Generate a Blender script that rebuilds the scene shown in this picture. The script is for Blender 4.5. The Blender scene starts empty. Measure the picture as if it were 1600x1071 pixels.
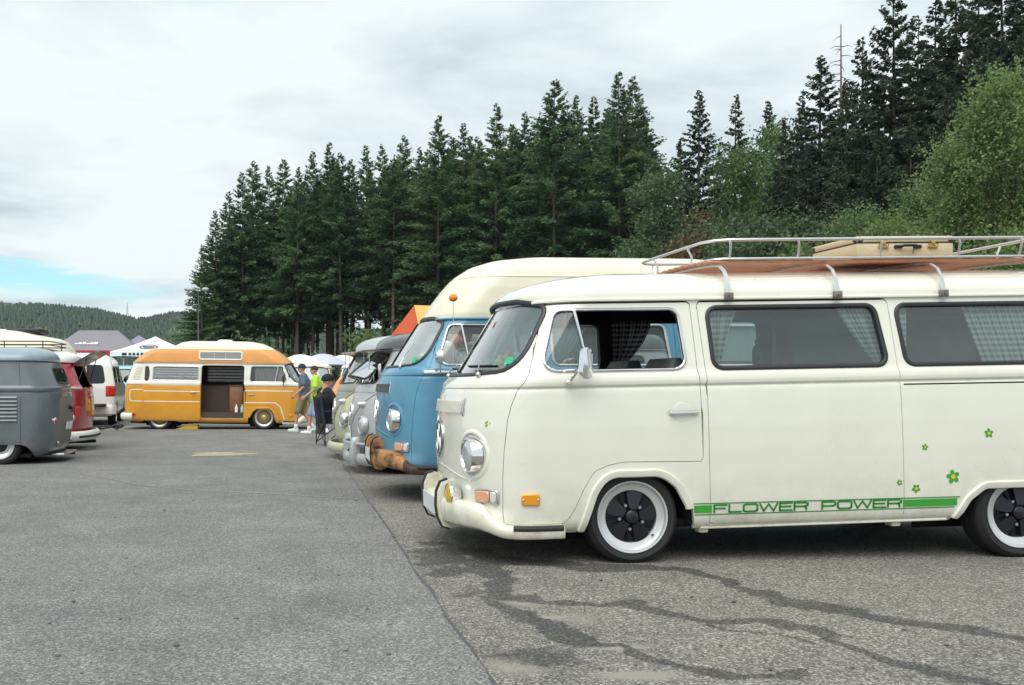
import bpy, math, random
import numpy as np
from mathutils import Vector, Matrix, noise as mnoise

PI = math.pi
R = math.radians
sc = bpy.context.scene
COL = sc.collection
random.seed(7)
np.random.seed(7)

# ------------------------------------------------------------------ camera
cam_d = bpy.data.cameras.new('camera')
cam = bpy.data.objects.new('camera', cam_d)
COL.objects.link(cam)
cam.location = (0, 0, 1.12)
cam.rotation_euler = (R(90), 0, 0)
cam_d.sensor_width = 36
cam_d.lens = 36 * 1550 / 1600
cam_d.shift_x = 240 / 1600
cam_d.shift_y = 64.5 / 1600
cam_d.clip_start = .05
cam_d.clip_end = 6000
sc.camera = cam

# ------------------------------------------------------------------ sky
SUN_EL, SUN_AZ = 58, 205          # overcast day, bright part of the sky behind the camera
world = bpy.data.worlds.new('World')
sc.world = world
world.use_nodes = True
wn, wl = world.node_tree.nodes, world.node_tree.links
wn.clear()


def wnode(t, **k):
    n = wn.new(t)
    for a, b in k.items():
        setattr(n, a, b)
    return n


def wmath(op, a, b=None, clamp=False):
    n = wnode('ShaderNodeMath', operation=op, use_clamp=clamp)
    for i, q in enumerate((a, b)):
        if q is None:
            continue
        if isinstance(q, (int, float)):
            n.inputs[i].default_value = q
        else:
            wl.new(q, n.inputs[i])
    return n.outputs[0]


sky = wnode('ShaderNodeTexSky', sky_type='NISHITA')
sky.sun_disc = False
sky.sun_elevation = R(SUN_EL)
sky.sun_rotation = R(SUN_AZ)
tc = wnode('ShaderNodeTexCoord')
sep = wnode('ShaderNodeSeparateXYZ')
wl.new(tc.outputs['Generated'], sep.inputs[0])
dz = wmath('ADD', wmath('MAXIMUM', sep.outputs[2], 0.0), 0.10)
cx = wmath('DIVIDE', sep.outputs[0], dz)
cy = wmath('DIVIDE', sep.outputs[1], dz)
comb = wnode('ShaderNodeCombineXYZ')
wl.new(cx, comb.inputs[0])
wl.new(cy, comb.inputs[1])


def wnoise(scale, detail, rough, dist, loc):
    mp = wnode('ShaderNodeMapping')
    mp.inputs['Location'].default_value = loc
    wl.new(comb.outputs[0], mp.inputs[0])
    n = wnode('ShaderNodeTexNoise')
    n.inputs['Scale'].default_value = scale
    n.inputs['Detail'].default_value = detail
    n.inputs['Roughness'].default_value = rough
    n.inputs['Distortion'].default_value = dist
    wl.new(mp.outputs[0], n.inputs['Vector'])
    return n.outputs[0]


def wramp(fac, stops):
    r = wnode('ShaderNodeValToRGB')
    e = r.color_ramp.elements
    while len(e) < len(stops):
        e.new(.5)
    for el, (p, c) in zip(e, stops):
        el.position = p
        el.color = (*c, 1)
    wl.new(fac, r.inputs[0])
    return r.outputs[0]


big = wnoise(.55, 6, .55, .5, (3.1, 1.7, 0))
fine = wnoise(1.6, 7, .6, .4, (7.3, 2.2, 0))
mixv = wmath('ADD', wmath('MULTIPLY', big, .65), wmath('MULTIPLY', fine, .35))
CLOUD = 1.0
ccol = wramp(mixv, [(.38, (2.65, 3.18, 3.42)), (.46, (3.60, 4.12, 4.34)), (.54, (4.40, 4.78, 4.90))])
# a torn opening of blue sky low on the left, over the hills
azn = wmath('ARCTAN2', sep.outputs[0], sep.outputs[1])
eln = wmath('ARCSINE', sep.outputs[2])
hole = wnoise(2.2, 6, .6, .6, (5.2, -.35, 0))
da = wmath('DIVIDE', wmath('SUBTRACT', azn, -.345), .125)
de = wmath('DIVIDE', wmath('SUBTRACT', eln, wmath('ADD', wmath('MULTIPLY', wmath('ADD', azn, .345), -.10), .104)), .0165)
dd = wmath('SQRT', wmath('ADD', wmath('MULTIPLY', da, da), wmath('MULTIPLY', de, de)))
dd = wmath('ADD', dd, wmath('MULTIPLY', wmath('SUBTRACT', hole, .5), 2.6))
mask = wramp(wmath('SUBTRACT', 1.35, dd), [(.12, (0, 0, 0)), (.75, (1, 1, 1))])
skyc = wnode('ShaderNodeMix', data_type='RGBA', blend_type='MULTIPLY')
skyc.inputs[0].default_value = 1
wl.new(sky.outputs[0], skyc.inputs[6])
skyc.inputs[7].default_value = (.66, .90, .88, 1)
mixc = wnode('ShaderNodeMix', data_type='RGBA')
wl.new(mask, mixc.inputs[0])
wl.new(ccol, mixc.inputs[6])
wl.new(skyc.outputs[2], mixc.inputs[7])
bg = wnode('ShaderNodeBackground')
bg.inputs[1].default_value = .10
wl.new(mixc.outputs[2], bg.inputs[0])
wo = wnode('ShaderNodeOutputWorld')
wl.new(bg.outputs[0], wo.inputs[0])

# ------------------------------------------------------------------ sun (veiled by cloud)
sun_d = bpy.data.lights.new('sun', 'SUN')
sun_d.energy = 1.5
sun_d.angle = R(60)
sun_d.color = (1, .965, .9)
sun = bpy.data.objects.new('sun', sun_d)
COL.objects.link(sun)
az, el = R(SUN_AZ), R(SUN_EL)
sdir = Vector((math.sin(az) * math.cos(el), math.cos(az) * math.cos(el), math.sin(el)))
sun.rotation_euler = sdir.to_track_quat('Z', 'Y').to_euler()
sun.location = (0, -20, 40)

# ------------------------------------------------------------------ exposure
sc.view_settings.view_transform = 'Standard'
sc.view_settings.look = 'None'
sc.view_settings.exposure = 1.05
sc.view_settings.gamma = 1
sc.view_settings.use_curve_mapping = False
sc.render.engine = 'CYCLES'
sc.cycles.use_denoising = True
sc.cycles.max_bounces = 8
sc.cycles.transparent_max_bounces = 24
sc.cycles.volume_bounces = 0
sc.cycles.caustics_reflective = False
sc.cycles.caustics_refractive = False


# ================================================================== helpers
def tag(o, label=None, cat=None, group=None, kind=None):
    for k, v in (('label', label), ('category', cat), ('group', group), ('kind', kind)):
        if v:
            o[k] = v
    return o


def empty(name, loc=(0, 0, 0), rot=(0, 0, 0), label=None, cat=None, group=None, kind=None):
    o = bpy.data.objects.new(name, None)
    COL.objects.link(o)
    o.location = loc
    o.rotation_euler = rot
    o.empty_display_size = .1
    return tag(o, label, cat, group, kind)


class MB:
    """collects geometry, then links it as ONE mesh object"""

    def __init__(s):
        s.v, s.f, s.m, s.ln, s.uv = [], [], [], {}, {}

    def add(s, v, f, mi=0, uv=None):
        b = len(s.v)
        s.v.extend([tuple(map(float, q)) for q in v])
        if uv is not None:
            for i, q in enumerate(uv):
                s.uv[b + i] = (float(q[0]), float(q[1]))
        for q in f:
            s.f.append(tuple(i + b for i in q))
            s.m.append(mi)
        return s

    def box(s, a, b, mi=0, bev=0.0):
        x0, y0, z0 = a
        x1, y1, z1 = b
        if bev <= 0:
            v = [(x0, y0, z0), (x1, y0, z0), (x1, y1, z0), (x0, y1, z0), (x0, y0, z1), (x1, y0, z1), (x1, y1, z1), (x0, y1, z1)]
            f = [(0, 3, 2, 1), (4, 5, 6, 7), (0, 1, 5, 4), (1, 2, 6, 5), (2, 3, 7, 6), (3, 0, 4, 7)]
            return s.add(v, f, mi)
        # rounded box: rings of a rounded rectangle
        rings = []
        c = bev
        for z, ins in ((z0, c), (z0 + c * .3, c * .3), (z0 + c, 0), (z1 - c, 0), (z1 - c * .3, c * .3), (z1, c)):
            pts = rpoly([(x0 + ins, y0 + ins), (x1 - ins, y0 + ins), (x1 - ins, y1 - ins), (x0 + ins, y1 - ins)], max(c * .9, 1e-4), 3)
            rings.append([(p[0], p[1], z) for p in pts])
        return s.loft(rings, mi, closed=True, caps=True)

    def loft(s, rings, mi=0, closed=True, caps=False):
        n = len(rings[0])
        v = [p for r in rings for p in r]
        f = []
        for i in range(len(rings) - 1):
            for j in range(n if closed else n - 1):
                k = (j + 1) % n
                f.append((i * n + j, i * n + k, (i + 1) * n + k, (i + 1) * n + j))
        if caps:
            f.append(tuple(range(n - 1, -1, -1)))
            f.append(tuple(range((len(rings) - 1) * n, len(rings) * n)))
        return s.add(v, f, mi)

    def tube(s, path, r, n=8, mi=0, closed=False, caps=True):
        P = [Vector(p) for p in path]
        m = len(P)
        rr = r if isinstance(r, (list, tuple)) else [r] * m
        up = None
        rings = []
        for i in range(m):
            if closed:
                t = P[(i + 1) % m] - P[i - 1]
            else:
                t = P[min(i + 1, m - 1)] - P[max(i - 1, 0)]
            if t.length < 1e-9:
                t = Vector((0, 0, 1))
            t.normalize()
            if up is None:
                a = Vector((0, 0, 1)) if abs(t.z) < .9 else Vector((1, 0, 0))
                up = (a - t * a.dot(t)).normalized()
            else:
                up = up - t * up.dot(t)
                up = up.normalized() if up.length > 1e-6 else t.orthogonal().normalized()
            sd = t.cross(up)
            rings.append([tuple(P[i] + (up * math.cos(2 * PI * k / n) + sd * math.sin(2 * PI * k / n)) * rr[i]) for k in range(n)])
        if closed:
            rings.append(rings[0])
        return s.loft(rings, mi, True, caps and not closed)

    def strip(s, pts, nrm, prof, mi=0, closed=False, caps=True):
        """sweep the profile [(u,v)] along pts: u across, v along the surface normal"""
        P = [Vector(p) for p in pts]
        m = len(P)
        rings = []
        for i in range(m):
            if closed:
                t = P[(i + 1) % m] - P[i - 1]
            else:
                t = P[min(i + 1, m - 1)] - P[max(i - 1, 0)]
            t.normalize()
            n = Vector(nrm[i])
            n = (n - t * n.dot(t)).normalized()
            sd = t.cross(n)
            rings.append([tuple(P[i] + sd * u + n * w) for u, w in prof])
        if closed:
            rings.append(rings[0])
        return s.loft(rings, mi, True, caps and not closed)

    def lathe(s, prof, c=(0, 0, 0), axis='z', n=24, mi=0, a0=0, a1=2 * PI):
        """prof = [(r, h)]; h along the axis"""
        full = abs(a1 - a0 - 2 * PI) < 1e-6
        rings = []
        for k in range(n + (0 if full else 1)):
            a = a0 + (a1 - a0) * k / n
            ring = []
            for r, h in prof:
                p, q = r * math.cos(a), r * math.sin(a)
                ring.append({'z': (c[0] + p, c[1] + q, c[2] + h), 'y': (c[0] + q, c[1] + h, c[2] + p),
                             'x': (c[0] + h, c[1] + p, c[2] + q)}[axis])
            rings.append(ring)
        if full:
            rings.append(rings[0])
        return s.loft(rings, mi, False, False)

    def ball(s, c, rad, n=12, m=8, mi=0):
        rx, ry, rz = rad if isinstance(rad, (list, tuple)) else (rad,) * 3
        v, f = [], []
        for i in range(m + 1):
            t = PI * i / m
            for j in range(n):
                a = 2 * PI * j / n
                v.append((c[0] + rx * math.sin(t) * math.cos(a), c[1] + ry * math.sin(t) * math.sin(a), c[2] - rz * math.cos(t)))
        for i in range(m):
            for j in range(n):
                k = (j + 1) % n
                f.append((i * n + j, i * n + k, (i + 1) * n + k, (i + 1) * n + j))
        return s.add(v, f, mi)

    def build(s, name, mats, parent=None, smooth=35, xf=None, merge=False):
        me = bpy.data.meshes.new(name)
        v = s.v
        if xf is not None:
            v = [tuple(xf @ Vector(q)) for q in v]
        me.from_pydata(v, [], s.f)
        if not isinstance(mats, (list, tuple)):
            mats = [mats]
        for m in mats:
            me.materials.append(m)
        if len(mats) > 1:
            me.polygons.foreach_set('material_index', s.m)
        if s.uv:
            ul = me.uv_layers.new(name='UVMap')
            li = np.empty(len(me.loops), dtype=np.int32)
            me.loops.foreach_get('vertex_index', li)
            arr = np.zeros((len(v), 2), dtype=np.float32)
            for i, q in s.uv.items():
                arr[i] = q
            ul.data.foreach_set('uv', arr[li].ravel())
        if smooth:
            me.polygons.foreach_set('use_smooth', [True] * len(me.polygons))
            if smooth < 180:
                me.set_sharp_from_angle(angle=R(smooth))
        me.update()
        o = bpy.data.objects.new(name, me)
        COL.objects.link(o)
        if parent:
            o.parent = parent
        return o


def rpoly(pts, r, k=5):
    """polygon with rounded corners; r one number or one per corner"""
    n = len(pts)
    out = []
    for i in range(n):
        p0, p1, p2 = (np.array(pts[(i + d) % n], float) for d in (-1, 0, 1))
        rad = r[i] if isinstance(r, (list, tuple)) else r
        a, b = p0 - p1, p2 - p1
        la, lb = np.linalg.norm(a), np.linalg.norm(b)
        a, b = a / la, b / lb
        cosv = float(np.clip(a @ b, -1, 1))
        half = math.acos(cosv) / 2
        if rad < 1e-4 or half > 1.55:
            out.append(tuple(p1))
            continue
        tlen = min(rad / math.tan(half), la * .49, lb * .49)
        for j in range(k + 1):
            t = j / k
            q = (1 - t) ** 2 * (p1 + a * tlen) + 2 * t * (1 - t) * (p1 + (a + b) * tlen * .12) + t ** 2 * (p1 + b * tlen)
            out.append(tuple(q))
    return out


def dens(pts, step, closed=True):
    out = []
    n = len(pts)
    for i in range(n if closed else n - 1):
        a, b = np.array(pts[i], float), np.array(pts[(i + 1) % n], float)
        m = max(1, int(np.linalg.norm(b - a) / step))
        for j in range(m):
            out.append(tuple(a + (b - a) * j / m))
    if not closed:
        out.append(tuple(pts[-1]))
    return out


def sdf(poly, X, Y):
    """signed distance of points to a closed polygon, negative inside; far points get a large value"""
    P = np.array(poly, float)
    X = np.asarray(X, float)
    Y = np.asarray(Y, float)
    out = np.full(X.shape, 9.0)
    m = .3
    sel = (X > P[:, 0].min() - m) & (X < P[:, 0].max() + m) & (Y > P[:, 1].min() - m) & (Y < P[:, 1].max() + m)
    x, y = X[sel], Y[sel]
    d = np.full(x.shape, 1e9)
    ins = np.zeros(x.shape, bool)
    for i in range(len(P)):
        a, b = P[i - 1], P[i]
        e = b - a
        L = e @ e
        if L < 1e-14:
            continue
        t = np.clip(((x - a[0]) * e[0] + (y - a[1]) * e[1]) / L, 0, 1)
        d = np.minimum(d, np.hypot(x - a[0] - t * e[0], y - a[1] - t * e[1]))
        c = (a[1] > y) != (b[1] > y)
        if abs(e[1]) > 1e-12:
            ins ^= c & (x < a[0] + (y - a[1]) * e[0] / e[1])
    out[sel] = np.where(ins, -d, d)
    return out


def copy_tree(o, parent=None):
    c = o.copy()
    COL.objects.link(c)
    c.parent = parent
    for ch in list(o.children):
        copy_tree(ch, c)
    return c


# ================================================================== materials
def mat(name, col, rough=.5, metal=0, coat=0, var=0.0, vscale=6, bump=0, bscale=200, spec=.5, trans=0, emit=None, dirt=None, coatr=.08, sss=0):
    m = bpy.data.materials.new(name)
    m.use_nodes = True
    nt = m.node_tree
    b = nt.nodes['Principled BSDF']
    b.inputs['Base Color'].default_value = (*col, 1)
    b.inputs['Roughness'].default_value = rough
    b.inputs['Metallic'].default_value = metal
    b.inputs['Specular IOR Level'].default_value = spec
    if coat:
        b.inputs['Coat Weight'].default_value = coat
        b.inputs['Coat Roughness'].default_value = coatr
    if var or bump or dirt:
        t = nt.nodes.new('ShaderNodeTexCoord')
    if var or dirt:
        n = nt.nodes.new('ShaderNodeTexNoise')
        n.inputs['Scale'].default_value = vscale
        n.inputs['Detail'].default_value = 6
        n.inputs['Roughness'].default_value = .62
        nt.links.new(t.outputs['Object'], n.inputs['Vector'])
        r = nt.nodes.new('ShaderNodeValToRGB')
        c0 = dirt if dirt else tuple(c * (1 - var) for c in col)
        c1 = col if dirt else tuple(min(1, c * (1 + var)) for c in col)
        r.color_ramp.elements[0].color = (*c0, 1)
        r.color_ramp.elements[1].color = (*c1, 1)
        r.color_ramp.elements[0].position = .3 if not dirt else .28
        r.color_ramp.elements[1].position = .7 if not dirt else .55
        nt.links.new(n.outputs[0], r.inputs[0])
        nt.links.new(r.outputs[0], b.inputs['Base Color'])
        mr = nt.nodes.new('ShaderNodeMapRange')
        mr.inputs[3].default_value = max(.02, rough - .06)
        mr.inputs[4].default_value = min(1, rough + .08)
        nt.links.new(n.outputs[0], mr.inputs[0])
        nt.links.new(mr.outputs[0], b.inputs['Roughness'])
    if bump:
        n2 = nt.nodes.new('ShaderNodeTexNoise')
        n2.inputs['Scale'].default_value = bscale
        n2.inputs['Detail'].default_value = 3
        nt.links.new(t.outputs['Object'], n2.inputs['Vector'])
        bp = nt.nodes.new('ShaderNodeBump')
        bp.inputs['Strength'].default_value = bump
        bp.inputs['Distance'].default_value = .01
        nt.links.new(n2.outputs[0], bp.inputs['Height'])
        nt.links.new(bp.outputs[0], b.inputs['Normal'])
    return m


def glass_mat(name, tint=(.75, .8, .78), dust=.08, dust_sheen_col=(.4, .44, .44), refl=1.0):
    m = bpy.data.materials.new(name)
    m.use_nodes = True
    nt = m.node_tree
    nt.nodes.clear()
    tr = nt.nodes.new('ShaderNodeBsdfTransparent')
    tr.inputs[0].default_value = (*tint, 1)
    df = nt.nodes.new('ShaderNodeBsdfDiffuse')
    df.inputs[0].default_value = (*dust_sheen_col, 1)
    mx = nt.nodes.new('ShaderNodeMixShader')
    mx.inputs[0].default_value = dust  # diffuse share: dust on the panes, painted sky reflection on glassb
    nt.links.new(tr.outputs[0], mx.inputs[1])
    nt.links.new(df.outputs[0], mx.inputs[2])
    gl = nt.nodes.new('ShaderNodeBsdfGlossy')
    gl.inputs['Roughness'].default_value = .02
    fr = nt.nodes.new('ShaderNodeFresnel')
    fr.inputs[0].default_value = 1.5
    mm = nt.nodes.new('ShaderNodeMath')
    mm.operation = 'MULTIPLY'
    mm.use_clamp = True
    mm.inputs[1].default_value = 1.7 * refl
    nt.links.new(fr.outputs[0], mm.inputs[0])
    m2 = nt.nodes.new('ShaderNodeMixShader')
    nt.links.new(mm.outputs[0], m2.inputs[0])
    nt.links.new(mx.outputs[0], m2.inputs[1])
    nt.links.new(gl.outputs[0], m2.inputs[2])
    o = nt.nodes.new('ShaderNodeOutputMaterial')
    nt.links.new(m2.outputs[0], o.inputs[0])
    return m


def check_mat(name, dark, light, su=40, sv=40, trans=.35):
    """gingham cloth: two crossing sets of woven stripes"""
    m = bpy.data.materials.new(name)
    m.use_nodes = True
    nt = m.node_tree
    b = nt.nodes['Principled BSDF']
    uv = nt.nodes.new('ShaderNodeUVMap')
    sp = nt.nodes.new('ShaderNodeSeparateXYZ')
    nt.links.new(uv.outputs[0], sp.inputs[0])

    def stripe(o, k):
        a = nt.nodes.new('ShaderNodeMath')
        a.operation = 'MULTIPLY'
        a.inputs[1].default_value = k
        nt.links.new(o, a.inputs[0])
        f = nt.nodes.new('ShaderNodeMath')
        f.operation = 'FRACT'
        nt.links.new(a.outputs[0], f.inputs[0])
        g = nt.nodes.new('ShaderNodeMath')
        g.operation = 'GREATER_THAN'
        g.inputs[1].default_value = .5
        nt.links.new(f.outputs[0], g.inputs[0])
        return g.outputs[0]
    s = nt.nodes.new('ShaderNodeMath')
    s.operation = 'ADD'
    nt.links.new(stripe(sp.outputs[0], su), s.inputs[0])
    nt.links.new(stripe(sp.outputs[1], sv), s.inputs[1])
    h = nt.nodes.new('ShaderNodeMath')
    h.operation = 'MULTIPLY'
    h.inputs[1].default_value = .5
    nt.links.new(s.outputs[0], h.inputs[0])
    mx = nt.nodes.new('ShaderNodeMix')
    mx.data_type = 'RGBA'
    mx.inputs[6].default_value = (*dark, 1)
    mx.inputs[7].default_value = (*light, 1)
    nt.links.new(h.outputs[0], mx.inputs[0])
    nt.links.new(mx.outputs[2], b.inputs['Base Color'])
    b.inputs['Roughness'].default_value = .9
    tl = nt.nodes.new('ShaderNodeBsdfTranslucent')
    nt.links.new(mx.outputs[2], tl.inputs[0])
    ms = nt.nodes.new('ShaderNodeMixShader')
    ms.inputs[0].default_value = trans
    nt.links.new(b.outputs[0], ms.inputs[1])
    nt.links.new(tl.outputs[0], ms.inputs[2])
    nt.links.new(ms.outputs[0], nt.nodes['Material Output'].inputs[0])
    return m


def grime(m, top=.62, amt=.5, col=(.30, .27, .20)):
    """road film thrown up by the wheels, broken by noise, plus faint panel ripple"""
    nt = m.node_tree
    b = nt.nodes['Principled BSDF']
    src = b.inputs['Base Color'].links[0].from_socket
    t = nt.nodes.new('ShaderNodeTexCoord')
    sp = nt.nodes.new('ShaderNodeSeparateXYZ')
    nt.links.new(t.outputs['Object'], sp.inputs[0])
    mr = nt.nodes.new('ShaderNodeMapRange')
    mr.inputs[1].default_value = top
    mr.inputs[2].default_value = .20
    nt.links.new(sp.outputs[2], mr.inputs[0])
    n = nt.nodes.new('ShaderNodeTexNoise')
    n.inputs['Scale'].default_value = 5
    n.inputs['Detail'].default_value = 8
    n.inputs['Roughness'].default_value = .7
    nt.links.new(t.outputs['Object'], n.inputs['Vector'])
    r = nt.nodes.new('ShaderNodeMapRange')
    r.inputs[1].default_value = .38
    r.inputs[2].default_value = .72
    r.inputs[4].default_value = amt
    nt.links.new(n.outputs[0], r.inputs[0])
    mm = nt.nodes.new('ShaderNodeMath')
    mm.operation = 'MULTIPLY'
    nt.links.new(mr.outputs[0], mm.inputs[0])
    nt.links.new(r.outputs[0], mm.inputs[1])
    mx = nt.nodes.new('ShaderNodeMix')
    mx.data_type = 'RGBA'
    mx.inputs[7].default_value = (*col, 1)
    nt.links.new(mm.outputs[0], mx.inputs[0])
    nt.links.new(src, mx.inputs[6])
    nt.links.new(mx.outputs[2], b.inputs['Base Color'])
    w = nt.nodes.new('ShaderNodeTexNoise')
    w.inputs['Scale'].default_value = 2.6
    w.inputs['Detail'].default_value = 2
    nt.links.new(t.outputs['Object'], w.inputs['Vector'])
    bp = nt.nodes.new('ShaderNodeBump')
    bp.inputs['Strength'].default_value = .12
    bp.inputs['Distance'].default_value = .02
    nt.links.new(w.outputs[0], bp.inputs['Height'])
    nt.links.new(bp.outputs[0], b.inputs['Normal'])
    if b.inputs['Coat Weight'].default_value:
        nt.links.new(bp.outputs[0], b.inputs['Coat Normal'])


M = dict(
    white=mat('cream_white_paint', (.75, .75, .65), .28, coat=.9, var=.035, vscale=2.2, coatr=.04),
    white2=mat('cream_bumper_paint', (.72, .71, .59), .35, coat=.4, dirt=(.5, .46, .36), vscale=9),
    blue=mat('faded_blue_paint', (.085, .255, .385), .38, coat=.4, var=.12, vscale=3),
    cream=mat('cream_fibreglass', (.74, .70, .55), .4, coat=.2, var=.05, vscale=2),
    orange=mat('golden_orange_paint', (.70, .32, .025), .35, coat=.5, var=.08, vscale=3),
    orange2=mat('light_orange_fibreglass', (.70, .31, .08), .42, coat=.2, var=.06, vscale=3),
    offwhite=mat('off_white_paint', (.76, .74, .66), .38, coat=.4, var=.04),
    greypaint=mat('slate_grey_paint', (.115, .138, .155), .36, coat=.55, dirt=(.085, .10, .112), vscale=3.5),
    greyroof=mat('pale_slate_roof_paint', (.26, .33, .39), .4, coat=.3, var=.1),
    rusty=mat('rust_bare_metal', (.30, .20, .12), .6, .2, dirt=(.15, .06, .025), vscale=14),
    rustlid=mat('worn_lid_paint', (.17, .165, .15), .55, dirt=(.20, .125, .07), vscale=4),
    red=mat('dark_red_paint', (.36, .010, .022), .22, coat=.8, var=.1, vscale=2),
    silver=mat('silver_grey_paint', (.46, .475, .49), .38, .25, coat=.4, var=.06),
    sage=mat('pale_sage_paint', (.55, .57, .40), .4, coat=.4, var=.07),
    khaki=mat('grey_khaki_paint', (.27, .275, .23), .45, coat=.3, var=.1),
    darkroof=mat('charcoal_roof_paint', (.07, .075, .08), .35, coat=.5, var=.1),
    black=mat('black_plastic', (.012, .012, .013), .45),
    rubber=mat('black_rubber', (.018, .018, .02), .6, var=.2, vscale=30),
    tyre=mat('tyre_rubber', (.016, .016, .017), .75, var=.25, vscale=18, bump=.25, bscale=90),
    seal=mat('window_rubber', (.022, .023, .026), .42),
    chrome=mat('chrome', (.82, .82, .83), .09, 1),
    dullchrome=mat('dull_aluminium', (.62, .62, .62), .28, 1, var=.1, vscale=20),
    clamp=mat('weathered_clamp', (.22, .19, .165), .5, .5, var=.3, vscale=40),
    nickel=mat('worn_nickel', (.36, .36, .35), .25, 1),
    alu=mat('satin_aluminium', (.72, .72, .71), .3, .9, var=.05, vscale=25),
    rimsilver=mat('silver_rim_paint', (.68, .69, .70), .3, .55, var=.05),
    rimdark=mat('satin_black_rim', (.014, .016, .022), .3, .1),
    gold=mat('gold_lattice', (.62, .48, .25), .35, .6),
    brass=mat('brass', (.62, .42, .13), .35, .9),
    amber=mat('amber_lens', (.75, .30, .012), .18, coat=.5),
    amberp=mat('pale_amber_lens', (.70, .36, .20), .2, coat=.6),
    clearlens=mat('clear_lens', (.62, .63, .62), .12, coat=.8),
    lampglass=mat('headlamp_glass', (.55, .58, .60), .08, .35, coat=1),
    yellowlens=mat('yellow_fog_lens', (.66, .42, .015), .15, coat=.8),
    redlens=mat('red_lens', (.55, .01, .012), .15, coat=.7),
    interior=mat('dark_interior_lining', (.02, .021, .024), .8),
    interior_g=mat('grey_interior_panel', (.30, .34, .34), .75, var=.1),
    interior_p=mat('pale_interior_lining', (.42, .44, .42), .75, var=.1),
    under=mat('underbody_black', (.010, .010, .010), .8, var=.3),
    seat=mat('grey_green_vinyl', (.10, .125, .12), .5, var=.1),
    green=mat('green_vinyl_film', (.045, .33, .035), .45),
    greend=mat('dark_green_vinyl_film', (.02, .20, .03), .5),
    floweryellow=mat('yellow_sticker', (.78, .52, .03), .45),
    wood=mat('varnished_red_wood', (.46, .165, .075), .4, coat=.3, dirt=(.33, .11, .05), vscale=12),
    wood2=mat('brown_wood_panel', (.22, .10, .045), .5, dirt=(.15, .065, .03), vscale=9),
    brownpanel=mat('brown_vinyl_panel', (.075, .052, .035), .7, var=.15),
    wicker=mat('tan_woven_fabric', (.64, .54, .35), .75, var=.08, vscale=60, bump=.35, bscale=160),
    leather=mat('black_leather', (.02, .018, .018), .5),
    plate=mat('number_plate_white', (.72, .74, .76), .4),
    glass=glass_mat('window_glass', (.94, 1.0, .99), .06, (.36, .46, .46), 1.8),
    glassc=glass_mat('clear_window_glass', (.86, .90, .89), .07, (.5, .55, .55)),
    glassw=glass_mat('windscreen_glass', (.80, .95, .93), .22, (.42, .54, .54), 1.4),
    glassb=glass_mat('painted_sky_glass', (.80, .86, .85), .55, (.60, .66, .65), 1.3),  # pale diffuse coat paints in the bright sky reflected by these windscreens
    glassd=glass_mat('dark_window_glass', (.12, .13, .14), .04, (.1, .1, .1)),
    gingham=check_mat('mint_gingham_cloth', (.20, .43, .39), (.95, .98, .96), 26, 26, .40),
    ginghamk=check_mat('black_gingham_cloth', (.012, .012, .014), (.92, .92, .92), 26, 26, .45),
    mint=check_mat('mint_cloth', (.60, .84, .80), (.68, .90, .86), 9, 2, .45),
    whitecloth=mat('white_cloth', (.78, .78, .78), .9, var=.05),
    netcurtain=check_mat('pale_net_curtain', (.86, .86, .84), (.92, .92, .90), 20, 20, .7),
)
for k_ in ('white', 'blue', 'orange', 'greypaint', 'red', 'silver', 'sage'):
    grime(M[k_], amt=.55 if k_ in ('white', 'silver', 'sage') else .35)


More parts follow.
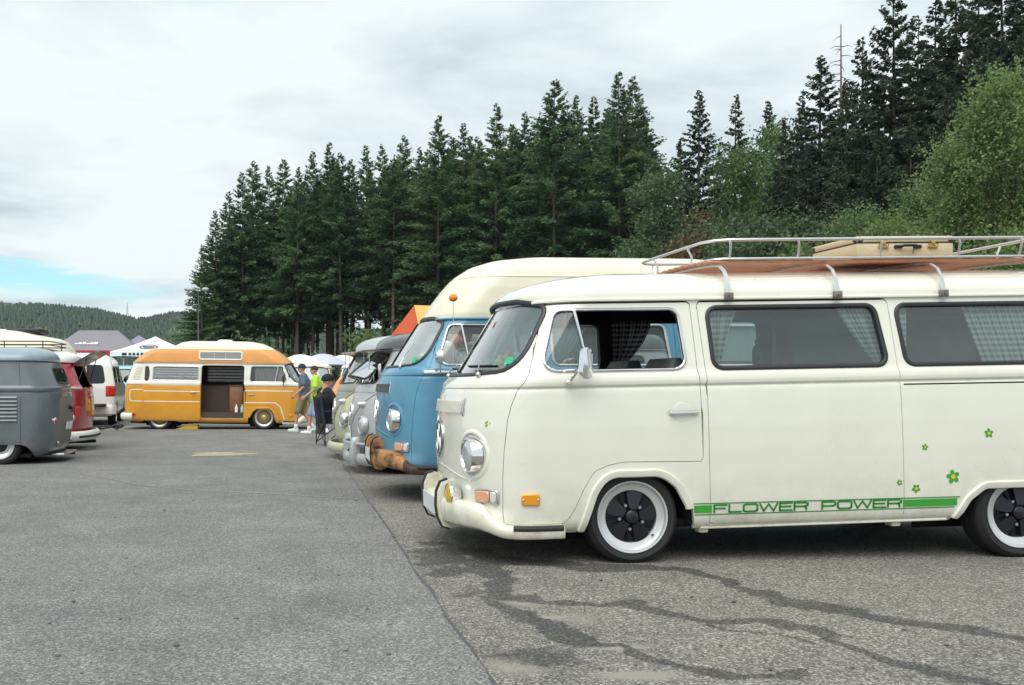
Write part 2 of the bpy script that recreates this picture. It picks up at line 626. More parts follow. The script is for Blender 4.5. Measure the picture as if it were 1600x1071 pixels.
# ================================================================== body shells
class Shell:
    """a body surface: one rounded plan outline per height.
    rows: (z, xf, w, af, ef, xr, ar, er): nose x, half width, front corner depth and squareness, tail x, rear corner"""

    def __init__(s, rows):
        s.t = np.array(rows, float)

    def par(s, z):
        return [float(np.interp(z, s.t[:, 0], s.t[:, k])) for k in range(1, 8)]

    def half(s, z, nf=14, ns=30, nr=10):
        xf, w, af, ef, xr, ar, er = s.par(z)
        ph = np.linspace(0, PI / 2, nf + 1)
        c, d = np.cos(ph), np.sin(ph)
        r = (c ** ef + d ** ef) ** (-1 / ef)
        x1, y1 = xf + af * (1 - r * c), w * r * d
        x2 = np.linspace(xf + af, xr - ar, ns + 1)[1:-1]
        y2 = np.full(x2.shape, w)
        c, d = np.cos(ph2 := np.linspace(PI / 2, 0, nr + 1)), np.sin(ph2)
        c = np.maximum(c, 0)
        r = (c ** er + d ** er) ** (-1 / er)
        x3, y3 = xr - ar * (1 - r * c), w * r * d
        x = np.concatenate([x1, x2, x3])
        y = np.concatenate([y1, y2, y3])
        q = np.concatenate([[0], np.cumsum(np.hypot(np.diff(x), np.diff(y)))])
        return x, y, q

    def grid(s, zs, nf=14, ns=60, nr=12):
        s.zs = zs = np.asarray(zs, float)
        rows, Q = [], []
        for z in zs:
            x, y, q = s.half(z, nf, ns, nr)
            near = np.stack([x, -y, np.full(x.shape, z)], 1)
            far = np.stack([x, y, np.full(x.shape, z)], 1)[1:-1][::-1]
            rows.append(np.concatenate([near, far]))
            Q.append(np.concatenate([-q, q[1:-1][::-1]]))
        s.P = np.array(rows)
        s.Q = np.array(Q)
        s.qt = np.array([abs(r).max() for r in s.Q])
        dc = np.roll(s.P, -1, 1) - np.roll(s.P, 1, 1)
        dr = np.gradient(s.P, axis=0)
        n = np.cross(dc, dr)
        s.N = n / np.maximum(np.linalg.norm(n, axis=2, keepdims=True), 1e-9)
        s.X, s.Y, s.Z = s.P[..., 0], s.P[..., 1], s.P[..., 2]
        s.RQ = s.qt[:, None] - abs(s.Q)          # arc length from the tail centre
        s.RQ = np.where(s.Y < 0, -s.RQ, s.RQ)
        s.L = s.t[:, 5].max()
        return s

    # region distances on the grid (negative inside)
    def rside(s, poly, sgn=0):
        g = sdf(poly, s.X, s.Z)
        bad = abs(s.Y) < .45
        if sgn:
            bad |= s.Y * sgn < 0
        return np.where(bad, 9, g)

    def rfront(s, poly):
        return np.where(s.X > 1.2, 9, sdf(poly, s.Q, s.Z))

    def rrear(s, poly):
        return np.where(s.X < s.L - 1.2, 9, sdf(poly, s.RQ, s.Z))

    # points and normals on the surface
    def pt(s, mode, u, z, sgn=-1):
        x, y, q = s.half(z)
        if mode == 's':
            return Vector((u, sgn * float(np.interp(u, x, y)), z))
        if mode == 'r':
            qq = q[-1] - abs(u)
        else:
            qq = abs(u)
        sg = -1 if u < 0 else 1
        return Vector((float(np.interp(qq, q, x)), sg * float(np.interp(qq, q, y)), z))

    def ptn(s, mode, u, z, sgn=-1):
        e = .012
        p = s.pt(mode, u, z, sgn)
        a = s.pt(mode, u + e, z, sgn) - s.pt(mode, u - e, z, sgn)
        b = s.pt(mode, u, z + e, sgn) - s.pt(mode, u, z - e, sgn)
        n = a.cross(b).normalized()
        c = Vector((min(max(p.x, .7), s.t[:, 5].max() - .6), 0, p.z))
        if n.dot(p - c) < 0:
            n = -n
        return p, n

    def path(s, mode, pts, sgn=-1, off=0):
        P, N = [], []
        for u, z in pts:
            p, n = s.ptn(mode, u, z, sgn)
            P.append(p + n * off)
            N.append(n)
        return P, N


def clip(S, g, name, mats, parent, off=0.0, rim=0.0, flip=False, upper=None):
    """the part of the shell where g > 0, cut exactly along g = 0, with an inward rim; keeps the shell's smooth normals"""
    nz, nc = g.shape
    P = (S.P + S.N * off).reshape(-1, 3)
    N = S.N.reshape(-1, 3)
    G = g.reshape(-1)
    I = np.arange(nz * nc).reshape(nz, nc)
    a, b = I[:-1], np.roll(I, -1, 1)[:-1]
    d, c = I[1:], np.roll(I, -1, 1)[1:]
    q = np.stack([a, b, c, d], -1).reshape(-1, 4)
    pos = G[q] > 0
    cnt = pos.sum(1)
    faces = [tuple(r) for r in q[cnt == 4]]
    used = {}
    V, VN = [], []

    def vid(i):
        if i not in used:
            used[i] = len(V)
            V.append(tuple(P[i]))
            VN.append(tuple(N[i]))
        return used[i]
    F = [tuple(vid(int(i)) for i in f) for f in faces]
    cut = {}
    LN = [[VN[i] for i in f] for f in F]
    segs = []
    for row in q[(cnt > 0) & (cnt < 4)]:
        poly, new = [], []
        for k in range(4):
            i, j = int(row[k]), int(row[(k + 1) % 4])
            gi, gj = G[i], G[j]
            if gi > 0:
                poly.append(vid(i))
            if (gi > 0) != (gj > 0):
                key = (min(i, j), max(i, j))
                if key not in cut:
                    t = gi / (gi - gj)
                    cut[key] = len(V)
                    V.append(tuple(P[i] + (P[j] - P[i]) * t))
                    n = N[i] + (N[j] - N[i]) * t
                    VN.append(tuple(n / max(np.linalg.norm(n), 1e-9)))
                poly.append(cut[key])
                new.append((cut[key], gi > 0))
        if len(poly) >= 3:
            F.append(tuple(poly))
            LN.append([VN[i] for i in poly])
            for k in range(len(new)):
                if new[k][1] and not new[(k + 1) % len(new)][1]:
                    segs.append((new[k][0], new[(k + 1) % len(new)][0]))
    if rim:
        inn = {}
        for e, n in segs:
            for w in (e, n):
                if w not in inn:
                    inn[w] = len(V)
                    V.append(tuple(np.array(V[w]) - np.array(VN[w]) * rim))
                    VN.append(VN[w])
            f = (n, e, inn[e], inn[n])
            p = [np.array(V[i]) for i in f]
            fn = np.cross(p[1] - p[0], p[3] - p[0])
            l = np.linalg.norm(fn)
            if l < 1e-12:
                continue
            F.append(f)
            LN.append([tuple(fn / l)] * 4)
    if not F:
        return None
    if flip:
        F = [f[::-1] for f in F]
        LN = [[tuple(-c for c in n) for n in l[::-1]] for l in LN]
    me = bpy.data.meshes.new(name)
    me.from_pydata(V, [], F)
    if not isinstance(mats, (list, tuple)):
        mats = [mats]
    for m in mats:
        me.materials.append(m)
    if upper is not None:
        me.polygons.foreach_set('material_index', [1 if sum(V[i][2] for i in f) / len(f) > upper else 0 for f in F])
    me.polygons.foreach_set('use_smooth', [True] * len(F))
    me.normals_split_custom_set([n for l in LN for n in l])
    me.update()
    o = bpy.data.objects.new(name, me)
    COL.objects.link(o)
    o.parent = parent
    return o


HALF = [(-1, 0), (-.8, .6), (-.3, .95), (.3, .95), (.8, .6), (1, 0)]


def prof(w, h, sink=.004):
    return [(-w / 2, -sink)] + [(u * w / 2, v * h) for u, v in HALF] + [(w / 2, -sink)]


def flat(w, h):
    return [(-w / 2, -.002), (-w / 2, h), (w / 2, h), (w / 2, -.002)]


def seal_on(S, mode, poly, sgn, parent, name, m, w=.022, h=.012, mb=None, off=0):
    pts = dens(poly, .05)
    P, N = S.path(mode, pts, sgn, off)
    own = mb is None
    mb = mb or MB()
    mb.strip(P, N, prof(w, h), closed=True)
    return mb.build(name, m, parent) if own else None


def line_on(S, mode, pts, sgn, parent, name, m, w=.012, h=.006, step=.04, off=0, pr=None):
    P, N = S.path(mode, dens(pts, step, False), sgn, off)
    return MB().strip(P, N, pr or prof(w, h)).build(name, m, parent)


def disc_on(p, n, prof_, name, m, parent, seg=24, mi=0, squash=None):
    """lathe with its axis along n at point p"""
    rot = Vector(n).to_track_quat('Z', 'Y').to_matrix().to_4x4()
    mb = MB().lathe(prof_, axis='z', n=seg)
    return mb.build(name, m, parent, xf=Matrix.Translation(p) @ rot)


def plate_on(S, mode, u, z, w, h, depth, sgn, name, m, parent, r=.012, off=0.0):
    """rounded rectangular lens standing on the surface"""
    mb = MB()
    rings = []
    for k, (ins, d) in enumerate(((0, -.004), (0, depth * .7), (.006, depth))):
        pts = rpoly([(u - w / 2 + ins, z - h / 2 + ins), (u + w / 2 - ins, z - h / 2 + ins), (u + w / 2 - ins, z + h / 2 - ins), (u - w / 2 + ins, z + h / 2 - ins)], r, 3)
        P, N = S.path(mode, pts, sgn)
        rings.append([tuple(p + n * (d + off)) for p, n in zip(P, N)])
    mb.loft(rings, caps=True)
    return mb.build(name, m, parent)


# ------------------------------------------------------------------ wheels
def make_wheel(root, x, y, z, r, sgn, width, style, name='wheel', steer=0):
    """wheel part with tyre, rim and hub sub-parts; y = outer face"""
    rr = {'fuchs': r * .765, 'mesh': r * .74, 'steel': r * .66, 'smooth': r * .70}[style]
    o = sgn
    base = MB()
    base.lathe([(.001, -o * width * .75), (rr * .9, -o * width * .75), (rr * .9, -o * .05), (.001, -o * .055)], axis='y', n=28)
    w = base.build(name, M['rimdark'] if style != 'steel' else M['black'], root)
    w.location = (x, y, z)
    t = MB()
    sw = .012
    pr = [(rr * .97, -o * .02), (rr * 1.0, 0), (rr + .012, o * .004), (rr + (r - rr) * .55, o * sw), (r - .022, o * .004), (r - .006, -o * .016)]
    k = 5
    for i in range(k):
        h0 = -o * (.024 + (width - .05) * i / k)
        h1 = -o * (.024 + (width - .05) * (i + .78) / k)
        pr += [(r, h0), (r, h1), (r - .007, h1 - o * .001), (r - .007, h1 - o * .004)]
    pr += [(r - .02, -o * (width - .012)), (rr, -o * width)]
    t.lathe(pr, axis='y', n=56)
    t.build('tyre', M['tyre'], w, smooth=40)
    m = MB()
    if style == 'fuchs':
        m.lathe([(rr * 1.005, -o * .004), (rr, o * .006), (rr * .955, o * .004), (rr * .925, -o * .012), (rr * .90, -o * .016), (rr * .80, -o * .022), (rr * .735, -o * .026), (rr * .725, -o * .045)], axis='y', n=48)
        m.build('rim', M['rimsilver'], w, smooth=25)
        for i in range(5):
            sp = MB()
            a = 2 * PI * (i + .0) / 5 + .15
            outl = [(.055, -.2), (.09, -.2), (rr * .70, -.33), (rr * .735, -.16), (rr * .74, 0), (rr * .735, .16), (rr * .70, .33), (.09, .2), (.055, .2)]
            top, bot, mid = [], [], []
            for q, (rad, da) in enumerate(outl):
                hh = -.030 if rad > .12 else -.016
                aa = a + (da if rad > .12 else da * 2.0)
                top.append((rad * .97 * math.sin(aa * 1.0), o * (hh + .008), rad * .97 * math.cos(aa)))
                bot.append((rad * math.sin(aa), o * (hh - .05), rad * math.cos(aa)))
                mid.append((rad * math.sin(aa), o * hh, rad * math.cos(aa)))
            sp.loft([bot, mid, top], caps=True)
            # twin ribs along the gap between spokes
            for da in (-.05, .05):
                ab = a + PI / 5 + da
                sp.tube([(.07 * math.sin(ab), -o * .04, .07 * math.cos(ab)), (rr * .72 * math.sin(ab), -o * .045, rr * .72 * math.cos(ab))], .006, 6)
            sp.build('spoke', M['rimdark'], w, smooth=30)
        hc = MB().lathe([(.001, o * .004), (.030, o * .003), (.040, -o * .004), (.042, -o * .03)], axis='y', n=20)
        hc.build('hub_cap', M['rimdark'], w)
        nb = MB()
        for i in range(5):
            a = 2 * PI * i / 5 + .15 + PI / 5
            nb.lathe([(.001, o * .0), (.010, 0), (.012, -o * .03)], c=(.078 * math.sin(a), -o * .015, .078 * math.cos(a)), axis='y', n=8)
        tag(nb.build('wheel_nuts', M['dullchrome'], w), kind='stuff')
        a = 2.3
        MB().tube([(rr * .80 * math.sin(a), -o * .03, rr * .80 * math.cos(a)), (rr * .77 * math.sin(a), o * .004, rr * .77 * math.cos(a))], .006, 6).build('valve', M['black'], w)
    elif style == 'mesh':
        m.lathe([(rr * 1.005, -o * .004), (rr, o * .006), (rr * .95, o * .003), (rr * .9, -o * .02), (rr * .80, -o * .03), (rr * .79, -o * .05)], axis='y', n=40)
        m.build('rim', M['rimsilver'], w, smooth=25)
        lt = MB()
        n = 18
        for i in range(n):
            for d in (-1, 1):
                a0, a1 = 2 * PI * i / n, 2 * PI * (i + d * 1.6) / n
                lt.tube([(rr * .24 * math.sin(a0), -o * .01, rr * .24 * math.cos(a0)), (rr * .82 * math.sin(a1), -o * .025, rr * .82 * math.cos(a1))], .0065, 5)
        tag(lt.build('lattice', M['gold'], w), kind='stuff')
        MB().lathe([(.001, o * .004), (.03, o * .002), (.055, -o * .012), (.06, -o * .03)], axis='y', n=18).build('hub_cap', M['gold'], w)
    else:
        m.lathe([(rr * 1.005, -o * .004), (rr, o * .006), (rr * .95, o * .004), (rr * .88, -o * .02), (rr * .7, -o * .035), (rr * .6, -o * .02), (rr * .5, -o * .018)], axis='y', n=36)
        m.build('rim', M['rimsilver'] if style == 'smooth' else M['offwhite'], w, smooth=30)
        MB().lathe([(.001, o * .02), (rr * .3, o * .015), (rr * .5, -o * .004), (rr * .56, -o * .03)], axis='y', n=24).build('hub_cap', M['chrome'] if style == 'steel' else M['black'], w)
    return w


def seat_mesh(x, y0, y1, z, h=.62, head=False):
    mb = MB()
    mb.box((x - .25, y0, z), (x + .22, y1, z + .16), bev=.05)
    rings = []
    for t in np.linspace(0, 1, 7):
        zz = z + .1 + h * t
        xx = x + .20 + .10 * t
        th = .07 * (1 if t < .9 else .6)
        ins = 0 if t < .7 else .06 * ((t - .7) / .3) ** 2
        rings.append([(p[0], p[1], zz) for p in rpoly([(xx - th, y0 + ins), (xx + th, y0 + ins), (xx + th, y1 - ins), (xx - th, y1 - ins)], .04, 3)])
    mb.loft(rings, caps=True)
    return mb


def curtain_mesh(top_a, top_b, bot_a, bot_b, folds=9, amp=.018, z_steps=14, gather=None, uvw=None):
    """hanging cloth: between two top points and two bottom points (x, y, z), waves along its width; doubled for thickness"""
    mb = MB()
    nu = folds * 8
    ta, tb, ba, bb = map(np.array, (top_a, top_b, bot_a, bot_b))
    wid = np.linalg.norm(tb - ta) * 1.35 if uvw is None else uvw
    hei = np.linalg.norm(ta - ba)
    lay = []
    for side in (0, 1):
        V, UV = [], []
        for i in range(z_steps + 1):
            t = i / z_steps
            if gather:
                tt = gather(t)
                a = ta + (ba - ta) * t
                a = np.array([ta[0] + (ba[0] - ta[0]) * tt[0], a[1], a[2]])
                b = np.array([tb[0] + (bb[0] - tb[0]) * tt[1], tb[1] + (bb[1] - tb[1]) * t, tb[2] + (bb[2] - tb[2]) * t])
            else:
                a, b = ta + (ba - ta) * t, tb + (bb - tb) * t
            for j in range(nu + 1):
                u = j / nu
                p = a + (b - a) * u
                ph = u * folds * 2 * PI + .7 * math.sin(3 * u + t)
                p = p + np.array([0, amp * math.sin(ph) * (.55 + .45 * t) + side * .003, 0])
                V.append(p)
                UV.append((u * wid, t * hei))
        lay.append((V, UV))
    for side, (V, UV) in enumerate(lay):
        F = []
        for i in range(z_steps):
            for j in range(nu):
                q = (i * (nu + 1) + j, i * (nu + 1) + j + 1, (i + 1) * (nu + 1) + j + 1, (i + 1) * (nu + 1) + j)
                F.append(q if side else q[::-1])
        mb.add(V, F, 0, UV)
    return mb


# ------------------------------------------------------------------ bay-window bus
BAY = [
    # z, xf, w, af, ef, xr, ar, er
    (.205, 0.085, .80, 0.359, 2.5, 4.42, .25, 3.2),
    (.225, 0.060, .828, 0.359, 2.5, 4.46, .26, 3.2),
    (.27, 0.035, .848, 0.369, 2.5, 4.50, .27, 3.2),
    (.36, 0.015, .857, 0.419, 2.2, 4.53, .28, 3.2),
    (.50, 0.003, .863, 0.439, 2.12, 4.55, .28, 3.2),
    (.70, -0.001, .866, 0.449, 2.1, 4.56, .28, 3.2),
    (.85, 0.003, .865, 0.449, 2.1, 4.56, .28, 3.2),
    (1.0, 0.021, .861, 0.449, 2.12, 4.55, .28, 3.1),
    (1.075, 0.041, .857, 0.439, 2.15, 4.54, .28, 3.1),
    (1.092, 0.047, .853, 0.439, 2.15, 4.535, .28, 3.1),
    (1.098, 0.050, .846, 0.439, 2.15, 4.53, .28, 3.1),
    (1.106, 0.054, .846, 0.436, 2.15, 4.53, .28, 3.1),
    (1.112, 0.051, .858, 0.436, 2.15, 4.538, .28, 3.1),
    (1.14, 0.062, .861, 0.436, 2.18, 4.535, .28, 3.1),
    (1.17, 0.092, .855, 0.426, 2.3, 4.53, .28, 3.0),
    (1.19, 0.115, .843, 0.436, 2.3, 4.52, .28, 3.0),
    (1.21, 0.142, .836, 0.430, 2.3, 4.51, .28, 3.0),
    (1.40, 0.260, .805, 0.430, 2.25, 4.46, .28, 2.9),
    (1.60, 0.390, .770, 0.420, 2.25, 4.39, .28, 2.8),
    (1.645, 0.420, .762, 0.420, 2.25, 4.375, .28, 2.8),
]
ROOF_Z = 1.648


def bay_zs(step=.02):
    z = list(np.arange(.205, 1.07, step * 1.25)) + [1.075, 1.086, 1.092, 1.095, 1.098, 1.102, 1.106, 1.109, 1.112, 1.12, 1.13, 1.14, 1.155, 1.17, 1.18, 1.19, 1.20]
    z += list(np.arange(1.21, 1.64, step)) + [1.645]
    return z


def bay_rows(o):
    if o.get('roof_rows'):
        rows = o['roof_rows']
        zs = sorted(set([r[0] for r in rows] + list(np.arange(1.66, rows[-1][0], .03))))
    else:
        rows = [(1.652, .420, .768, .43, 2.25, 4.375, .28, 2.8)] + dome_rows(1.66, .420, 1.868, .768, 4.375, ef=2.25, af=.43, n=14)[1:]
        zs = [1.652, 1.664, 1.676, 1.688, 1.70, 1.715] + [r[0] for r in rows if r[0] > 1.72]
    return BAY + rows, bay_zs(o.get('step', .02)) + zs


B_DOOR = [(.257, .268), (.254, .33), (.258, .55), (.268, .72), (.29, .90), (.315, 1.0), (.35, 1.085), (.40, 1.15), (.432, 1.20), (.505, 1.42), (.574, 1.625), (1.475, 1.625), (1.488, 1.20), (1.498, 1.10), (1.505, .632), (1.0, .640), (.90, .622), (.81, .585), (.745, .48), (.69, .36), (.645, .29), (.61, .268)]
B_DOORWIN = rpoly([(.492, 1.207), (.62, 1.588), (1.392, 1.585), (1.425, 1.205)], [.075, .06, .06, .07])
B_MID = rpoly([(1.60, 1.205), (1.583, 1.592), (2.69, 1.592), (2.742, 1.205)], [.06, .06, .06, .06])
B_THIRD = rpoly([(2.865, 1.205), (2.83, 1.592), (3.86, 1.592), (3.90, 1.205)], [.06, .06, .06, .06])
B_SLIDE = [(1.552, .232), (1.545, 1.20), (1.523, 1.625), (2.782, 1.625), (2.80, 1.20), (2.806, 1.0), (2.817, .232)]
B_WS = rpoly([(-.815, 1.212), (-.4, 1.196), (.4, 1.196), (.815, 1.212), (.715, 1.622), (.40, 1.672), (0, 1.684), (-.40, 1.672), (-.715, 1.622)], [.12, .1, .1, .12, .10, .2, .2, .2, .10])
B_RW = rpoly([(-.56, 1.20), (.56, 1.20), (.52, 1.56), (-.52, 1.56)], .09)
B_ARCHF = rpoly([(.66, .0), (.715, .225), (.80, .475), (.89, .585), (1.25, .585), (1.36, .50), (1.435, .36), (1.455, .215), (1.47, .0)], [0, .05, .25, .16, .16, .12, .1, .05, 0], 6)
B_ARCHR = rpoly([(3.10, .0), (3.155, .235), (3.235, .365), (3.35, .448), (3.86, .448), (3.98, .36), (4.03, .24), (4.08, .0)], [0, .05, .1, .1, .1, .1, .05, 0], 6)


def dome_rows(zg, base, top, w, xr, e=2.35, front=1.15, xr_in=.35, n=10, ef=2.4, er=2.8, ar=.28, af=.44):
    rows = []
    for i in range(n + 1):
        a = PI / 2 * i / n
        h = math.sin(a)
        k = max(0, 1 - h ** e) ** (1 / e)
        rows.append((zg + (top - zg) * h, base + front * (1 - k) ** 1.15, max(w * k, .05), af * max(k, .2), ef, xr - xr_in * (1 - k), ar * max(k, .2), er))
    return rows


def roof_shell(rows, name, m, parent, nf=14, ns=30, nr=10):
    S = Shell(rows)
    S.grid([r[0] for r in rows], nf, ns, nr)
    o = clip(S, np.ones(S.X.shape), name, m, parent)
    # close the crown
    ring = S.P[-1]
    mb = MB().add([tuple(p) for p in ring], [tuple(range(len(ring)))])
    c = mb.build('roof_crown', m, o)
    return o, S


def ring_at(S, z, inset=0.0):
    x, y, q = S.half(z)
    y = np.maximum(y - inset, 0)
    n = [(a, -b, z) for a, b in zip(x, y)]
    f = [(a, b, z) for a, b in zip(x, y)][1:-1][::-1]
    return n + f


def wheel_box(parent, S, archs, inner=.42):
    for poly in archs:
        pts = [p for p in poly if p[1] > .10]
        for sg in (-1, 1):
            mb = MB()
            a = [(p[0], sg * .835, p[1] + .012) for p in pts]
            b = [(p[0], sg * inner, p[1] + .012) for p in pts]
            mb.loft([a, b], closed=False)
            mb.add(b + [(pts[-1][0], sg * inner, .10), (pts[0][0], sg * inner, .10)], [tuple(range(len(b) + 2))])
            mb.build('wheel_housing', M['under'], parent, smooth=0)


def underbody(root, S, z=.225, xf=.25, xr=4.3, w=.76):
    mb = MB()
    mb.box((xf, -w + .08, z - .01), (xr, w - .08, z + .03))
    for y in (-.35, .35):
        mb.box((xf + .3, y - .05, z - .07), (xr - .2, y + .05, z - .01))
    mb.tube([(1.06, -.70, .26), (1.06, .70, .26)], .035, 8)
    mb.tube([(3.62, -.70, .24), (3.62, .70, .24)], .045, 8)
    mb.box((3.75, -.35, .15), (4.35, .35, .42), bev=.05)
    mb.tube([(2.9, .25, .17), (3.9, .28, .16), (4.45, .30, .18)], .03, 8)
    return tag(mb.build('underbody', M['under'], root), kind='stuff')


def bay_bus(o):
    """o: name label group loc rz rake ride paint upper near(+-1) ... returns root, shell"""
    root = empty(o['name'], o['loc'], (0, -o.get('rake', 0), o['rz']), o['label'], o.get('cat', 'van'), o.get('group'))
    rows_, zs_all = bay_rows(o)
    S = Shell(rows_).grid(zs_all, o.get('nf', 16), o.get('ns', 110), o.get('nr', 14))
    lo, up = o['paint'], o.get('upper', o['paint'])
    near = o.get('near', -1)
    full = o.get('full', True)
    gap = o.get('gap', .0028)
    # panels ------------------------------------------------------
    archs = np.minimum(S.rside(B_ARCHF), S.rside(B_ARCHR))
    ws, rw = S.rfront(B_WS), S.rrear(B_RW)
    dw = S.rside(B_DOORWIN)
    wins = {'near': o.get('wins', ('mid', 'third')), 'far': o.get('farwins', ('mid', 'third'))}
    wp = {'mid': B_MID, 'third': B_THIRD}
    wr = {}
    for sd, sg in (('near', near), ('far', -near)):
        for k in wins[sd]:
            wr[(k, sg)] = S.rside(wp[k], sg)
    door = S.rside(B_DOOR)
    mats = [lo, up]
    um = 1.108 if up is not lo else None
    g = np.minimum.reduce([archs, ws, rw, door - gap, ROOF_Z - S.Z] + [wr[k] for k in wr])
    slide = o.get('slide', True)
    sl = {}
    if slide:
        for sg in o.get('slidesides', (near,)):
            sl[sg] = S.rside(B_SLIDE, sg)
            g = np.minimum(g, sl[sg] - gap)
    for fn in o.get('holes', ()):
        g = np.minimum(g, fn(S))
    clip(S, g, 'body', mats, root, rim=.03, upper=um)
    for sg in (-1, 1):
        d = S.rside(B_DOOR, sg)
        clip(S, np.minimum.reduce([-d, dw, archs]), 'front_door', mats, root, rim=.03, upper=um)
    if slide and not o.get('slide_open'):
        for sg in sl:
            gs = -sl[sg]
            for (k, s2) in wr:
                if s2 == sg:
                    gs = np.minimum(gs, wr[(k, s2)])
            clip(S, gs, 'side_door' if slide else 'side_panel', mats, root, rim=.03, upper=um)
    # lining --------------------------------------------------------
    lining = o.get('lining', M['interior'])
    gl = np.minimum.reduce([ws, rw, dw, archs, S.Z - .45] + [wr[k] for k in wr] + [f(S) for f in o.get('holes', ())])
    if slide and o.get('slide_open'):
        gl = np.minimum(gl, sl[near])
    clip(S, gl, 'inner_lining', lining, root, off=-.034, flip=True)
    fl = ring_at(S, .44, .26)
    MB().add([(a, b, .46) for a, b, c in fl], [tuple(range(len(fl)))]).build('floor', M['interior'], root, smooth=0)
    wheel_box(root, S, (B_ARCHF, B_ARCHR))
    underbody(root, S)
    # glass ----------------------------------------------------------
    gm = o.get('glass', M['glass'])
    w = clip(S, -ws, 'windscreen', o.get('wsglass', M['glassw']), root, off=-.010)
    seal_on(S, 'f', B_WS, 1, w, 'windscreen_seal', M['seal'], .034, .014)
    w = clip(S, -rw, 'rear_window', gm, root, off=-.010)
    seal_on(S, 'r', B_RW, 1, w, 'window_seal', M['seal'], .03, .012)
    for (k, sg), r in wr.items():
        if slide and o.get('slide_open') and k == 'mid' and sg == near:
            continue
        w = clip(S, -r, 'side_window', gm, root, off=-.012)
        seal_on(S, 's', wp[k], sg, w, 'window_seal', o.get('sealm', M['seal']), .03, .012)
    for sg in (-1, 1):
        fr = MB()
        seal_on(S, 's', B_DOORWIN, sg, None, '', None, .022, .012, fr)
        f = fr.build('door_window_frame', M['chrome'], root)
        # quarter light and its divider
        top, bot = (.735, 1.582), (.80, 1.212)
        line_on(S, 's', [top, bot], sg, f, 'quarter_light_bar', M['chrome'], .024, .014)
        div = np.minimum(-S.rside(B_DOORWIN, sg), (top[0] + (S.Z - top[1]) / (bot[1] - top[1]) * (bot[0] - top[0])) - S.X)
        clip(S, div, 'quarter_light_glass', M['glassc'], f, off=-.008)
        if not (o.get('door_open_window') and sg == near):
            div2 = np.minimum(-S.rside(B_DOORWIN, sg), S.X - (top[0] + (S.Z - top[1]) / (bot[1] - top[1]) * (bot[0] - top[0])))
            clip(S, div2, 'door_glass', M['glassc'], f, off=-.014)
    # roof and gutter ---------------------------------------------------
    roofm = o.get('roof', up)
    rf = clip(S, np.minimum.reduce([S.Z - ROOF_Z, ws] + [f(S) for f in o.get('roofholes', ())]), 'roof', roofm, root, rim=.03, **({'upper': o['roof_split']} if o.get('roof_split') else {}))
    MB().add([tuple(p) for p in S.P[-1]], [tuple(range(S.P.shape[1]))]).build('roof_crown', roofm if not isinstance(roofm, list) else roofm[-1], rf, smooth=180)
    x, y, q = S.half(1.645, 14, 40, 10)
    pts, nr_ = [], []
    for a, b in zip(x, y):
        if a > .50:
            pts.append((a, b))
    loop = [Vector((a, -b, 1.646)) for a, b in pts] + [Vector((a, b, 1.646)) for a, b in pts[:-1][::-1]]
    nn = [(p - Vector((min(max(p.x, 1), 4), 0, p.z))).normalized() for p in loop]
    MB().strip(loop, nn, [(-.012, -.01), (-.012, .012), (-.006, .020), (.004, .020), (.010, .010), (.010, -.01)]).build('rain_gutter', o.get('gutter', lo), root)
    # arch lips -----------------------------------------------------------
    for sg in (-1, 1):
        for poly in o.get('archs', (B_ARCHF, B_ARCHR)):
            lips = MB()
            pp = [p for p in poly if p[1] > .22]
            P, N = S.path('s', dens(pp, .04, False), sg)
            lips.strip(P, N, [(-.045 * sg, -.004), (-.038 * sg, .010), (-.015 * sg, .016), (.0, .016), (.006 * sg, .008), (.006 * sg, -.012)][::(1 if sg > 0 else -1)])
            lips.build('wheel_arch_lip', lo, root)
    # wheels ----------------------------------------------------------------
    wz = o.get('wheel_z', (.285, .235))
    for (wx, zz) in ((1.062, wz[0]), (3.62, wz[1])):
        for sg in (-1, 1):
            make_wheel(root, wx, sg * o.get('track', .815), zz, o.get('wheel_r', .300), sg, .2, o.get('wheel', 'steel'))
    # nose -----------------------------------------------------------------
    for sg in (-1, 1):
        p, n = S.ptn('f', sg * o.get('lampq', .60), .685)
        n2 = (n + Vector((-1, 0, 0)) * 1.8).normalized()
        rg_ = []
        for rad_, of_ in ((.172, -.004), (.160, .004), (.146, .010), (.134, .006), (.124, -.012), (.112, -.03)):
            cp_ = [(sg * o.get('lampq', .60) + rad_ * math.cos(t), .685 + rad_ * math.sin(t)) for t in np.linspace(0, 2 * PI, 37)[:-1]]
            rg_.append([tuple(v_) for v_ in S.path('f', cp_, 1, of_)[0]])
        MB().loft(rg_).build('headlight_bezel', lo, root, smooth=60)
        h = disc_on(p, n2, [(.001, .050), (.05, .047), (.09, .036), (.098, .028)], 'headlight', M['lampglass'], root, 32)
        disc_on(p, n2, [(.096, .030), (.101, .042), (.108, .038), (.113, .015), (.118, -.03)], 'headlight_ring', M['chrome'], h, 36)
        i = plate_on(S, 'f', sg * .735, .432, .19, .088, .020, 1, 'indicator_frame', M['dullchrome'], root)
        plate_on(S, 'f', sg * .705, .432, .115, .066, .026, 1, 'indicator_lens', M['amberp'], i)
        plate_on(S, 'f', sg * .795, .432, .045, .066, .025, 1, 'side_lens', M['clearlens'], i)
    f = plate_on(S, 'f', 0, .988, .98, .118, .006, 1, 'air_grille', M['chrome'] if o.get('grille_chrome') else M['dullchrome'], root, .008)
    plate_on(S, 'f', 0, .988, .955, .095, .010, 1, 'grille_panel', M['interior_p'] if not o.get('grille_chrome') else M['seat'], f, .006)
    sl_ = MB()
    for k in range(-19, 20):
        P, N = S.path('f', [(.024 * k + .008, .950), (.024 * k - .008, 1.026)], 1, .0095)
        sl_.strip(P, N, flat(.012, .006))
    tag(sl_.build('grille_slats', o.get('slatm', M['white']), f), kind='stuff')
    # emblem: ring with the two stacked letters
    em = MB()
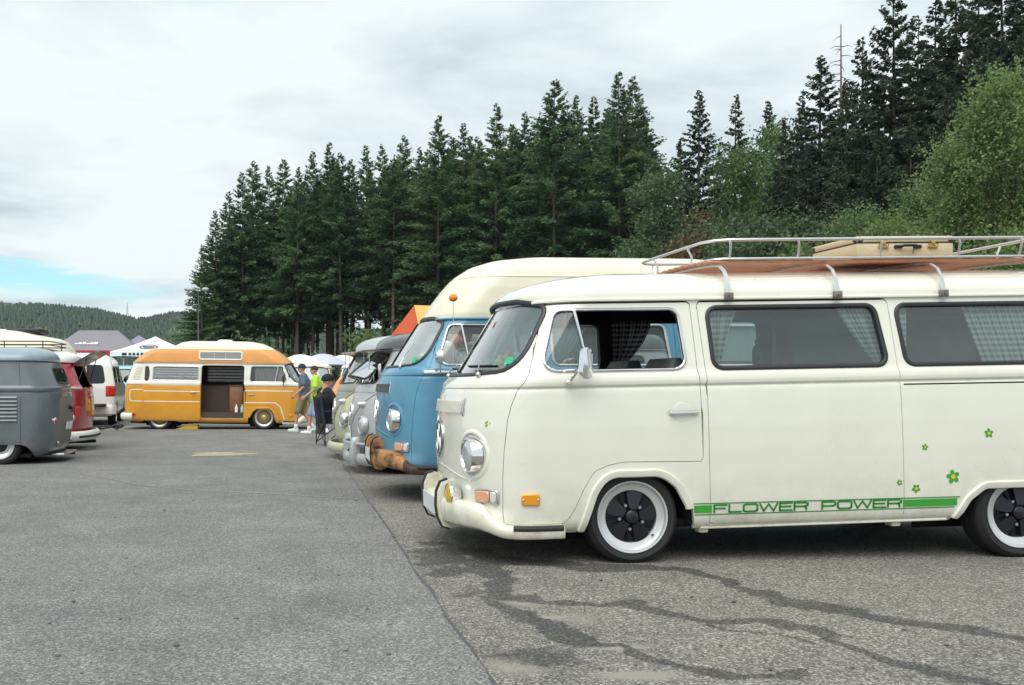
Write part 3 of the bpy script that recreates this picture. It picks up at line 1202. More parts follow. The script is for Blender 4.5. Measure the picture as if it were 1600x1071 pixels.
    c, n = S.ptn('f', 0, .80)
    circ = [(0.122 * math.cos(2 * PI * k / 36), .765 + .122 * math.sin(2 * PI * k / 36)) for k in range(36)]
    P, N = S.path('f', circ, 1, .006)
    em.strip(P, N, prof(.024, .008, .012), closed=True)
    for st in ([(-.048, .870), (0, .780), (.048, .870)], [(-.105, .820), (-.045, .665), (0, .760), (.045, .665), (.105, .820)]):
        P, N = S.path('f', dens(st, .03, False), 1, .004)
        em.strip(P, N, prof(.017, .006, .01))
    tag(em.build('emblem', o.get('emblem', M['nickel']), root))
    return root, S


def bay_bumper(root, S, m, rub, plate=True, guards=True, name='front_bumper', curl=1.0, patt=None):
    """wrap-round bumper with step ends; sections by arc length from the nose centre"""
    prof_q = [(0.0, .315, .17, .07), (.40, .315, .17, .07), (.68, .312, .165, .068), (.75, .298, .148, .062), (.81, .262, .11, .052), (.87, .228, .084, .045), (.95, .222, .082, .04), (1.22, .222, .082, .035)]
    qs = np.unique(np.concatenate([np.linspace(0, .66, 10), np.linspace(.66, .90, 12), np.linspace(.90, 1.22, 8)]))
    rings = []
    for q in list(-qs[::-1][:-1]) + list(qs):
        a = abs(q)
        zc, h, off = (float(np.interp(a, [p[0] for p in prof_q], [p[k] for p in prof_q])) for k in (1, 2, 3))
        p, n = S.ptn('f', q, .36)
        n = Vector((n.x, n.y, 0)).normalized()
        p = Vector((p.x, p.y, 0))
        ring = []
        for (d, zz) in ((-.07, -.48), (-.02, -.5), (.010, -.47), (.024, -.36), (.028, 0), (.025, .30), (.010, .43), (-.02, .48), (-.07, .46)):
            ring.append(tuple(p + n * (off + d) + Vector((0, 0, zc + zz * h))))
        rings.append(ring)
    if patt:
        k0 = int((np.array(list(-qs[::-1][:-1]) + list(qs)) < -.83).sum())
        bm_ = MB().loft(rings[:k0 + 1], 1, True, True)
        bm_.loft(rings[k0:len(rings) - k0], 0, True, True)
        bm_.loft(rings[len(rings) - k0 - 1:], 1, True, True)
        b = bm_.build(name, [m, patt], root, smooth=50)
    else:
        b = MB().loft(rings, closed=True, caps=True).build(name, m, root, smooth=50)
    for sg in (-1, 1):
        P, N = [], []
        for q in np.linspace(.93, 1.21, 8):
            p, n = S.ptn('f', sg * q, .36)
            n = Vector((n.x, n.y, 0)).normalized()
            P.append(Vector((p.x, p.y, .250)) + n * .058)
            N.append(n)
        MB().strip(P, N, prof(.034, .02, .02)).build('step_rubber', M['rubber'], b)
    if guards:
        for sg in (-1, 1):
            y = sg * .30
            side = [(.06, .49), (.0, .505), (-.045, .49), (-.072, .43), (-.078, .34), (-.068, .26), (-.04, .20), (.01, .185), (.06, .20)]
            g = MB().loft([[(a, y - .035, z) for a, z in side], [(a - .006, y - .025, z) for a, z in side], [(a - .006, y + .025, z) for a, z in side], [(a, y + .035, z) for a, z in side]][::1], caps=True).build('bumper_guard', m, b, smooth=40)
            pts = [Vector((a - .006, y, z)) for a, z in side[1:8]]
            MB().strip(pts, [Vector((-1, 0, .0001))] * len(pts), [(-.02, -.01), (-.02, .012), (.02, .012), (.02, -.01)]).build('guard_rubber', rub, b)
    if plate:
        MB().box((-.090, -.25, .27), (-.082, .25, .385)).build('number_plate', M['plate'], b)
    return b


# ================================================================== the white bus in front
TH = R(4.7)
SW = dict(name='camper_van', label='cream white bus with FLOWER POWER stripe, green flowers and wooden roof rack', cat='van', group='buses parked along the right row',
          loc=(.583, 6.901, -.021), rz=TH, rake=.02, paint=M['white'], near=-1, wheel='fuchs', wheel_r=.293, wheel_z=(.292, .241),
          wins=('mid', 'third'), farwins=('mid',), door_open_window=True, gutter=M['white'], wsglass=M['glassw'], step=.018, track=.825, gap=.0038)
white, WS = bay_bus(SW)
bay_bumper(white, WS, M['white2'], M['rubber'])

# lines and pressings
line_on(WS, 's', [(2.83, 1.082), (4.2, 1.078)], -1, white, 'slide_rail_slot', M['black'], .010, .003)
line_on(WS, 's', [(1.50, .212), (3.12, .218)], -1, white, 'sill_flange', M['white2'], .02, .012)
for x in (1.53, 2.80):
    jk = MB().box((x - .03, -.80, .175), (x + .03, -.72, .215), bev=.008)
    jk.build('jacking_point', M['white2'], white)

# front pressing line under the headlights, swept up at each side
pl = [(-.75, .93), (-.745, .70), (-.70, .56), (-.60, .520), (-.45, .535), (-.2, .575), (0, .59)]
for sg in (-1, 1):
    line_on(WS, 'f', [(sg * abs(a), b) for a, b in rpoly(pl, [0, .1, .12, .1, .1, .1, 0])], 1, white, 'nose_pressing', M['white'], .016, .004)

# door handle in its dish
p, n = WS.ptn('s', 1.38, .937)
hd = disc_on(p, n, [(.001, .0016), (.05, .0018), (.060, .0012), (.063, -.002)], 'handle_dish', M['white'], white, 24)
mb = MB()
P, N = WS.path('s', [(1.30, .936), (1.33, .936), (1.40, .938), (1.46, .939), (1.475, .939)], -1, .02)
mb.strip(P, N, prof(.022, .016, .006))
for u in (1.305, 1.45):
    P, N = WS.path('s', [(u - .012, .937), (u + .014, .937)], -1, .002)
    mb.strip(P, N, prof(.03, .022, .0))
mb.build('door_handle', M['chrome'], white)

# amber side marker, with its two screws
mk = plate_on(WS, 's', .412, .423, .108, .070, .02, -1, 'side_marker', M['amber'], white, .015)
sc_ = MB()
for u in (.370, .454):
    p, n = WS.ptn('s', u, .423)
    sc_.ball(tuple(p + n * .02), .007, 8, 5)
sc_.build('marker_screws', M['dullchrome'], mk)

# yellow fog lamps on the bumper
for sg in (-1, 1):
    fl = disc_on(Vector((-.015, sg * .43, .415)), Vector((-1, sg * .12, 0)), [(.001, -.075), (.05, -.065), (.076, -.02), (.080, .0), (.076, .012)], 'fog_lamp', M['chrome'], white, 28)
    disc_on(Vector((-.015, sg * .43, .415)), Vector((-1, sg * .12, 0)), [(.001, .022), (.045, .018), (.075, .008)], 'fog_lens', M['yellowlens'], fl, 28)
    MB().tube([(.01, sg * .43, .35), (.02, sg * .43, .31)], .014, 8).build('lamp_bracket', M['rusty'], fl)


# ------------------------------------------------------------------ stripe, lettering, flowers
def film(mode, pts, w, mb, off=.0012):
    P, N = WS.path(mode, dens(pts, .03, False), -1, off)
    mb.strip(P, N, flat(w, .0012))


def zs_(x, f):       # stripe edges follow the sill
    return (.366 - .006 * (x - 1.445) / 1.75) if f else (.296 + .0 * x)


for pts in ([(1.438, zs_(1.44, 1)), (3.19, zs_(3.19, 1))], [(1.45, zs_(1.44, 0)), (3.155, zs_(3.19, 0))]):
    lines = MB()
    film('s', pts, .006, lines)
    lines.build('stripe_outline', M['greend'], white)
for pts, w_ in (([(1.447, .331), (1.56, .331)], .048), ([(2.81, .328), (3.172, .328)], .046)):
    fill = MB()
    film('s', pts, w_, fill)
    fill.build('stripe_band', M['green'], white)


def letters(text, x0, x1, z0, z1, stroke=.0105):
    r = .28
    G = {
        'F': (.78, [[(0, 0), (0, 1), (1, 1)], [(0, .52), (.86, .52)]]),
        'L': (.74, [[(0, 1), (0, 0), (1, 0)]]),
        'O': (.86, 'O'),
        'W': (1.10, [[(0, 1), (.22, 0), (.5, .95), (.78, 0), (1, 1)]]),
        'E': (.76, [[(1, 1), (0, 1), (0, 0), (1, 0)], [(0, .52), (.9, .52)]]),
        'R': (.84, [[(0, 0), (0, 1), (.82, 1), (1, .88), (1, .62), (.82, .48), (0, .48)], [(.70, .48), (.86, .38), (.90, 0)]]),
        'P': (.84, [[(0, 0), (0, 1), (.82, 1), (1, .88), (1, .56), (.82, .42), (0, .42)]]),
        ' ': (.60, []),
    }
    tot = sum(G[c][0] for c in text) + .16 * (len(text) - 1)
    k = (x1 - x0) / tot
    x = x0
    for c in text:
        w, st = G[c]
        mb = MB()
        if st == 'O':
            st = [rpoly([(0, 0), (1, 0), (1, 1), (0, 1)], .2, 3)]
            st[0] = st[0] + st[0][:1]
        for s in st:
            pts = [(x + a * w * k, z0 + b * (z1 - z0)) for a, b in s]
            for a, b in zip(pts[:-1], pts[1:]):     # one small bar per stroke, square ends
                d = np.array(b) - np.array(a)
                L = np.linalg.norm(d)
                if L < 1e-6:
                    continue
                u = d / L * stroke * .42
                film('s', [tuple(np.array(a) - u), tuple(np.array(b) + u)], stroke * (1 if abs(d[0]) > abs(d[1]) * .3 else 1.15), mb, .0014)
        if mb.f:
            mb.build('letter', M['greend'], white)
        x += (w + .16) * k


letters('FLOWER POWER', 1.575, 2.797, .3085, .3535)


def flower(mode, u, z, r, rot):
    mb = MB()
    for k in range(5):
        a = rot + 2 * PI * k / 5
        c = (u + math.cos(a) * r * .62, z + math.sin(a) * r * .62)
        pts = [(c[0] + math.cos(a) * math.cos(t) * r * .42 - math.sin(a) * math.sin(t) * r * .33, c[1] + math.sin(a) * math.cos(t) * r * .42 + math.cos(a) * math.sin(t) * r * .33) for t in np.linspace(0, 2 * PI, 13)[:-1]]
        P, N = WS.path(mode, pts, -1, .0015 + .0002 * k)
        mb.add(P, [tuple(range(12))])
    petals = mb.build('flower_sticker', M['green'], white)
    c = MB()
    pts = [(u + math.cos(t) * r * .34, z + math.sin(t) * r * .34) for t in np.linspace(0, 2 * PI, 13)[:-1]]
    P, N = WS.path(mode, pts, -1, .0032)
    c.add(P, [tuple(range(12))])
    c.build('flower_centre', M['floweryellow'], petals)


for u, z, r, rot in ((3.385, .76, .030, .3), (2.956, .681, .021, .1), (2.785, .462, .019, .6), (2.895, .420, .028, .9), (3.142, .489, .044, .5)):
    flower('s', u, z, r, rot)
flower('f', -.74, .885, .022, .4)

# ------------------------------------------------------------------ mirror, wipers, aerial
mr = MB()
mr.tube([(.66, -.885, 1.135), (.665, -.93, 1.16), (.70, -.965, 1.215), (.715, -.97, 1.235)], [.012, .009, .008, .012], 8)
mr.ball((.66, -.872, 1.135), .020, 10, 8)
mir = mr.build('door_mirror', M['chrome'], white)
rings = []
for k, (d, s_) in enumerate(((-.035, .35), (-.028, .75), (-.012, .97), (.0, 1.0), (.012, 1.0), (.014, .9))):
    pts = rpoly([(-.06 * s_, -.095 * s_), (.06 * s_, -.095 * s_), (.052 * s_, .095 * s_), (-.052 * s_, .095 * s_)], .035 * s_, 4)
    rings.append([(d, a, b) for a, b in pts])
MB().loft(rings, caps=True).build('mirror_head', M['chrome'], mir, smooth=60, xf=Matrix.Translation((.735, -.985, 1.25)) @ Matrix.Rotation(R(-52), 4, 'Z') @ Matrix.Rotation(R(-6), 4, 'X'))
for sg in (-1, 1):
    p, n = WS.ptn('f', sg * .50 - .03, 1.185)
    w = MB()
    w.ball(tuple(p + n * .015), .02, 10, 6)
    P, N = WS.path('f', [(sg * .50 - .03, 1.19), (sg * .50 + .02, 1.235), (sg * .50 + .10, 1.26)], 1, .035)
    w.tube(P, .006, 6)
    w = w.build('wiper_arm', M['dullchrome'], white)
    P, N = WS.path('f', dens([(sg * .50 - .16, 1.236), (sg * .50 + .22, 1.242)], .05, False), 1, .016)
    MB().strip(P, N, prof(.010, .02)).build('wiper_blade', M['black'], w)
ap, an = WS.ptn('f', .70, 1.16)
ae = MB()
ae.lathe([(.001, .05), (.012, .045), (.02, .01), (.022, -.01)], c=tuple(ap), n=12)
ae.tube([tuple(ap + Vector((0, 0, .04))), tuple(ap + Vector((.015, .01, .62)))], .0028, 6)
ae = ae.build('aerial', M['dullchrome'], white)
MB().ball(tuple(ap + Vector((.015, .01, .635))), (.034, .034, .029), 16, 10).build('aerial_ball', mat('orange_foam', (.80, .23, .02), .7), ae)
p, n = WS.ptn('f', -.70, 1.275)
disc_on(p - n * .004, n, [(.001, .002), (.036, .0015), (.037, 0)], 'round_sticker', mat('green_sticker', (.02, .42, .20), .4), white, 20)
p2, n2 = WS.ptn('f', -.70, 1.272)
MB().strip([p2 - n2 * .0005 + Vector((0, 0, -.01)) + Vector((.02, .02, 0)) * -1, p2 - n2 * .0005 + Vector((.02, .02, -.01))], [n2, n2], flat(.02, .002)).build('sticker_strip', M['plate'], white)

# ------------------------------------------------------------------ cabin
d = MB()
d.box((.34, -.70, .80), (.66, .70, 1.165), bev=.04)
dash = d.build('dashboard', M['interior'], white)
MB().tube([(.70 + .17 * math.sin(t) * .45, -.38 + .19 * math.cos(t), 1.08 + .19 * math.sin(t) * .9 * .55) for t in np.linspace(0, 2 * PI, 25)[:-1]], .012, 8, closed=True).tube([(.70, -.38, 1.06), (.56, -.38, .92)], .018).build('steering_wheel', M['black'], white)
for y0, y1 in ((-.66, -.14), (.08, .66)):
    seat_mesh(1.16, y0, y1, .62, .56).build('front_seat', M['seat'], white)
seat_mesh(3.1, -.6, .55, .58, .5).build('rear_bench', M['seat'], white)
cb = MB()
cb.box((2.64, .40, .46), (4.25, .44, 1.585))
board = cb.build('partition_board', M['interior_g'], white)
cb = MB()
cb.box((2.46, .36, .46), (2.62, .66, 1.235), bev=.006)
cb.box((2.625, .34, .46), (2.75, .395, 1.585), bev=.004)
cb.build('side_cabinet', M['wood2'], white)
for y0, y1 in ((-.62, -.08), (.08, .62)):
    MB().box((.70, y0, 1.50), (.73, y1, 1.585), bev=.012).build('sun_visor', M['interior_g'], white)


def put_in(o, root):
    """keeps o at top level but sets it where the local pose of root puts it"""
    bpy.context.view_layer.update()
    o.matrix_world = root.matrix_world @ o.matrix_world
    return o


def child_xf(root):
    return Matrix.LocRotScale(root.location, root.rotation_euler, None)


WX = child_xf(white)


def hang(mb, m, label, group, xf, name='curtain'):
    o = mb.build(name, m, None, smooth=180, xf=None)
    o.matrix_world = xf
    return tag(o, label, 'curtain', group)


def sway(k0, k1):
    return lambda t: (k0(t), k1(t))


G = 'gingham curtains inside the white bus'
hang(curtain_mesh((1.60, -.70, 1.588), (1.83, -.70, 1.588), (1.64, -.765, 1.245), (1.68, -.765, 1.245), 6, .012, gather=lambda t: (t, t ** .75 if t < 1 else 1)), M['gingham'],
     'mint gingham curtain tied back behind the white bus front pillar, at the middle window', G, WX)
hang(curtain_mesh((2.48, -.70, 1.588), (2.71, -.70, 1.588), (2.70, -.765, 1.21), (2.76, -.765, 1.21), 6, .012, gather=lambda t: (t ** 1.15, t)), M['gingham'],
     'mint gingham curtain swept to the rear edge of the middle window of the white bus', G, WX)
hang(curtain_mesh((2.84, -.70, 1.588), (2.96, -.70, 1.588), (2.88, -.765, 1.26), (2.905, -.765, 1.26), 4, .012, gather=lambda t: (t, t)), M['gingham'],
     'narrow mint gingham curtain at the front edge of the last window of the white bus', G, WX)
hang(curtain_mesh((3.33, -.70, 1.588), (4.05, -.70, 1.588), (3.44, -.765, 1.195), (4.05, -.765, 1.195), 10, .012), M['gingham'],
     'wide mint gingham curtain drawn across the last window of the white bus', G, WX)
hang(curtain_mesh((1.46, .66, 1.592), (1.78, .66, 1.592), (1.50, .73, 1.25), (1.58, .73, 1.25), 7, .016, gather=lambda t: (t, t ** 1.8)), M['ginghamk'],
     'black and white gingham curtain seen through the open door window of the white bus', G, WX)

# bottle on the cabinet and soft toys on the dashboard
bt = MB().lathe([(.001, 0), (.034, 0), (.036, .01), (.036, .11), (.030, .135), (.013, .155), (.012, .185), (.001, .186)], n=16)
bo = bt.build('bottle', mat('green_bottle', (.02, .09, .05), .15, coat=.5), None)
bo.matrix_world = WX @ Matrix.Translation((2.53, .46, 1.236))
tag(bo, 'dark green bottle on the wooden cabinet inside the white bus', 'bottle')
MB().lathe([(.0145, .165), (.0150, .19), (.001, .191)], n=12).build('bottle_cap', M['black'], bo)
MB().lathe([(.0368, .03), (.0368, .08)], n=16).build('bottle_label', M['brownpanel'], bo)


def toy(loc, cols, label, sz=1.0):
    mb = MB().ball((0, 0, .045 * sz), (.05 * sz, .055 * sz, .05 * sz), 12, 8)
    t = mb.build('soft_toy', cols[0], None)
    MB().ball((-.01, 0, .115 * sz), (.038 * sz, .04 * sz, .036 * sz), 12, 8).build('head', cols[1], t)
    lm = MB()
    for sg in (-1, 1):
        lm.ball((-.03 * sz, sg * .05 * sz, .05 * sz), (.02 * sz, .02 * sz, .03 * sz), 8, 6)
        lm.ball((-.04 * sz, sg * .03 * sz, .018 * sz), (.03 * sz, .018 * sz, .018 * sz), 8, 6)
    lm.build('limbs', cols[2], t)
    e = MB()
    for sg in (-1, 1):
        e.ball((-.01, sg * .028 * sz, .148 * sz), (.012 * sz, .014 * sz, .02 * sz), 8, 6)
    e.build('ears', cols[0], t)
    t.matrix_world = WX @ Matrix.Translation(loc)
    tag(t, label, 'toy', 'soft toys on the dashboard')


PL = {k: mat('plush_' + k, c, .95) for k, c in dict(yellow=(.70, .66, .12), orange=(.75, .28, .05), red=(.65, .10, .08), blue=(.08, .38, .68), lime=(.30, .50, .08), pink=(.7, .25, .25)).items()}
toy((.45, -.52, 1.165), (PL['blue'], PL['blue'], PL['orange']), 'blue soft toy on the dashboard, beside the green windscreen sticker', 1.0)
toy((.42, -.36, 1.165), (PL['red'], PL['orange'], PL['pink']), 'red soft toy with orange head sitting on the dashboard', 1.15)
toy((.40, -.20, 1.165), (PL['yellow'], PL['yellow'], PL['red']), 'yellow soft toy with red limbs on the dashboard', 1.0)
toy((.37, .05, 1.165), (PL['lime'], PL['lime'], PL['yellow']), 'lime green soft toy at the middle of the dashboard', .9)

# ------------------------------------------------------------------ roof rack
BX = (1.724, 2.44, 3.152, 3.86)


def bow_path(x):
    pts = [(-.792, 1.668), (-.788, 1.72), (-.772, 1.77), (-.735, 1.825), (-.67, 1.862), (-.58, 1.873)]
    pts += [(y, 1.873 + .020 * (1 - (y / .58) ** 2)) for y in np.linspace(-.45, .45, 9)]
    pts += [(-a, b) for a, b in pts[:6][::-1]]
    return [(x, a, b) for a, b in pts]


def loop_rail(z, hx, hy, r, xc=2.80):
    pts = rpoly([(xc - hx, -hy), (xc + hx, -hy), (xc + hx, hy), (xc - hx, hy)], r, 8)
    return [(a, b, z) for a, b in dens(pts, .25)]


rk = MB().tube(loop_rail(1.913, 1.10, .63, .10), .009, 8, closed=True).build('roof_rack', M['alu'], white)
for x in BX:
    MB().strip([Vector(p) for p in bow_path(x)], [Vector((1, 0, 0))] * 21, [(-.005, -.0105), (-.005, .0105), (.005, .0105), (.005, -.0105)]).build('bow', M['alu'], rk, smooth=40)
for x in BX:
    for sg in (-1, 1):
        c = MB().box((x - .026, sg * .795 - .014, 1.638), (x + .026, sg * .795 + .014, 1.682), bev=.004)
        c.lathe([(.001, .022), (.007, .022), (.008, .01)], c=(x, sg * .795, 1.66), axis='y', n=8) if sg > 0 else c.lathe([(.001, -.022), (.007, -.022), (.008, -.01)], c=(x, sg * .795, 1.66), axis='y', n=8)
        c.build('clamp', M['clamp'], rk)
slat0 = None
for i in range(13):
    y = -.60 + 1.2 * i / 12
    z = 1.883 + .020 * (1 - min(1, (y / .58) ** 2))
    if slat0 is None:
        slat0 = MB().box((1.66, -.027, 0), (3.98, .027, .018), bev=.004).build('slat', M['wood'], rk)
        s_ = slat0
    else:
        s_ = slat0.copy()
        COL.objects.link(s_)
    s_.parent = rk
    s_.location = (0, y, z)
MB().tube(loop_rail(2.032, 1.13, .66, .16), .0105, 8, closed=True).build('top_rail', M['alu'], rk)
for x, sg in [(x, s) for x in (1.81, 2.27, 2.83, 3.37, 3.80) for s in (-1, 1)]:
    MB().tube([(x, sg * .63, 1.915), (x + .004, sg * .64, 1.96), (x - .004, sg * .662, 2.0), (x - .01, sg * .66, 2.030)], .0075, 8).build('post', M['alu'], rk)
for y in (-.3, .3):
    for x, sx in ((1.70, -1), (3.90, 1)):
        MB().tube([(x, y, 1.915), (x - sx * .0, y, 1.97), (x + sx * .03, y, 2.030)], .0075, 8).build('post', M['alu'], rk)

# suitcase lying on the rack
cs = empty('suitcase', (0, 0, 0), (0, 0, 0), 'tan woven suitcase with dark corners and brass locks on the wooden roof rack', 'suitcase')
cs.matrix_world = WX @ Matrix.Translation((3.085, -.24, 1.9225)) @ Matrix.Rotation(R(1.0), 4, 'Z') @ Matrix.Diagonal((.95, 1, .95, 1))
MB().box((-.36, -.27, 0), (.36, .27, .1075), bev=.008).build('case_body', M['wicker'], cs)
MB().box((-.363, -.273, .110), (.363, .273, .155), bev=.010).build('case_lid', M['wicker'], cs)
MB().box((-.3605, -.2705, .104), (.3605, .2705, .1125)).build('case_seam', M['leather'], cs)
for sx in (-1, 1):
    for sy in (-1, 1):
        c = MB()
        c.ball((sx * .338, sy * .248, .130), (.034, .034, .029), 12, 8)
        c.build('corner_cap', mat('corner_leather', (.05, .05, .06), .5) if sx == sy == -1 else bpy.data.materials['corner_leather'], cs)
for x in (-.17, .20):
    lk = MB()
    lk.box((x - .035, -.285, .070), (x + .035, -.272, .085), bev=.003)
    lk.box((x - .014, -.287, .082), (x + .014, -.274, .132), bev=.003)
    lk.tube([(x - .03, -.284, .072), (x - .036, -.284, .095), (x - .02, -.284, .1)], .004, 6)
    lk.tube([(x + .03, -.284, .072), (x + .036, -.284, .095), (x + .02, -.284, .1)], .004, 6)
    lk.build('lock', M['brass'], cs)
hn = MB()
hn.tube([(-.05, -.285, .078), (-.035, -.305, .084), (.055, -.305, .084), (.07, -.285, .078)], .010, 8)
for x in (-.06, .085):
    hn.box((x - .03, -.284, .066), (x + .03, -.271, .092), bev=.006)
hn.tube([(.03, -.31, .082), (.04, -.30, .05), (.045, -.285, .03)], .003, 5)
hn.build('handle', M['leather'], cs)


# ================================================================== ground
def fbm(X, Y, seed, octs=5, scale=1.0):
    """value noise, numpy"""
    rng = np.random.RandomState(seed)
    out = np.zeros(X.shape)
    amp, tot = 1.0, 0
    for o_ in range(octs):
        T = rng.rand(64, 64)
        x, y = X * scale * 2 ** o_ + 13.7 * o_, Y * scale * 2 ** o_ + 7.1 * o_
        xi, yi = np.floor(x).astype(int), np.floor(y).astype(int)
        fx, fy = x - xi, y - yi
        fx, fy = fx * fx * (3 - 2 * fx), fy * fy * (3 - 2 * fy)
        a, b = T[xi % 64, yi % 64], T[(xi + 1) % 64, yi % 64]
        c, d = T[xi % 64, (yi + 1) % 64], T[(xi + 1) % 64, (yi + 1) % 64]
        out += amp * (a + (b - a) * fx + (c - a) * fy + (a - b - c + d) * fx * fy)
        tot += amp
        amp *= .55
    return out / tot


def asphalt(name, base, stone, tint, fine, contrast, bump, stain=False, big=.14):
    m = bpy.data.materials.new(name)
    m.use_nodes = True
    nt = m.node_tree
    L = nt.links
    b = nt.nodes['Principled BSDF']
    t = nt.nodes.new('ShaderNodeTexCoord')

    def nz(scale, detail, rough=.6, kind='ShaderNodeTexNoise'):
        n = nt.nodes.new(kind)
        n.inputs['Scale'].default_value = scale
        if kind == 'ShaderNodeTexNoise':
            n.inputs['Detail'].default_value = detail
            n.inputs['Roughness'].default_value = rough
        L.new(t.outputs['Object'], n.inputs['Vector'])
        return n

    def ramp(f, stops):
        r = nt.nodes.new('ShaderNodeValToRGB')
        e = r.color_ramp.elements
        while len(e) < len(stops):
            e.new(.5)
        for el, (p, c) in zip(e, stops):
            el.position = p
            el.color = (*c, 1)
        L.new(f, r.inputs[0])
        return r.outputs[0]

    def mix(a, c, f, blend='MIX'):
        n = nt.nodes.new('ShaderNodeMix')
        n.data_type = 'RGBA'
        n.blend_type = blend
        if isinstance(f, float):
            n.inputs[0].default_value = f
        else:
            L.new(f, n.inputs[0])
        for i, q in ((6, a), (7, c)):
            if isinstance(q, tuple):
                n.inputs[i].default_value = (*q, 1)
            else:
                L.new(q, n.inputs[i])
        return n.outputs[2]
    vo = nz(fine, 0, kind='ShaderNodeTexVoronoi')
    grain = nz(fine * .8, 3, .7)
    c = ramp(vo.outputs['Color'], [(.2, tuple(q * (1 - contrast) for q in base)), (.55, base), (.85, stone)])
    g2 = ramp(grain.outputs[0], [(.35, (1 - contrast,) * 3), (.65, (1 + contrast * .6,) * 3)])
    c = mix(c, g2, 1.0, 'MULTIPLY')
    mid = nz(1.7, 6, .65)
    c = mix(c, ramp(mid.outputs[0], [(.3, (1 - big,) * 3), (.7, (1 + big, 1 + big * .95, 1 + big * .85))]), 1.0, 'MULTIPLY')
    lg = nz(.22, 5, .6)
    c = mix(c, ramp(lg.outputs[0], [(.35, (.86, .87, .89)), (.65, tint)]), 1.0, 'MULTIPLY')
    rough = .88
    b.inputs['Roughness'].default_value = rough
    b.inputs['Specular IOR Level'].default_value = .35
    if stain:
        def edged(attr, amp, lo, hi, scale):
            """attribute with a porous, broken edge"""
            a = nt.nodes.new('ShaderNodeAttribute')
            a.attribute_name = attr
            n = nz(scale, 8, .7)
            m1 = nt.nodes.new('ShaderNodeMath')
            m1.operation = 'MULTIPLY_ADD'
            L.new(n.outputs[0], m1.inputs[0])
            m1.inputs[1].default_value = amp
            L.new(a.outputs['Fac'], m1.inputs[2])
            m2 = nt.nodes.new('ShaderNodeMapRange')
            m2.interpolation_type = 'SMOOTHSTEP'
            m2.inputs[1].default_value = lo + amp * .5
            m2.inputs[2].default_value = hi + amp * .5
            L.new(m1.outputs[0], m2.inputs[0])
            return m2.outputs[0]
        wet = edged('stain', 1.7, .28, .58, 5.5)
        wet2 = nt.nodes.new('ShaderNodeMath')
        wet2.operation = 'MULTIPLY'
        wet2.inputs[1].default_value = .92
        L.new(wet, wet2.inputs[0])
        c = mix(c, (.36, .37, .39), wet2.outputs[0], 'MULTIPLY')
        c = mix(c, (.27, .25, .215), edged('dust', .7, .25, .95, 12))
        mr = nt.nodes.new('ShaderNodeMapRange')
        mr.inputs[3].default_value = .88
        mr.inputs[4].default_value = .66
        L.new(wet, mr.inputs[0])
        L.new(mr.outputs[0], b.inputs['Roughness'])
    L.new(c, b.inputs['Base Color'])
    bp = nt.nodes.new('ShaderNodeBump')
    bp.inputs['Strength'].default_value = bump
    bp.inputs['Distance'].default_value = .006
    L.new(vo.outputs['Distance'], bp.inputs['Height'])
    L.new(bp.outputs[0], b.inputs['Normal'])
    return m


OLD = asphalt('old_asphalt', (.172, .166, .152), (.38, .365, .335), (1.12, 1.09, 1.03), 110, .36, .55, stain=True, big=.18)
OLDF = asphalt('old_asphalt_far', (.17, .165, .155), (.40, .39, .36), (1.1, 1.08, 1.04), 60, .4, .5)
NEWA = asphalt('lane_asphalt', (.182, .180, .175), (.32, .315, .305), (1.10, 1.09, 1.06), 110, .32, .45, big=.19)

g = MB().add([(-900, -150, 0), (900, -150, 0), (900, 2500, 0), (-900, 2500, 0)], [(0, 1, 2, 3)]).build('ground', OLDF, None, smooth=0)
tag(g, kind='structure')


def seam_x(y):
    y = np.asarray(y, float)
    base = np.interp(y, [0, 3, 4.04, 5.2, 6.2, 7.3, 10, 13, 17.4, 23], [.70, .665, .632, .60, .56, .54, .44, .33, .22, .12])
    base = base - .0387 * y
    return base + .014 * (fbm(y * 1.0, y * 0 + 3, 5, 5, 1.1) - .5) * 2 + .004 * np.sin(y * 5.1)


ys = np.concatenate([np.arange(-10, 2, .5), np.arange(2, 9, .03), np.arange(9, 24.5, .1)])
xe = seam_x(ys)
mb = MB()
v = [(-60, float(y), .008) for y in ys] + [(float(x), float(y), .008) for x, y in zip(xe, ys)]
n = len(ys)
mb.add(v, [(i, n + i, n + i + 1, i + 1) for i in range(n - 1)])
lane = tag(mb.build('road', NEWA, None, smooth=0), kind='structure')
# tar seam and crack along the lane's edge
mb = MB()
w0 = -.006 + .030 * fbm(ys * 3, ys * 0, 11, 4, 1.2)
off = .022 * (fbm(ys * 1.4, ys * 0 + 9, 21, 5, 1.3) - .5)
lo, hi = xe + off - np.maximum(w0, .0004) * .6, xe + off + np.maximum(w0, .0004) * .7
mb.add([(float(a), float(y), .0115) for a, y in zip(lo, ys)] + [(float(a), float(y), .0115) for a, y in zip(hi, ys)], [(i, n + i, n + i + 1, i + 1) for i in range(n - 1)])
tag(mb.build('road_seam', mat('tar_seam', (.085, .087, .092), .8, var=.4, vscale=30, bump=.5, bscale=150), None, smooth=0), kind='structure')

# older asphalt under the parked buses, with the water and oil streaks it really carries
xs = np.arange(-.25, 7.2, .025)
yy = np.concatenate([np.arange(2.2, 8.0, .025), np.arange(8.0, 14, .08)])
GX, GY = np.meshgrid(xs, yy)


def gp(px, py):
    Y = 1.12 * 1550 / (py - 600)
    return (px - 560) / 1550 * Y, Y


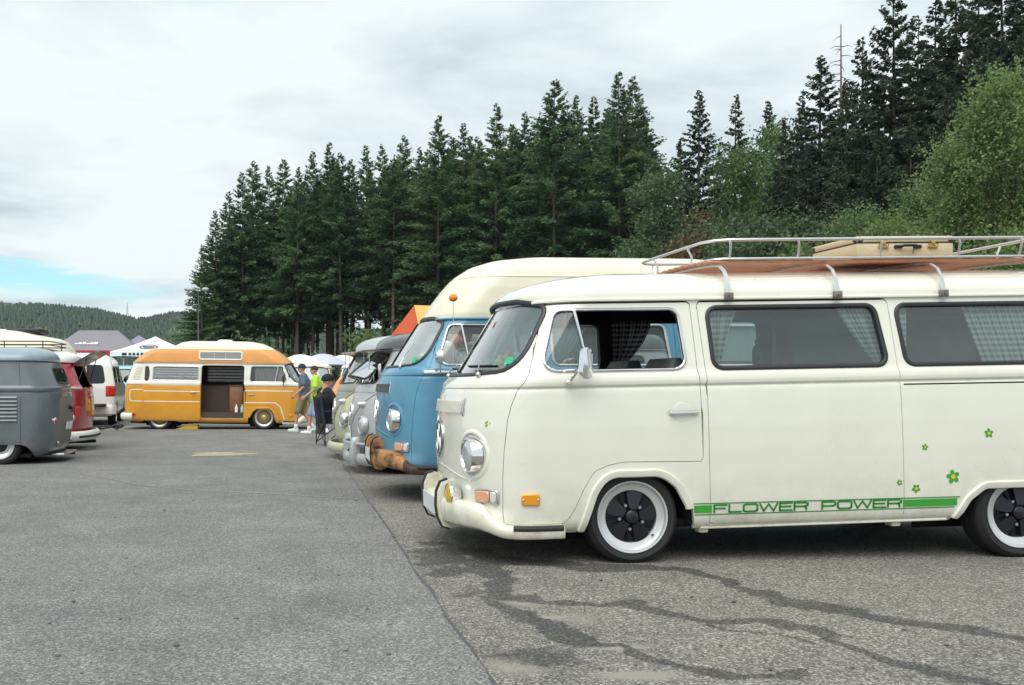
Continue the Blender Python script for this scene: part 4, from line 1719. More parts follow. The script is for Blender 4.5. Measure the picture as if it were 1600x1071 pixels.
streaks = [
    ([(720, 858), (800, 880), (900, 884), (1010, 888), (1060, 893), (1120, 907), (1200, 930), (1270, 948), (1350, 962), (1450, 978), (1620, 1005)], [.10, .12, .14, .10, .075, .06, .07, .075, .06, .06, .07]),
    ([(745, 880), (775, 905), (805, 933), (870, 938), (950, 946), (1010, 944), (1060, 962), (1150, 968), (1215, 968), (1270, 992), (1330, 1012), (1420, 1040), (1560, 1085)], [.09, .085, .07, .05, .045, .07, .065, .05, .05, .06, .06, .06, .07]),
    ([(810, 945), (850, 985), (910, 1005), (960, 1008), (1010, 1030), (1060, 1050), (1130, 1062), (1240, 1053)], [.07, .07, .06, .035, .05, .05, .045, .035]),
    ([(690, 862), (720, 885), (760, 905)], [.09, .10, .08]),
    ([(1080, 965), (1140, 975), (1200, 990), (1260, 1010)], [.02, .025, .03, .03]),
]
warp1 = (fbm(GX, GY, 31, 6, 2.2) - .5) * .50
warp2 = (fbm(GX + 5, GY, 32, 6, 2.2) - .5) * .34
ST = np.zeros(GX.shape)
for pts, ws_ in streaks:
    W = [gp(*p) for p in pts]
    for (a, b, wa, wb) in zip(W[:-1], W[1:], ws_[:-1], ws_[1:]):
        a, b = np.array(a), np.array(b)
        e = b - a
        t = np.clip(((GX + warp1 - a[0]) * e[0] + (GY + warp2 - a[1]) * e[1]) / (e @ e), 0, 1)
        d = np.hypot(GX + warp1 - a[0] - t * e[0], GY + warp2 - a[1] - t * e[1])
        w = wa + (wb - wa) * t
        w = 1.25 * w * (.25 + 1.3 * fbm(GX, GY, 37, 5, 3.0))
        ST = np.maximum(ST, np.clip(1.25 - d / w * 1.0, 0, 1) ** .7)
# darker worn band beside the seam, and seepage under the front of the white bus
sx = GX - seam_x(GY.ravel()).reshape(GX.shape)
wear = np.clip(1 - abs(sx - .25) / .36, 0, 1) * np.clip(fbm(GX, GY, 41, 5, 2.2) * 2.8 - .85, 0, 1) * np.clip((8.3 - GY) / 1.5, 0, 1)
ST = np.clip(np.maximum(ST, wear * .95), 0, 1)
DU = np.clip(fbm(GX, GY, 51, 5, 1.7) * 3.4 - 1.75, 0, 1) * np.clip(1 - abs(sx - .62) / .75, 0, 1) * (1 - ST) * .75
DU += np.clip(1 - abs(sx - .05) / .09, 0, 1) * np.clip(fbm(GX, GY, 53, 4, 2.5) * 3 - 1.4, 0, 1) * .35
for px_, py_, rx_, ry_ in ((826, 938, .20, .22), (800, 905, .12, .10), (815, 1045, .17, .17), (965, 1013, .17, .07), (870, 965, .10, .06), (1000, 1060, .2, .08), (735, 830, .07, .30)):
    bx_, by_ = gp(px_, py_)
    DU = np.maximum(DU, np.clip(1.35 - np.hypot((GX + warp1 * .5 - bx_) / rx_, (GY + warp2 * .5 - by_) / ry_), 0, 1) * (1 - .8 * ST))
nx, ny = len(xs), len(yy)
I = np.arange(nx * ny).reshape(ny, nx)
F = np.stack([I[:-1, :-1], I[:-1, 1:], I[1:, 1:], I[1:, :-1]], -1).reshape(-1, 4)
me = bpy.data.meshes.new('pavement')
me.from_pydata(np.stack([GX.ravel(), GY.ravel(), np.full(GX.size, .004)], 1).tolist(), [], F.tolist())
for nm, A in (('stain', ST), ('dust', np.clip(DU, 0, 1))):
    at = me.attributes.new(nm, 'FLOAT', 'POINT')
    at.data.foreach_set('value', A.ravel().astype(np.float32))
me.materials.append(OLD)
pv = bpy.data.objects.new('pavement', me)
COL.objects.link(pv)
tag(pv, kind='structure')

# spilt sand, scuff lines and a few stones on the lane
rng = random.Random(3)


def blob(cx_, cy_, rx, ry, z, name, m, seed, n=40):
    r_ = random.Random(seed)
    ph = [r_.uniform(0, 6.28) for _ in range(5)]
    pts = []
    for k in range(n):
        a = 2 * PI * k / n
        f = 1 + .16 * math.sin(3 * a + ph[0]) + .12 * math.sin(5 * a + ph[1]) + .08 * math.sin(9 * a + ph[2]) + .05 * math.sin(17 * a + ph[3])
        pts.append((cx_ + rx * f * math.cos(a), cy_ + ry * f * math.sin(a), z))
    return tag(MB().add(pts, [tuple(range(n))]).build(name, m, None, smooth=0), kind='structure')


x0, y0 = gp(345, 711)
blob(x0, y0, .48, .42, .0125, 'sand_patch', mat('spilt_sand', (.36, .30, .21), .95, var=.25, vscale=12), 4)
scuff = mat('scuff', (.33, .33, .32), .9, var=.25, vscale=9)
for pts in ([(40, 735), (110, 738), (160, 747), (215, 759)], [(215, 759), (300, 768), (400, 772), (560, 782)]):
    P = [np.array(gp(*p)) for p in dens(pts, 12, False)]
    w_ = [.006 + .012 * rng.random() for _ in P]
    V = [(q[0], q[1] - w, .0125) for q, w in zip(P, w_)] + [(q[0], q[1] + w, .0125) for q, w in zip(P, w_)]
    k_ = len(P)
    tag(MB().add(V, [(a_, a_ + 1, k_ + a_ + 1, k_ + a_) for a_ in range(k_ - 1)]).build('scuff_line', scuff, None, smooth=0), kind='structure')
st = MB()
for _ in range(110):
    px = rng.uniform(20, 1590)
    py = rng.uniform(690, 1065)
    X, Y = gp(px, py)
    r_ = rng.uniform(.004, .011)
    st.ball((X, Y, .010 + r_ * .3), (r_ * rng.uniform(.8, 1.5), r_, r_ * .7), 6, 4)
tag(st.build('gravel', mat('loose_stones', (.16, .155, .15), .9, var=.5, vscale=3), None), kind='stuff')


# ================================================================== the blue bus with the high roof
HR = [(1.652, .470, .772, .40, 2.25, 4.375, .28, 2.8), (1.70, .485, .778, .40, 2.3, 4.37, .28, 2.8), (1.80, .545, .775, .40, 2.4, 4.34, .30, 2.8), (1.95, .66, .762, .42, 2.5, 4.25, .34, 2.7),
      (2.05, .745, .745, .44, 2.5, 4.12, .38, 2.6), (2.06, .755, .738, .44, 2.5, 4.10, .38, 2.6), (2.12, .82, .72, .45, 2.5, 3.98, .4, 2.5), (2.19, .93, .66, .45, 2.4, 3.80, .4, 2.4), (2.24, 1.08, .57, .42, 2.3, 3.6, .4, 2.3), (2.275, 1.32, .42, .35, 2.2, 3.35, .35, 2.2), (2.29, 1.6, .22, .2, 2.1, 3.05, .2, 2.1), (2.295, 1.8, .06, .05, 2, 2.9, .05, 2)]
SB = dict(name='camper_van', label='faded blue bus with tall cream high roof and rusty front bumper', cat='van', group='buses parked along the right row',
          loc=(.181, 10.06, .09), rz=R(4.5), paint=M['blue'], near=-1, wheel='steel', wheel_r=.32, wheel_z=(.23, .23), roof_rows=HR, roof=M['cream'], highroof=True,
          glass=M['glassc'], wsglass=M['glassb'], sealm=M['dullchrome'], lining=M['interior_p'], grille_chrome=True, slatm=M['seat'], gutter=M['blue'], emblem=M['chrome'], step=.022, ns=90)
blue, BS = bay_bus(SB)
rustb = mat('rusty_bumper', (.44, .22, .085), .6, .2, dirt=(.035, .022, .017), vscale=6)
for n_ in rustb.node_tree.nodes:
    if n_.type == 'VALTORGB':
        n_.color_ramp.elements[0].position = .36
        n_.color_ramp.elements[1].position = .50
bb = bay_bumper(blue, BS, rustb, M['rubber'], patt=mat('dark_rust', (.06, .035, .025), .7, .1, var=.5, vscale=12))
XB = child_xf(blue)
for sg in (-1, 1):
    line_on(BS, 's', [(.37, 1.135), (1.49, 1.140)], sg, blue, 'belt_trim', M['chrome'], .036, .010)
    line_on(BS, 's', [(1.52, 1.140), (4.2, 1.140)], sg, blue, 'belt_trim', M['chrome'], .030, .008)
    line_on(BS, 'f', [(sg * abs(a), b) for a, b in rpoly(pl, [0, .1, .12, .1, .1, .1, 0])], 1, blue, 'nose_pressing', M['blue'], .016, .004)
    line_on(BS, 's', [(.75, 2.055), (1.5, 2.055), (3.9, 2.055)], sg, blue, 'roof_moulding', M['cream'], .02, .008)
p, n = BS.ptn('s', 1.38, .937)
P, N = BS.path('s', [(1.30, .936), (1.40, .938), (1.475, .939)], -1, .02)
MB().strip(P, N, prof(.022, .016, .02)).build('door_handle', M['chrome'], blue)
for sg in (-1, 1):
    p, n = BS.ptn('f', sg * .55, 1.185)
    w = MB().ball(tuple(p + n * .015), .02, 10, 6)
    P, N = BS.path('f', [(sg * .55, 1.19), (sg * .55 + .06, 1.27), (sg * .55 + .02, 1.40)], 1, .03)
    w.tube(P, .006, 6)
    w.build('wiper_arm', M['dullchrome'], blue)
p, n = BS.ptn('f', -.66, 1.262)
disc_on(p - n * .004, n, [(.001, .002), (.034, .0015), (.035, 0)], 'round_sticker', bpy.data.materials['green_sticker'], blue, 20)
mm = MB().tube([(.52, -.86, 1.14), (.50, -.95, 1.17), (.50, -.97, 1.2)], .008, 8)
mm.lathe([(.001, -.05), (.05, -.045), (.072, -.01), (.075, .008), (.001, .010)], c=(.50, -.98, 1.28), axis='x', n=18)
mm.build('door_mirror', M['chrome'], blue)
MB().box((.40, -.70, .80), (.68, .70, 1.165), bev=.04).build('dashboard', M['interior'], blue)
MB().tube([(.72 + .085 * math.sin(t), -.38 + .19 * math.cos(t), 1.12 + .11 * math.sin(t)) for t in np.linspace(0, 2 * PI, 25)[:-1]], .010, 8, closed=True).build('steering_wheel', M['black'], blue)
for y0, y1 in ((-.66, -.14), (.08, .66)):
    seat_mesh(1.16, y0, y1, .60, .50).build('front_seat', M['interior_g'], blue)
for px_, x_a, x_b, x_c, x_d, lab in ((0, 1.62, 1.98, 1.64, 1.72, 'pale mint curtain tied back at the front of the blue bus side window'), (0, 2.95, 3.80, 2.95, 3.80, 'pale mint curtain drawn across the rear side window of the blue bus')):
    hang(curtain_mesh((x_a, -.70, 1.588), (x_b, -.70, 1.588), (x_c, -.765, 1.25), (x_d, -.765, 1.25), 6, .014), M['mint'], lab, 'curtains inside the blue bus', XB)
hang(curtain_mesh((1.62, .70, 1.588), (2.72, .70, 1.588), (1.62, .765, 1.21), (2.72, .765, 1.21), 12, .014), M['netcurtain'], 'pale grey curtain across the far side window of the blue bus', 'curtains inside the blue bus', XB)
seat_mesh(2.5, -.55, .55, .62, .52).build('rear_bench', M['whitecloth'], blue)

# ================================================================== split-screen buses
SPLIT = [
    (.10, .22, .76, .48, 2.25, 4.06, .30, 2.6), (.125, .17, .80, .50, 2.25, 4.12, .32, 2.6), (.20, .10, .838, .52, 2.2, 4.19, .34, 2.6), (.35, .035, .856, .54, 2.15, 4.24, .36, 2.5), (.55, .0, .864, .55, 2.1, 4.27, .36, 2.45),
    (.75, .005, .864, .55, 2.1, 4.275, .36, 2.4), (.90, .030, .860, .55, 2.1, 4.265, .36, 2.4), (.995, .058, .853, .55, 2.1, 4.25, .36, 2.4), (1.0, .062, .848, .55, 2.1, 4.245, .36, 2.4), (1.012, .062, .862, .55, 2.1, 4.25, .36, 2.4),
    (1.04, .070, .868, .55, 2.1, 4.25, .36, 2.4), (1.07, .082, .864, .54, 2.1, 4.245, .36, 2.4), (1.082, .09, .848, .53, 2.1, 4.235, .36, 2.4), (1.10, .105, .842, .52, 2.1, 4.23, .36, 2.4), (1.25, .195, .815, .50, 2.05, 4.18, .36, 2.35), (1.42, .305, .785, .47, 2.05, 4.12, .36, 2.3), (1.485, .345, .775, .46, 2.05, 4.09, .36, 2.3),
]
S_ARCHF = rpoly([(.60, .0), (.66, .20), (.76, .42), (.88, .52), (1.22, .52), (1.34, .42), (1.42, .20), (1.47, .0)], [0, .05, .2, .16, .16, .2, .05, 0], 6)
S_ARCHR = rpoly([(2.98, .0), (3.03, .14), (3.08, .25), (3.16, .285), (3.80, .285), (3.90, .25), (3.96, .13), (3.99, .0)], [0, .05, .08, .05, .05, .08, .05, 0], 6)
S_DOOR_ = [(.30, .16), (.285, .35), (.29, .60), (.315, .85), (.345, 1.0), (.385, 1.10), (.47, 1.30), (.555, 1.465), (1.34, 1.465), (1.36, 1.1), (1.365, .60), (1.36, .53), (.86, .555), (.74, .46), (.64, .26), (.60, .16)]
S_DOORWIN_ = rpoly([(.48, 1.12), (.63, 1.425), (1.28, 1.425), (1.30, 1.12)], .05)
S_WIN_ = [rpoly([(1.45, 1.12), (1.45, 1.425), (2.12, 1.425), (2.12, 1.12)], .05), rpoly([(2.22, 1.12), (2.22, 1.425), (2.89, 1.425), (2.89, 1.12)], .05), rpoly([(2.99, 1.12), (2.99, 1.425), (3.62, 1.425), (3.62, 1.12)], .05)]
S_WS_ = [rpoly([(s * .045, 1.115), (s * .66, 1.125), (s * .60, 1.445), (s * .045, 1.46)][::s], .04) for s in (-1, 1)]
S_RW_ = rpoly([(-.40, 1.14), (.40, 1.14), (.38, 1.38), (-.38, 1.38)], .07)
S_LID = rpoly([(-.46, .27), (.46, .27), (.46, .93), (-.46, .93)], [.10, .10, .06, .06])


def split_bus(o):
    root = empty('camper_van', o['loc'], (0, -o.get('rake', 0), o['rz']), o['label'], 'van', o['group'])
    gk = o.get('gk', 1.0)
    C = lambda z: z if z <= 1.082 else 1.082 + (z - 1.082) * gk
    CP = lambda P_: [(a, C(b)) for a, b in P_]
    S_WS, S_RW, S_DOORWIN, S_DOOR, S_WIN = [CP(q) for q in S_WS_], CP(S_RW_), CP(S_DOORWIN_), CP(S_DOOR_), [CP(q) for q in S_WIN_]
    S_TOPZ = C(1.488)
    rows = SPLIT + [(1.495, .335, .785, .47, 2.05, 4.10, .36, 2.3)] + dome_rows(1.505, .340, 1.72, .782, 4.095, front=1.0, ef=2.05, er=2.3, ar=.36, af=.47, n=12)[1:]
    zs = list(np.arange(.125, .98, .03)) + [.985, .995, 1.0, 1.006, 1.012, 1.025, 1.04, 1.055, 1.07, 1.082, 1.09] + list(np.arange(1.10, 1.48, .022)) + [1.485, 1.495] + [r[0] for r in rows if r[0] > 1.5]
    rows = [(C(r[0]),) + tuple(r[1:]) for r in rows]
    zs = [C(z) for z in zs]
    S = Shell(rows).grid([.10] + zs, 18, o.get('ns', 80), 16)
    lo, up = o['paint'], o.get('upper', o['paint'])
    ws = np.minimum(S.rfront(S_WS[0]), S.rfront(S_WS[1]))
    rw, dw, lid = S.rrear(S_RW), S.rside(S_DOORWIN), S.rrear(S_LID)
    door = S.rside(S_DOOR)
    archs = np.minimum(S.rside(S_ARCHF), S.rside(S_ARCHR))
    wins = [S.rside(S_WIN[i]) for i in o.get('wins', (0, 1, 2))]
    # the swage line: a V on the nose rising to the belt
    vz = .34 + .70 * np.clip(abs(S.Q) / .80, 0, 1) ** .62
    up_region = np.where(S.X < 1.0, S.Z - vz, S.Z - 1.004)
    up_region = np.where(abs(S.Q) > .80, S.Z - 1.04, up_region) if up is not lo else S.Z + 9
    base = np.minimum.reduce([ws, rw, archs, door - .003, lid - .003, S_TOPZ - S.Z] + wins)
    hatch = None
    if o.get('hatch'):
        hatch = S.rrear(rpoly([(-.52, 1.04), (.52, 1.04), (.47, C(1.44)), (-.47, C(1.44))], .07))
        base = np.minimum(base, hatch)
    if up is lo:
        clip(S, base, 'body', lo, root, rim=.03)
    else:
        clip(S, np.minimum(base, up_region), 'body', up, root, rim=.02)
        clip(S, np.minimum(base, -up_region), 'lower_body', lo, root, rim=.02)
    for sg in (-1, 1):
        clip(S, np.minimum.reduce([-S.rside(S_DOOR, sg), dw, archs]), 'front_door', [lo, up], root, rim=.03, upper=1.04)
    clip(S, -lid, 'engine_lid', o.get('lid', lo), root, rim=.03)
    clip(S, np.minimum.reduce([ws, rw, dw, archs, S.Z - .45] + wins + ([hatch] if hatch is not None else [])), 'inner_lining', M['interior'], root, off=-.034, flip=True)
    clip(S, np.minimum.reduce([S.Z - S_TOPZ]), 'roof', o['roof'], root, rim=.02)
    MB().add([tuple(p) for p in S.P[-1]], [tuple(range(S.P.shape[1]))]).build('roof_crown', o['roof'], root, smooth=180)
    fl = ring_at(S, .40, .26)
    MB().add([(a, b, .42) for a, b, c in fl], [tuple(range(len(fl)))]).build('floor', M['interior'], root, smooth=0)
    wheel_box(root, S, (S_ARCHF, S_ARCHR))
    mb = MB().box((.45, -.70, .10), (3.9, .70, .15))
    mb.box((3.5, -.35, .10), (4.15, .35, .40), bev=.05)
    mb.tube([(3.2, .25, .09), (4.1, .28, .09), (4.3, .30, .10)], .028, 8)
    tag(mb.build('underbody', M['under'], root), kind='stuff')
    for i, s in enumerate((-1, 1)):
        if o.get('safari'):
            f = MB()
            pts = dens(S_WS[i], .06)
            P, N = S.path('f', pts, 1, .01)
            hinge = max(P, key=lambda q: q.z).copy()
            rot = Matrix.Rotation(R(20), 4, 'Y')
            P2 = [hinge + (rot @ (q - hinge)) for q in P]
            f.strip(P2, [(rot @ n_) for n_ in N], prof(.026, .016), closed=True)
            w = f.build('safari_window', M['black'], root)
            MB().add(P2, [tuple(range(len(P2)))]).build('pane', M['glassc'], w, smooth=0)
            for e in (0.12, .5):
                a, b = S.pt('f', s * (.10 + e), 1.14), P2[int(len(P2) * .1)]
                MB().tube([a, (a + b) / 2 + Vector((-.02, 0, .02)), b], .006, 6).build('window_stay', M['chrome'], w)
        else:
            w = clip(S, -S.rfront(S_WS[i]), 'windscreen', o.get('wsglass', M['glassw']), root, off=-.010)
        seal_on(S, 'f', S_WS[i], 1, w, 'windscreen_seal', M['seal'], .026, .010)
        fr = MB()
        seal_on(S, 's', S_DOORWIN, s, None, '', None, .02, .010, fr)
        fr = fr.build('door_window_frame', M['chrome'] if o.get('chrome') else M['seal'], root)
        clip(S, -S.rside(S_DOORWIN, s), 'door_glass', M['glassc'], fr, off=-.014)
        for k in o.get('wins', (0, 1, 2)):
            w = clip(S, -S.rside(S_WIN[k], s), 'side_window', M['glassc'], root, off=-.012)
            seal_on(S, 's', S_WIN[k], s, w, 'window_seal', M['seal'], .022, .010)
    if not o.get('hatch'):
        w = clip(S, -rw, 'rear_window', M['glass'], root, off=-.010)
        seal_on(S, 'r', S_RW, 1, w, 'window_seal', M['seal'], .026, .010)
    # gutter, swage line, belt
    x, y, q = S.half(C(1.487), 16, 40, 14)
    loop = [Vector((a, -b, C(1.489))) for a, b in zip(x, y)] + [Vector((a, b, C(1.489))) for a, b in list(zip(x, y))[1:-1][::-1]]
    nn = [(p - Vector((min(max(p.x, 1), 3.4), 0, p.z))).normalized() for p in loop]
    MB().strip(loop, nn, [(-.010, -.01), (-.010, .014), (-.004, .022), (.004, .020), (.010, .008), (.010, -.01)], closed=True).build('rain_gutter', o.get('gutter', up), root)
    for s in (-1, 1):
        qs = np.linspace(.02, .80, 26)
        P, N = S.path('f', [(s * a, .34 + .70 * (a / .80) ** .62) for a in qs], 1)
        MB().strip(P, N, prof(.026, .012)).build('nose_moulding', o.get('trim', lo), root)
        if o.get('belt'):
            line_on(S, 's', [(.42, 1.04), (3.9, 1.04)], s, root, 'belt_moulding', o['belt'], .04, .012)
            line_on(S, 'r', [(s * .95, 1.035), (s * .5, 1.03)], s, root, 'belt_moulding', o['belt'], .04, .012)
    for (wx) in (1.03, o.get('rear_axle', 3.45)):
        for sg in (-1, 1):
            make_wheel(root, wx, sg * .80, .285, .29, sg, .17, o.get('wheel', 'steel'))
    if o.get('front', True):
        for sg in (-1, 1):
            p, n = S.ptn('f', sg * .57, .60)
            n2 = (n + Vector((-1, 0, 0)) * 1.2).normalized()
            h = disc_on(p, n2, [(.001, .050), (.05, .046), (.09, .030), (.096, .024)], 'headlight', M['lampglass'], root, 28)
            disc_on(p, n2, [(.094, .026), (.104, .038), (.116, .026), (.124, .0), (.126, -.03)], 'headlight_ring', o.get('lamp_ring', M['chrome']), h, 28)
            p, n = S.ptn('f', sg * .545, .865)
            n2 = (n + Vector((-1, 0, 0)) * 2).normalized()
            b = disc_on(p, n2, [(.046, -.03), (.044, .01), (.034, .03)], 'indicator', o.get('bullet', up), root, 16)
            disc_on(p, n2, [(.034, .03), (.03, .055), (.018, .078), (.001, .086)], 'indicator_lens', M['clearlens'], b, 16)
        em = MB()
        P, N = S.path('f', [(.15 * math.cos(t), .74 + .15 * math.sin(t)) for t in np.linspace(0, 2 * PI, 33)[:-1]], 1, .004)
        em.strip(P, N, prof(.026, .014, .01), closed=True)
        for stt in ([(-.06, .87), (0, .76), (.06, .87)], [(-.13, .81), (-.055, .62), (0, .735), (.055, .62), (.13, .81)]):
            P, N = S.path('f', dens(stt, .03, False), 1, .004)
            em.strip(P, N, prof(.024, .012, .008))
        em.build('emblem', o.get('emblem', M['chrome']), root)
        # bumper blade with overriders and a top rail
        def blade(z, h, off, qmax, nm, m):
            rings = []
            for q in np.linspace(-qmax, qmax, 26):
                p, n = S.ptn('f', q, .42)
                n = Vector((n.x, n.y, 0)).normalized()
                p = Vector((p.x, p.y, 0))
                rings.append([tuple(p + n * (off + d_) + Vector((0, 0, z + k_ * h))) for d_, k_ in ((-.03, -.5), (0, -.5), (.022, -.3), (.03, 0), (.022, .3), (0, .5), (-.03, .5))])
            return MB().loft(rings, closed=True, caps=True).build(nm, m, root, smooth=50)
        bm = o.get('bumper', M['offwhite'])
        b = blade(.185, .14, .09, 1.0, 'front_bumper', bm)
        if o.get('bars'):
            P = []
            for q in np.linspace(-.75, .75, 20):
                p, n = S.ptn('f', q, .42)
                n = Vector((n.x, n.y, 0)).normalized()
                P.append(Vector((p.x, p.y, .375)) + n * .10)
            MB().tube(P, .018, 8).build('bumper_rail', bm, b)
            for q in (-.52, .52):
                p, n = S.ptn('f', q, .42)
                n = Vector((n.x, n.y, 0)).normalized()
                o_ = Vector((p.x, p.y, 0)) + n * .12
                t = Vector((-n.y, n.x, 0))
                rings = []
                for z_, w_, d_ in ((.09, .03, .02), (.12, .045, .045), (.25, .05, .055), (.38, .045, .05), (.45, .035, .03), (.46, .02, .0)):
                    rings.append([tuple(o_ + t * a + n * c + Vector((0, 0, z_))) for a, c in ((-w_, -.06), (w_, -.06), (w_, d_ * .5), (w_ * .5, d_), (-w_ * .5, d_), (-w_, d_ * .5))])
                MB().loft(rings, caps=True).build('overrider', bm, b, smooth=50)
    S.C = C
    return root, S


ROW = 'buses parked along the right row'
sil, SS = split_bus(dict(loc=(-.106, 12.9, 0), rz=R(4.5), label='silver grey split-screen bus with opened front windows and charcoal roof', group=ROW, gk=1.13, paint=M['silver'], roof=M['darkroof'],
                         safari=True, gutter=M['dullchrome'], bars=True, bumper=M['silver'], trim=M['silver'], lamp_ring=M['silver'], chrome=True))
cre, CS = split_bus(dict(loc=(-.381, 15.1, 0), rz=R(4.5), label='pale sage and grey split-screen bus with sun visor beside the seated man', group=ROW, gk=1.23, paint=M['sage'], upper=M['khaki'], roof=M['silver'],
                         wsglass=M['glassb'], bumper=M['sage'], trim=M['khaki'], lamp_ring=M['chrome'], bullet=M['sage']))
for r_, S_, col, z0_ in ((cre, CS, M['silver'], 1.50), (sil, SS, M['darkroof'], 1.50)):
    v_ = MB()
    a, b = [], []
    for q in np.linspace(-.62, .62, 16):
        p, n = S_.ptn('f', q, S_.C(1.484))
        n = Vector((n.x, n.y, 0)).normalized()
        a.append(p + n * .01 + Vector((0, 0, .01)))
        b.append(p + n * .22 + Vector((0, 0, -.02 + .02)))
    th_ = Vector((0, 0, .012))
    v_.loft([[tuple(p) for p in a], [tuple(p) for p in b], [tuple(p + th_) for p in b], [tuple(p + th_) for p in a], [tuple(p) for p in a]], closed=False)
    v_.build('sun_visor', col, r_)
    for q in (-.45, .45):
        p, n = S_.ptn('f', q, 1.15)
        p2 = S_.pt('f', q * .95, S_.C(1.484)) + Vector((-.2, 0, 0))
        MB().tube([p, p2], .006, 6).build('visor_stay', M['dullchrome'], r_)
    w_ = MB()
    for q in (-.38, .24):
        P, N = S_.path('f', [(q, 1.10), (q + .08, S_.C(1.25)), (q + .11, S_.C(1.36))], 1, .03)
        MB().tube(P, .007, 6).build('wiper_arm', M['black'], r_)
    for sg in (-1, 1):
        mr_ = MB().tube([(.42, sg * .84, 1.06), (.30, sg * .98, 1.14), (.28, sg * 1.0, 1.26)], .008, 6)
        mr_.box((.27, sg * 1.0 - .07, 1.20), (.295, sg * 1.0 + .07, 1.36), bev=.01)
        mr_.build('door_mirror', M['chrome'], r_)
    for y0_, y1_ in ((-.62, .0), (.06, .62)):
        seat_mesh(1.05, y0_, y1_, .55, .42).build('front_seat', M['interior_g'], r_)
    MB().tube([(.62 + .07 * math.sin(t), -.38 + .19 * math.cos(t), 1.05 + .08 * math.sin(t)) for t in np.linspace(0, 2 * PI, 25)[:-1]], .010, 8, closed=True).build('steering_wheel', M['black'], r_)

# ------------------------------------------------------------------ the two tails on the left
LEFT = 'buses parked along the left side'
gry, GS = split_bus(dict(loc=(-8.484, 14.15, .0), rz=R(4.5), label='slate grey panel bus with side louvres and worn brown engine lid', group=LEFT, gk=.88, paint=M['greypaint'], roof=M['greyroof'], wins=(), front=False,
                         gutter=M['greypaint'], lid=M['rustlid'], wheel='smooth', rear_axle=3.50))
for i in range(7):
    z = .93 - .052 * i
    P, N = GS.path('s', dens([(3.02, z), (3.75, z)], .08, False), -1)
    MB().strip(P, N, [(-.020, -.002), (-.020, .002), (.006, .020), (.016, .016), (.020, -.002)]).build('louvre', M['greypaint'], gry)
line_on(GS, 's', [(3.80, .30), (3.80, 1.0), (3.76, 1.42)], -1, gry, 'panel_seam', M['seal'], .006, .0015)
line_on(GS, 's', [(2.95, .30), (2.95, 1.0), (2.93, 1.42)], -1, gry, 'panel_seam', M['seal'], .006, .0015)
for q_, z_ in ((-.62, .60), (.62, .60)):
    p, n = GS.ptn('r', q_, z_)
    l_ = disc_on(p, n, [(.001, .05), (.02, .045), (.035, .03), (.04, 0)], 'tail_light', M['redlens'], gry, 18)
    disc_on(p, n, [(.036, .028), (.048, .02), (.05, -.01)], 'lamp_ring', M['chrome'], l_, 18)
P, N = GS.path('r', [(-.20, .52), (.20, .52)], 1, .012)
pl_ = MB().strip(P, N, flat(.11, .006)).build('number_plate', M['plate'], gry)
p, n = GS.ptn('r', 0, .78)
hk = MB().ball(tuple(p + n * .02), .035, 10, 8)
hk.tube([p + n * .04 + Vector((0, -.06, 0)), p + n * .05, p + n * .04 + Vector((0, .06, 0))], .012, 8)
hk.tube([p + n * .05, p + n * .04 + Vector((0, 0, -.07))], .010, 8)
hk.build('lid_handle', M['black'], gry)
for s in (-1, 1):
    p, n = GS.ptn('r', s * .43, .29)
    MB().ball(tuple(p + n * .015), .025, 8, 6).build('lid_hinge', M['dullchrome'], gry)
MB().box((4.12, -.45, .10), (4.30, .45, .135), bev=.01).build('towing_step', M['dullchrome'], gry)
rp_ = MB().box((3.98, -.18, 1.17), (4.0, .02, 1.27)).build('window_poster', M['plate'], gry)
MB().box((3.97, -.16, 1.15), (3.99, .10, 1.19)).build('orange_box', M['orange'], gry)

redv, RS_ = split_bus(dict(loc=(-8.86, 16.75, .02), rz=R(4.5), label='dark red bus with black roof rack and raised tailgate behind the grey panel bus', group=LEFT, gk=.90, paint=M['red'], roof=M['offwhite'], wins=(0, 1), front=False,
                           gutter=M['red'], belt=M['offwhite'], hatch=True, wheel='steel', lid=M['red'], rear_axle=3.4))
P, N = RS_.path('r', [(-.42, 1.42), (.42, 1.42)], 1, .01)
c0 = (P[0] + P[1]) / 2
up_ = Vector((.80, 0, .46)).normalized()
nrm_ = Vector((-.46, 0, .80)).normalized()
tg = MB()
rings = []
for t_, hw in ((0, .47), (.05, .5), (.32, .52), (.42, .50), (.44, .46)):
    c_ = c0 + up_ * t_
    rings.append([tuple(c_ + Vector((0, -hw, 0)) - nrm_ * .02), tuple(c_ + Vector((0, hw, 0)) - nrm_ * .02), tuple(c_ + Vector((0, hw, 0)) + nrm_ * .02), tuple(c_ + Vector((0, -hw, 0)) + nrm_ * .02)])
tg.loft(rings, caps=True)
tgo = tg.build('tailgate', M['darkroof'], redv)
for s in (-1, 1):
    a_ = c0 + up_ * .25 + Vector((0, s * .42, 0))
    b_ = RS_.pt('r', s * .50, 1.15)
    MB().tube([b_, a_], .008, 6).build('tailgate_stay', M['black'], tgo)
rings = []
for q in np.linspace(-1.02, 1.02, 30):
    p, n = RS_.ptn('r', q, .42)
    n = Vector((n.x, n.y, 0)).normalized()
    p = Vector((p.x, p.y, 0))
    zz = .235
    rings.append([tuple(p + n * (.085 + d_) + Vector((0, 0, zz + k_ * .16))) for d_, k_ in ((-.03, -.5), (0, -.5), (.03, -.3), (.04, 0), (.03, .3), (0, .5), (-.03, .5))])
rb = MB().loft(rings, closed=True, caps=True).build('rear_bumper', M['offwhite'], redv, smooth=50)
P = []
for q in np.linspace(-.75, .75, 14):
    p, n = RS_.ptn('r', q, .42)
    n = Vector((n.x, n.y, 0)).normalized()
    P.append(Vector((p.x, p.y, .225)) + n * .125)
MB().strip(P, [Vector((1, 0, 0))] * len(P), prof(.04, .01)).build('bumper_rubber', M['rubber'], rb)
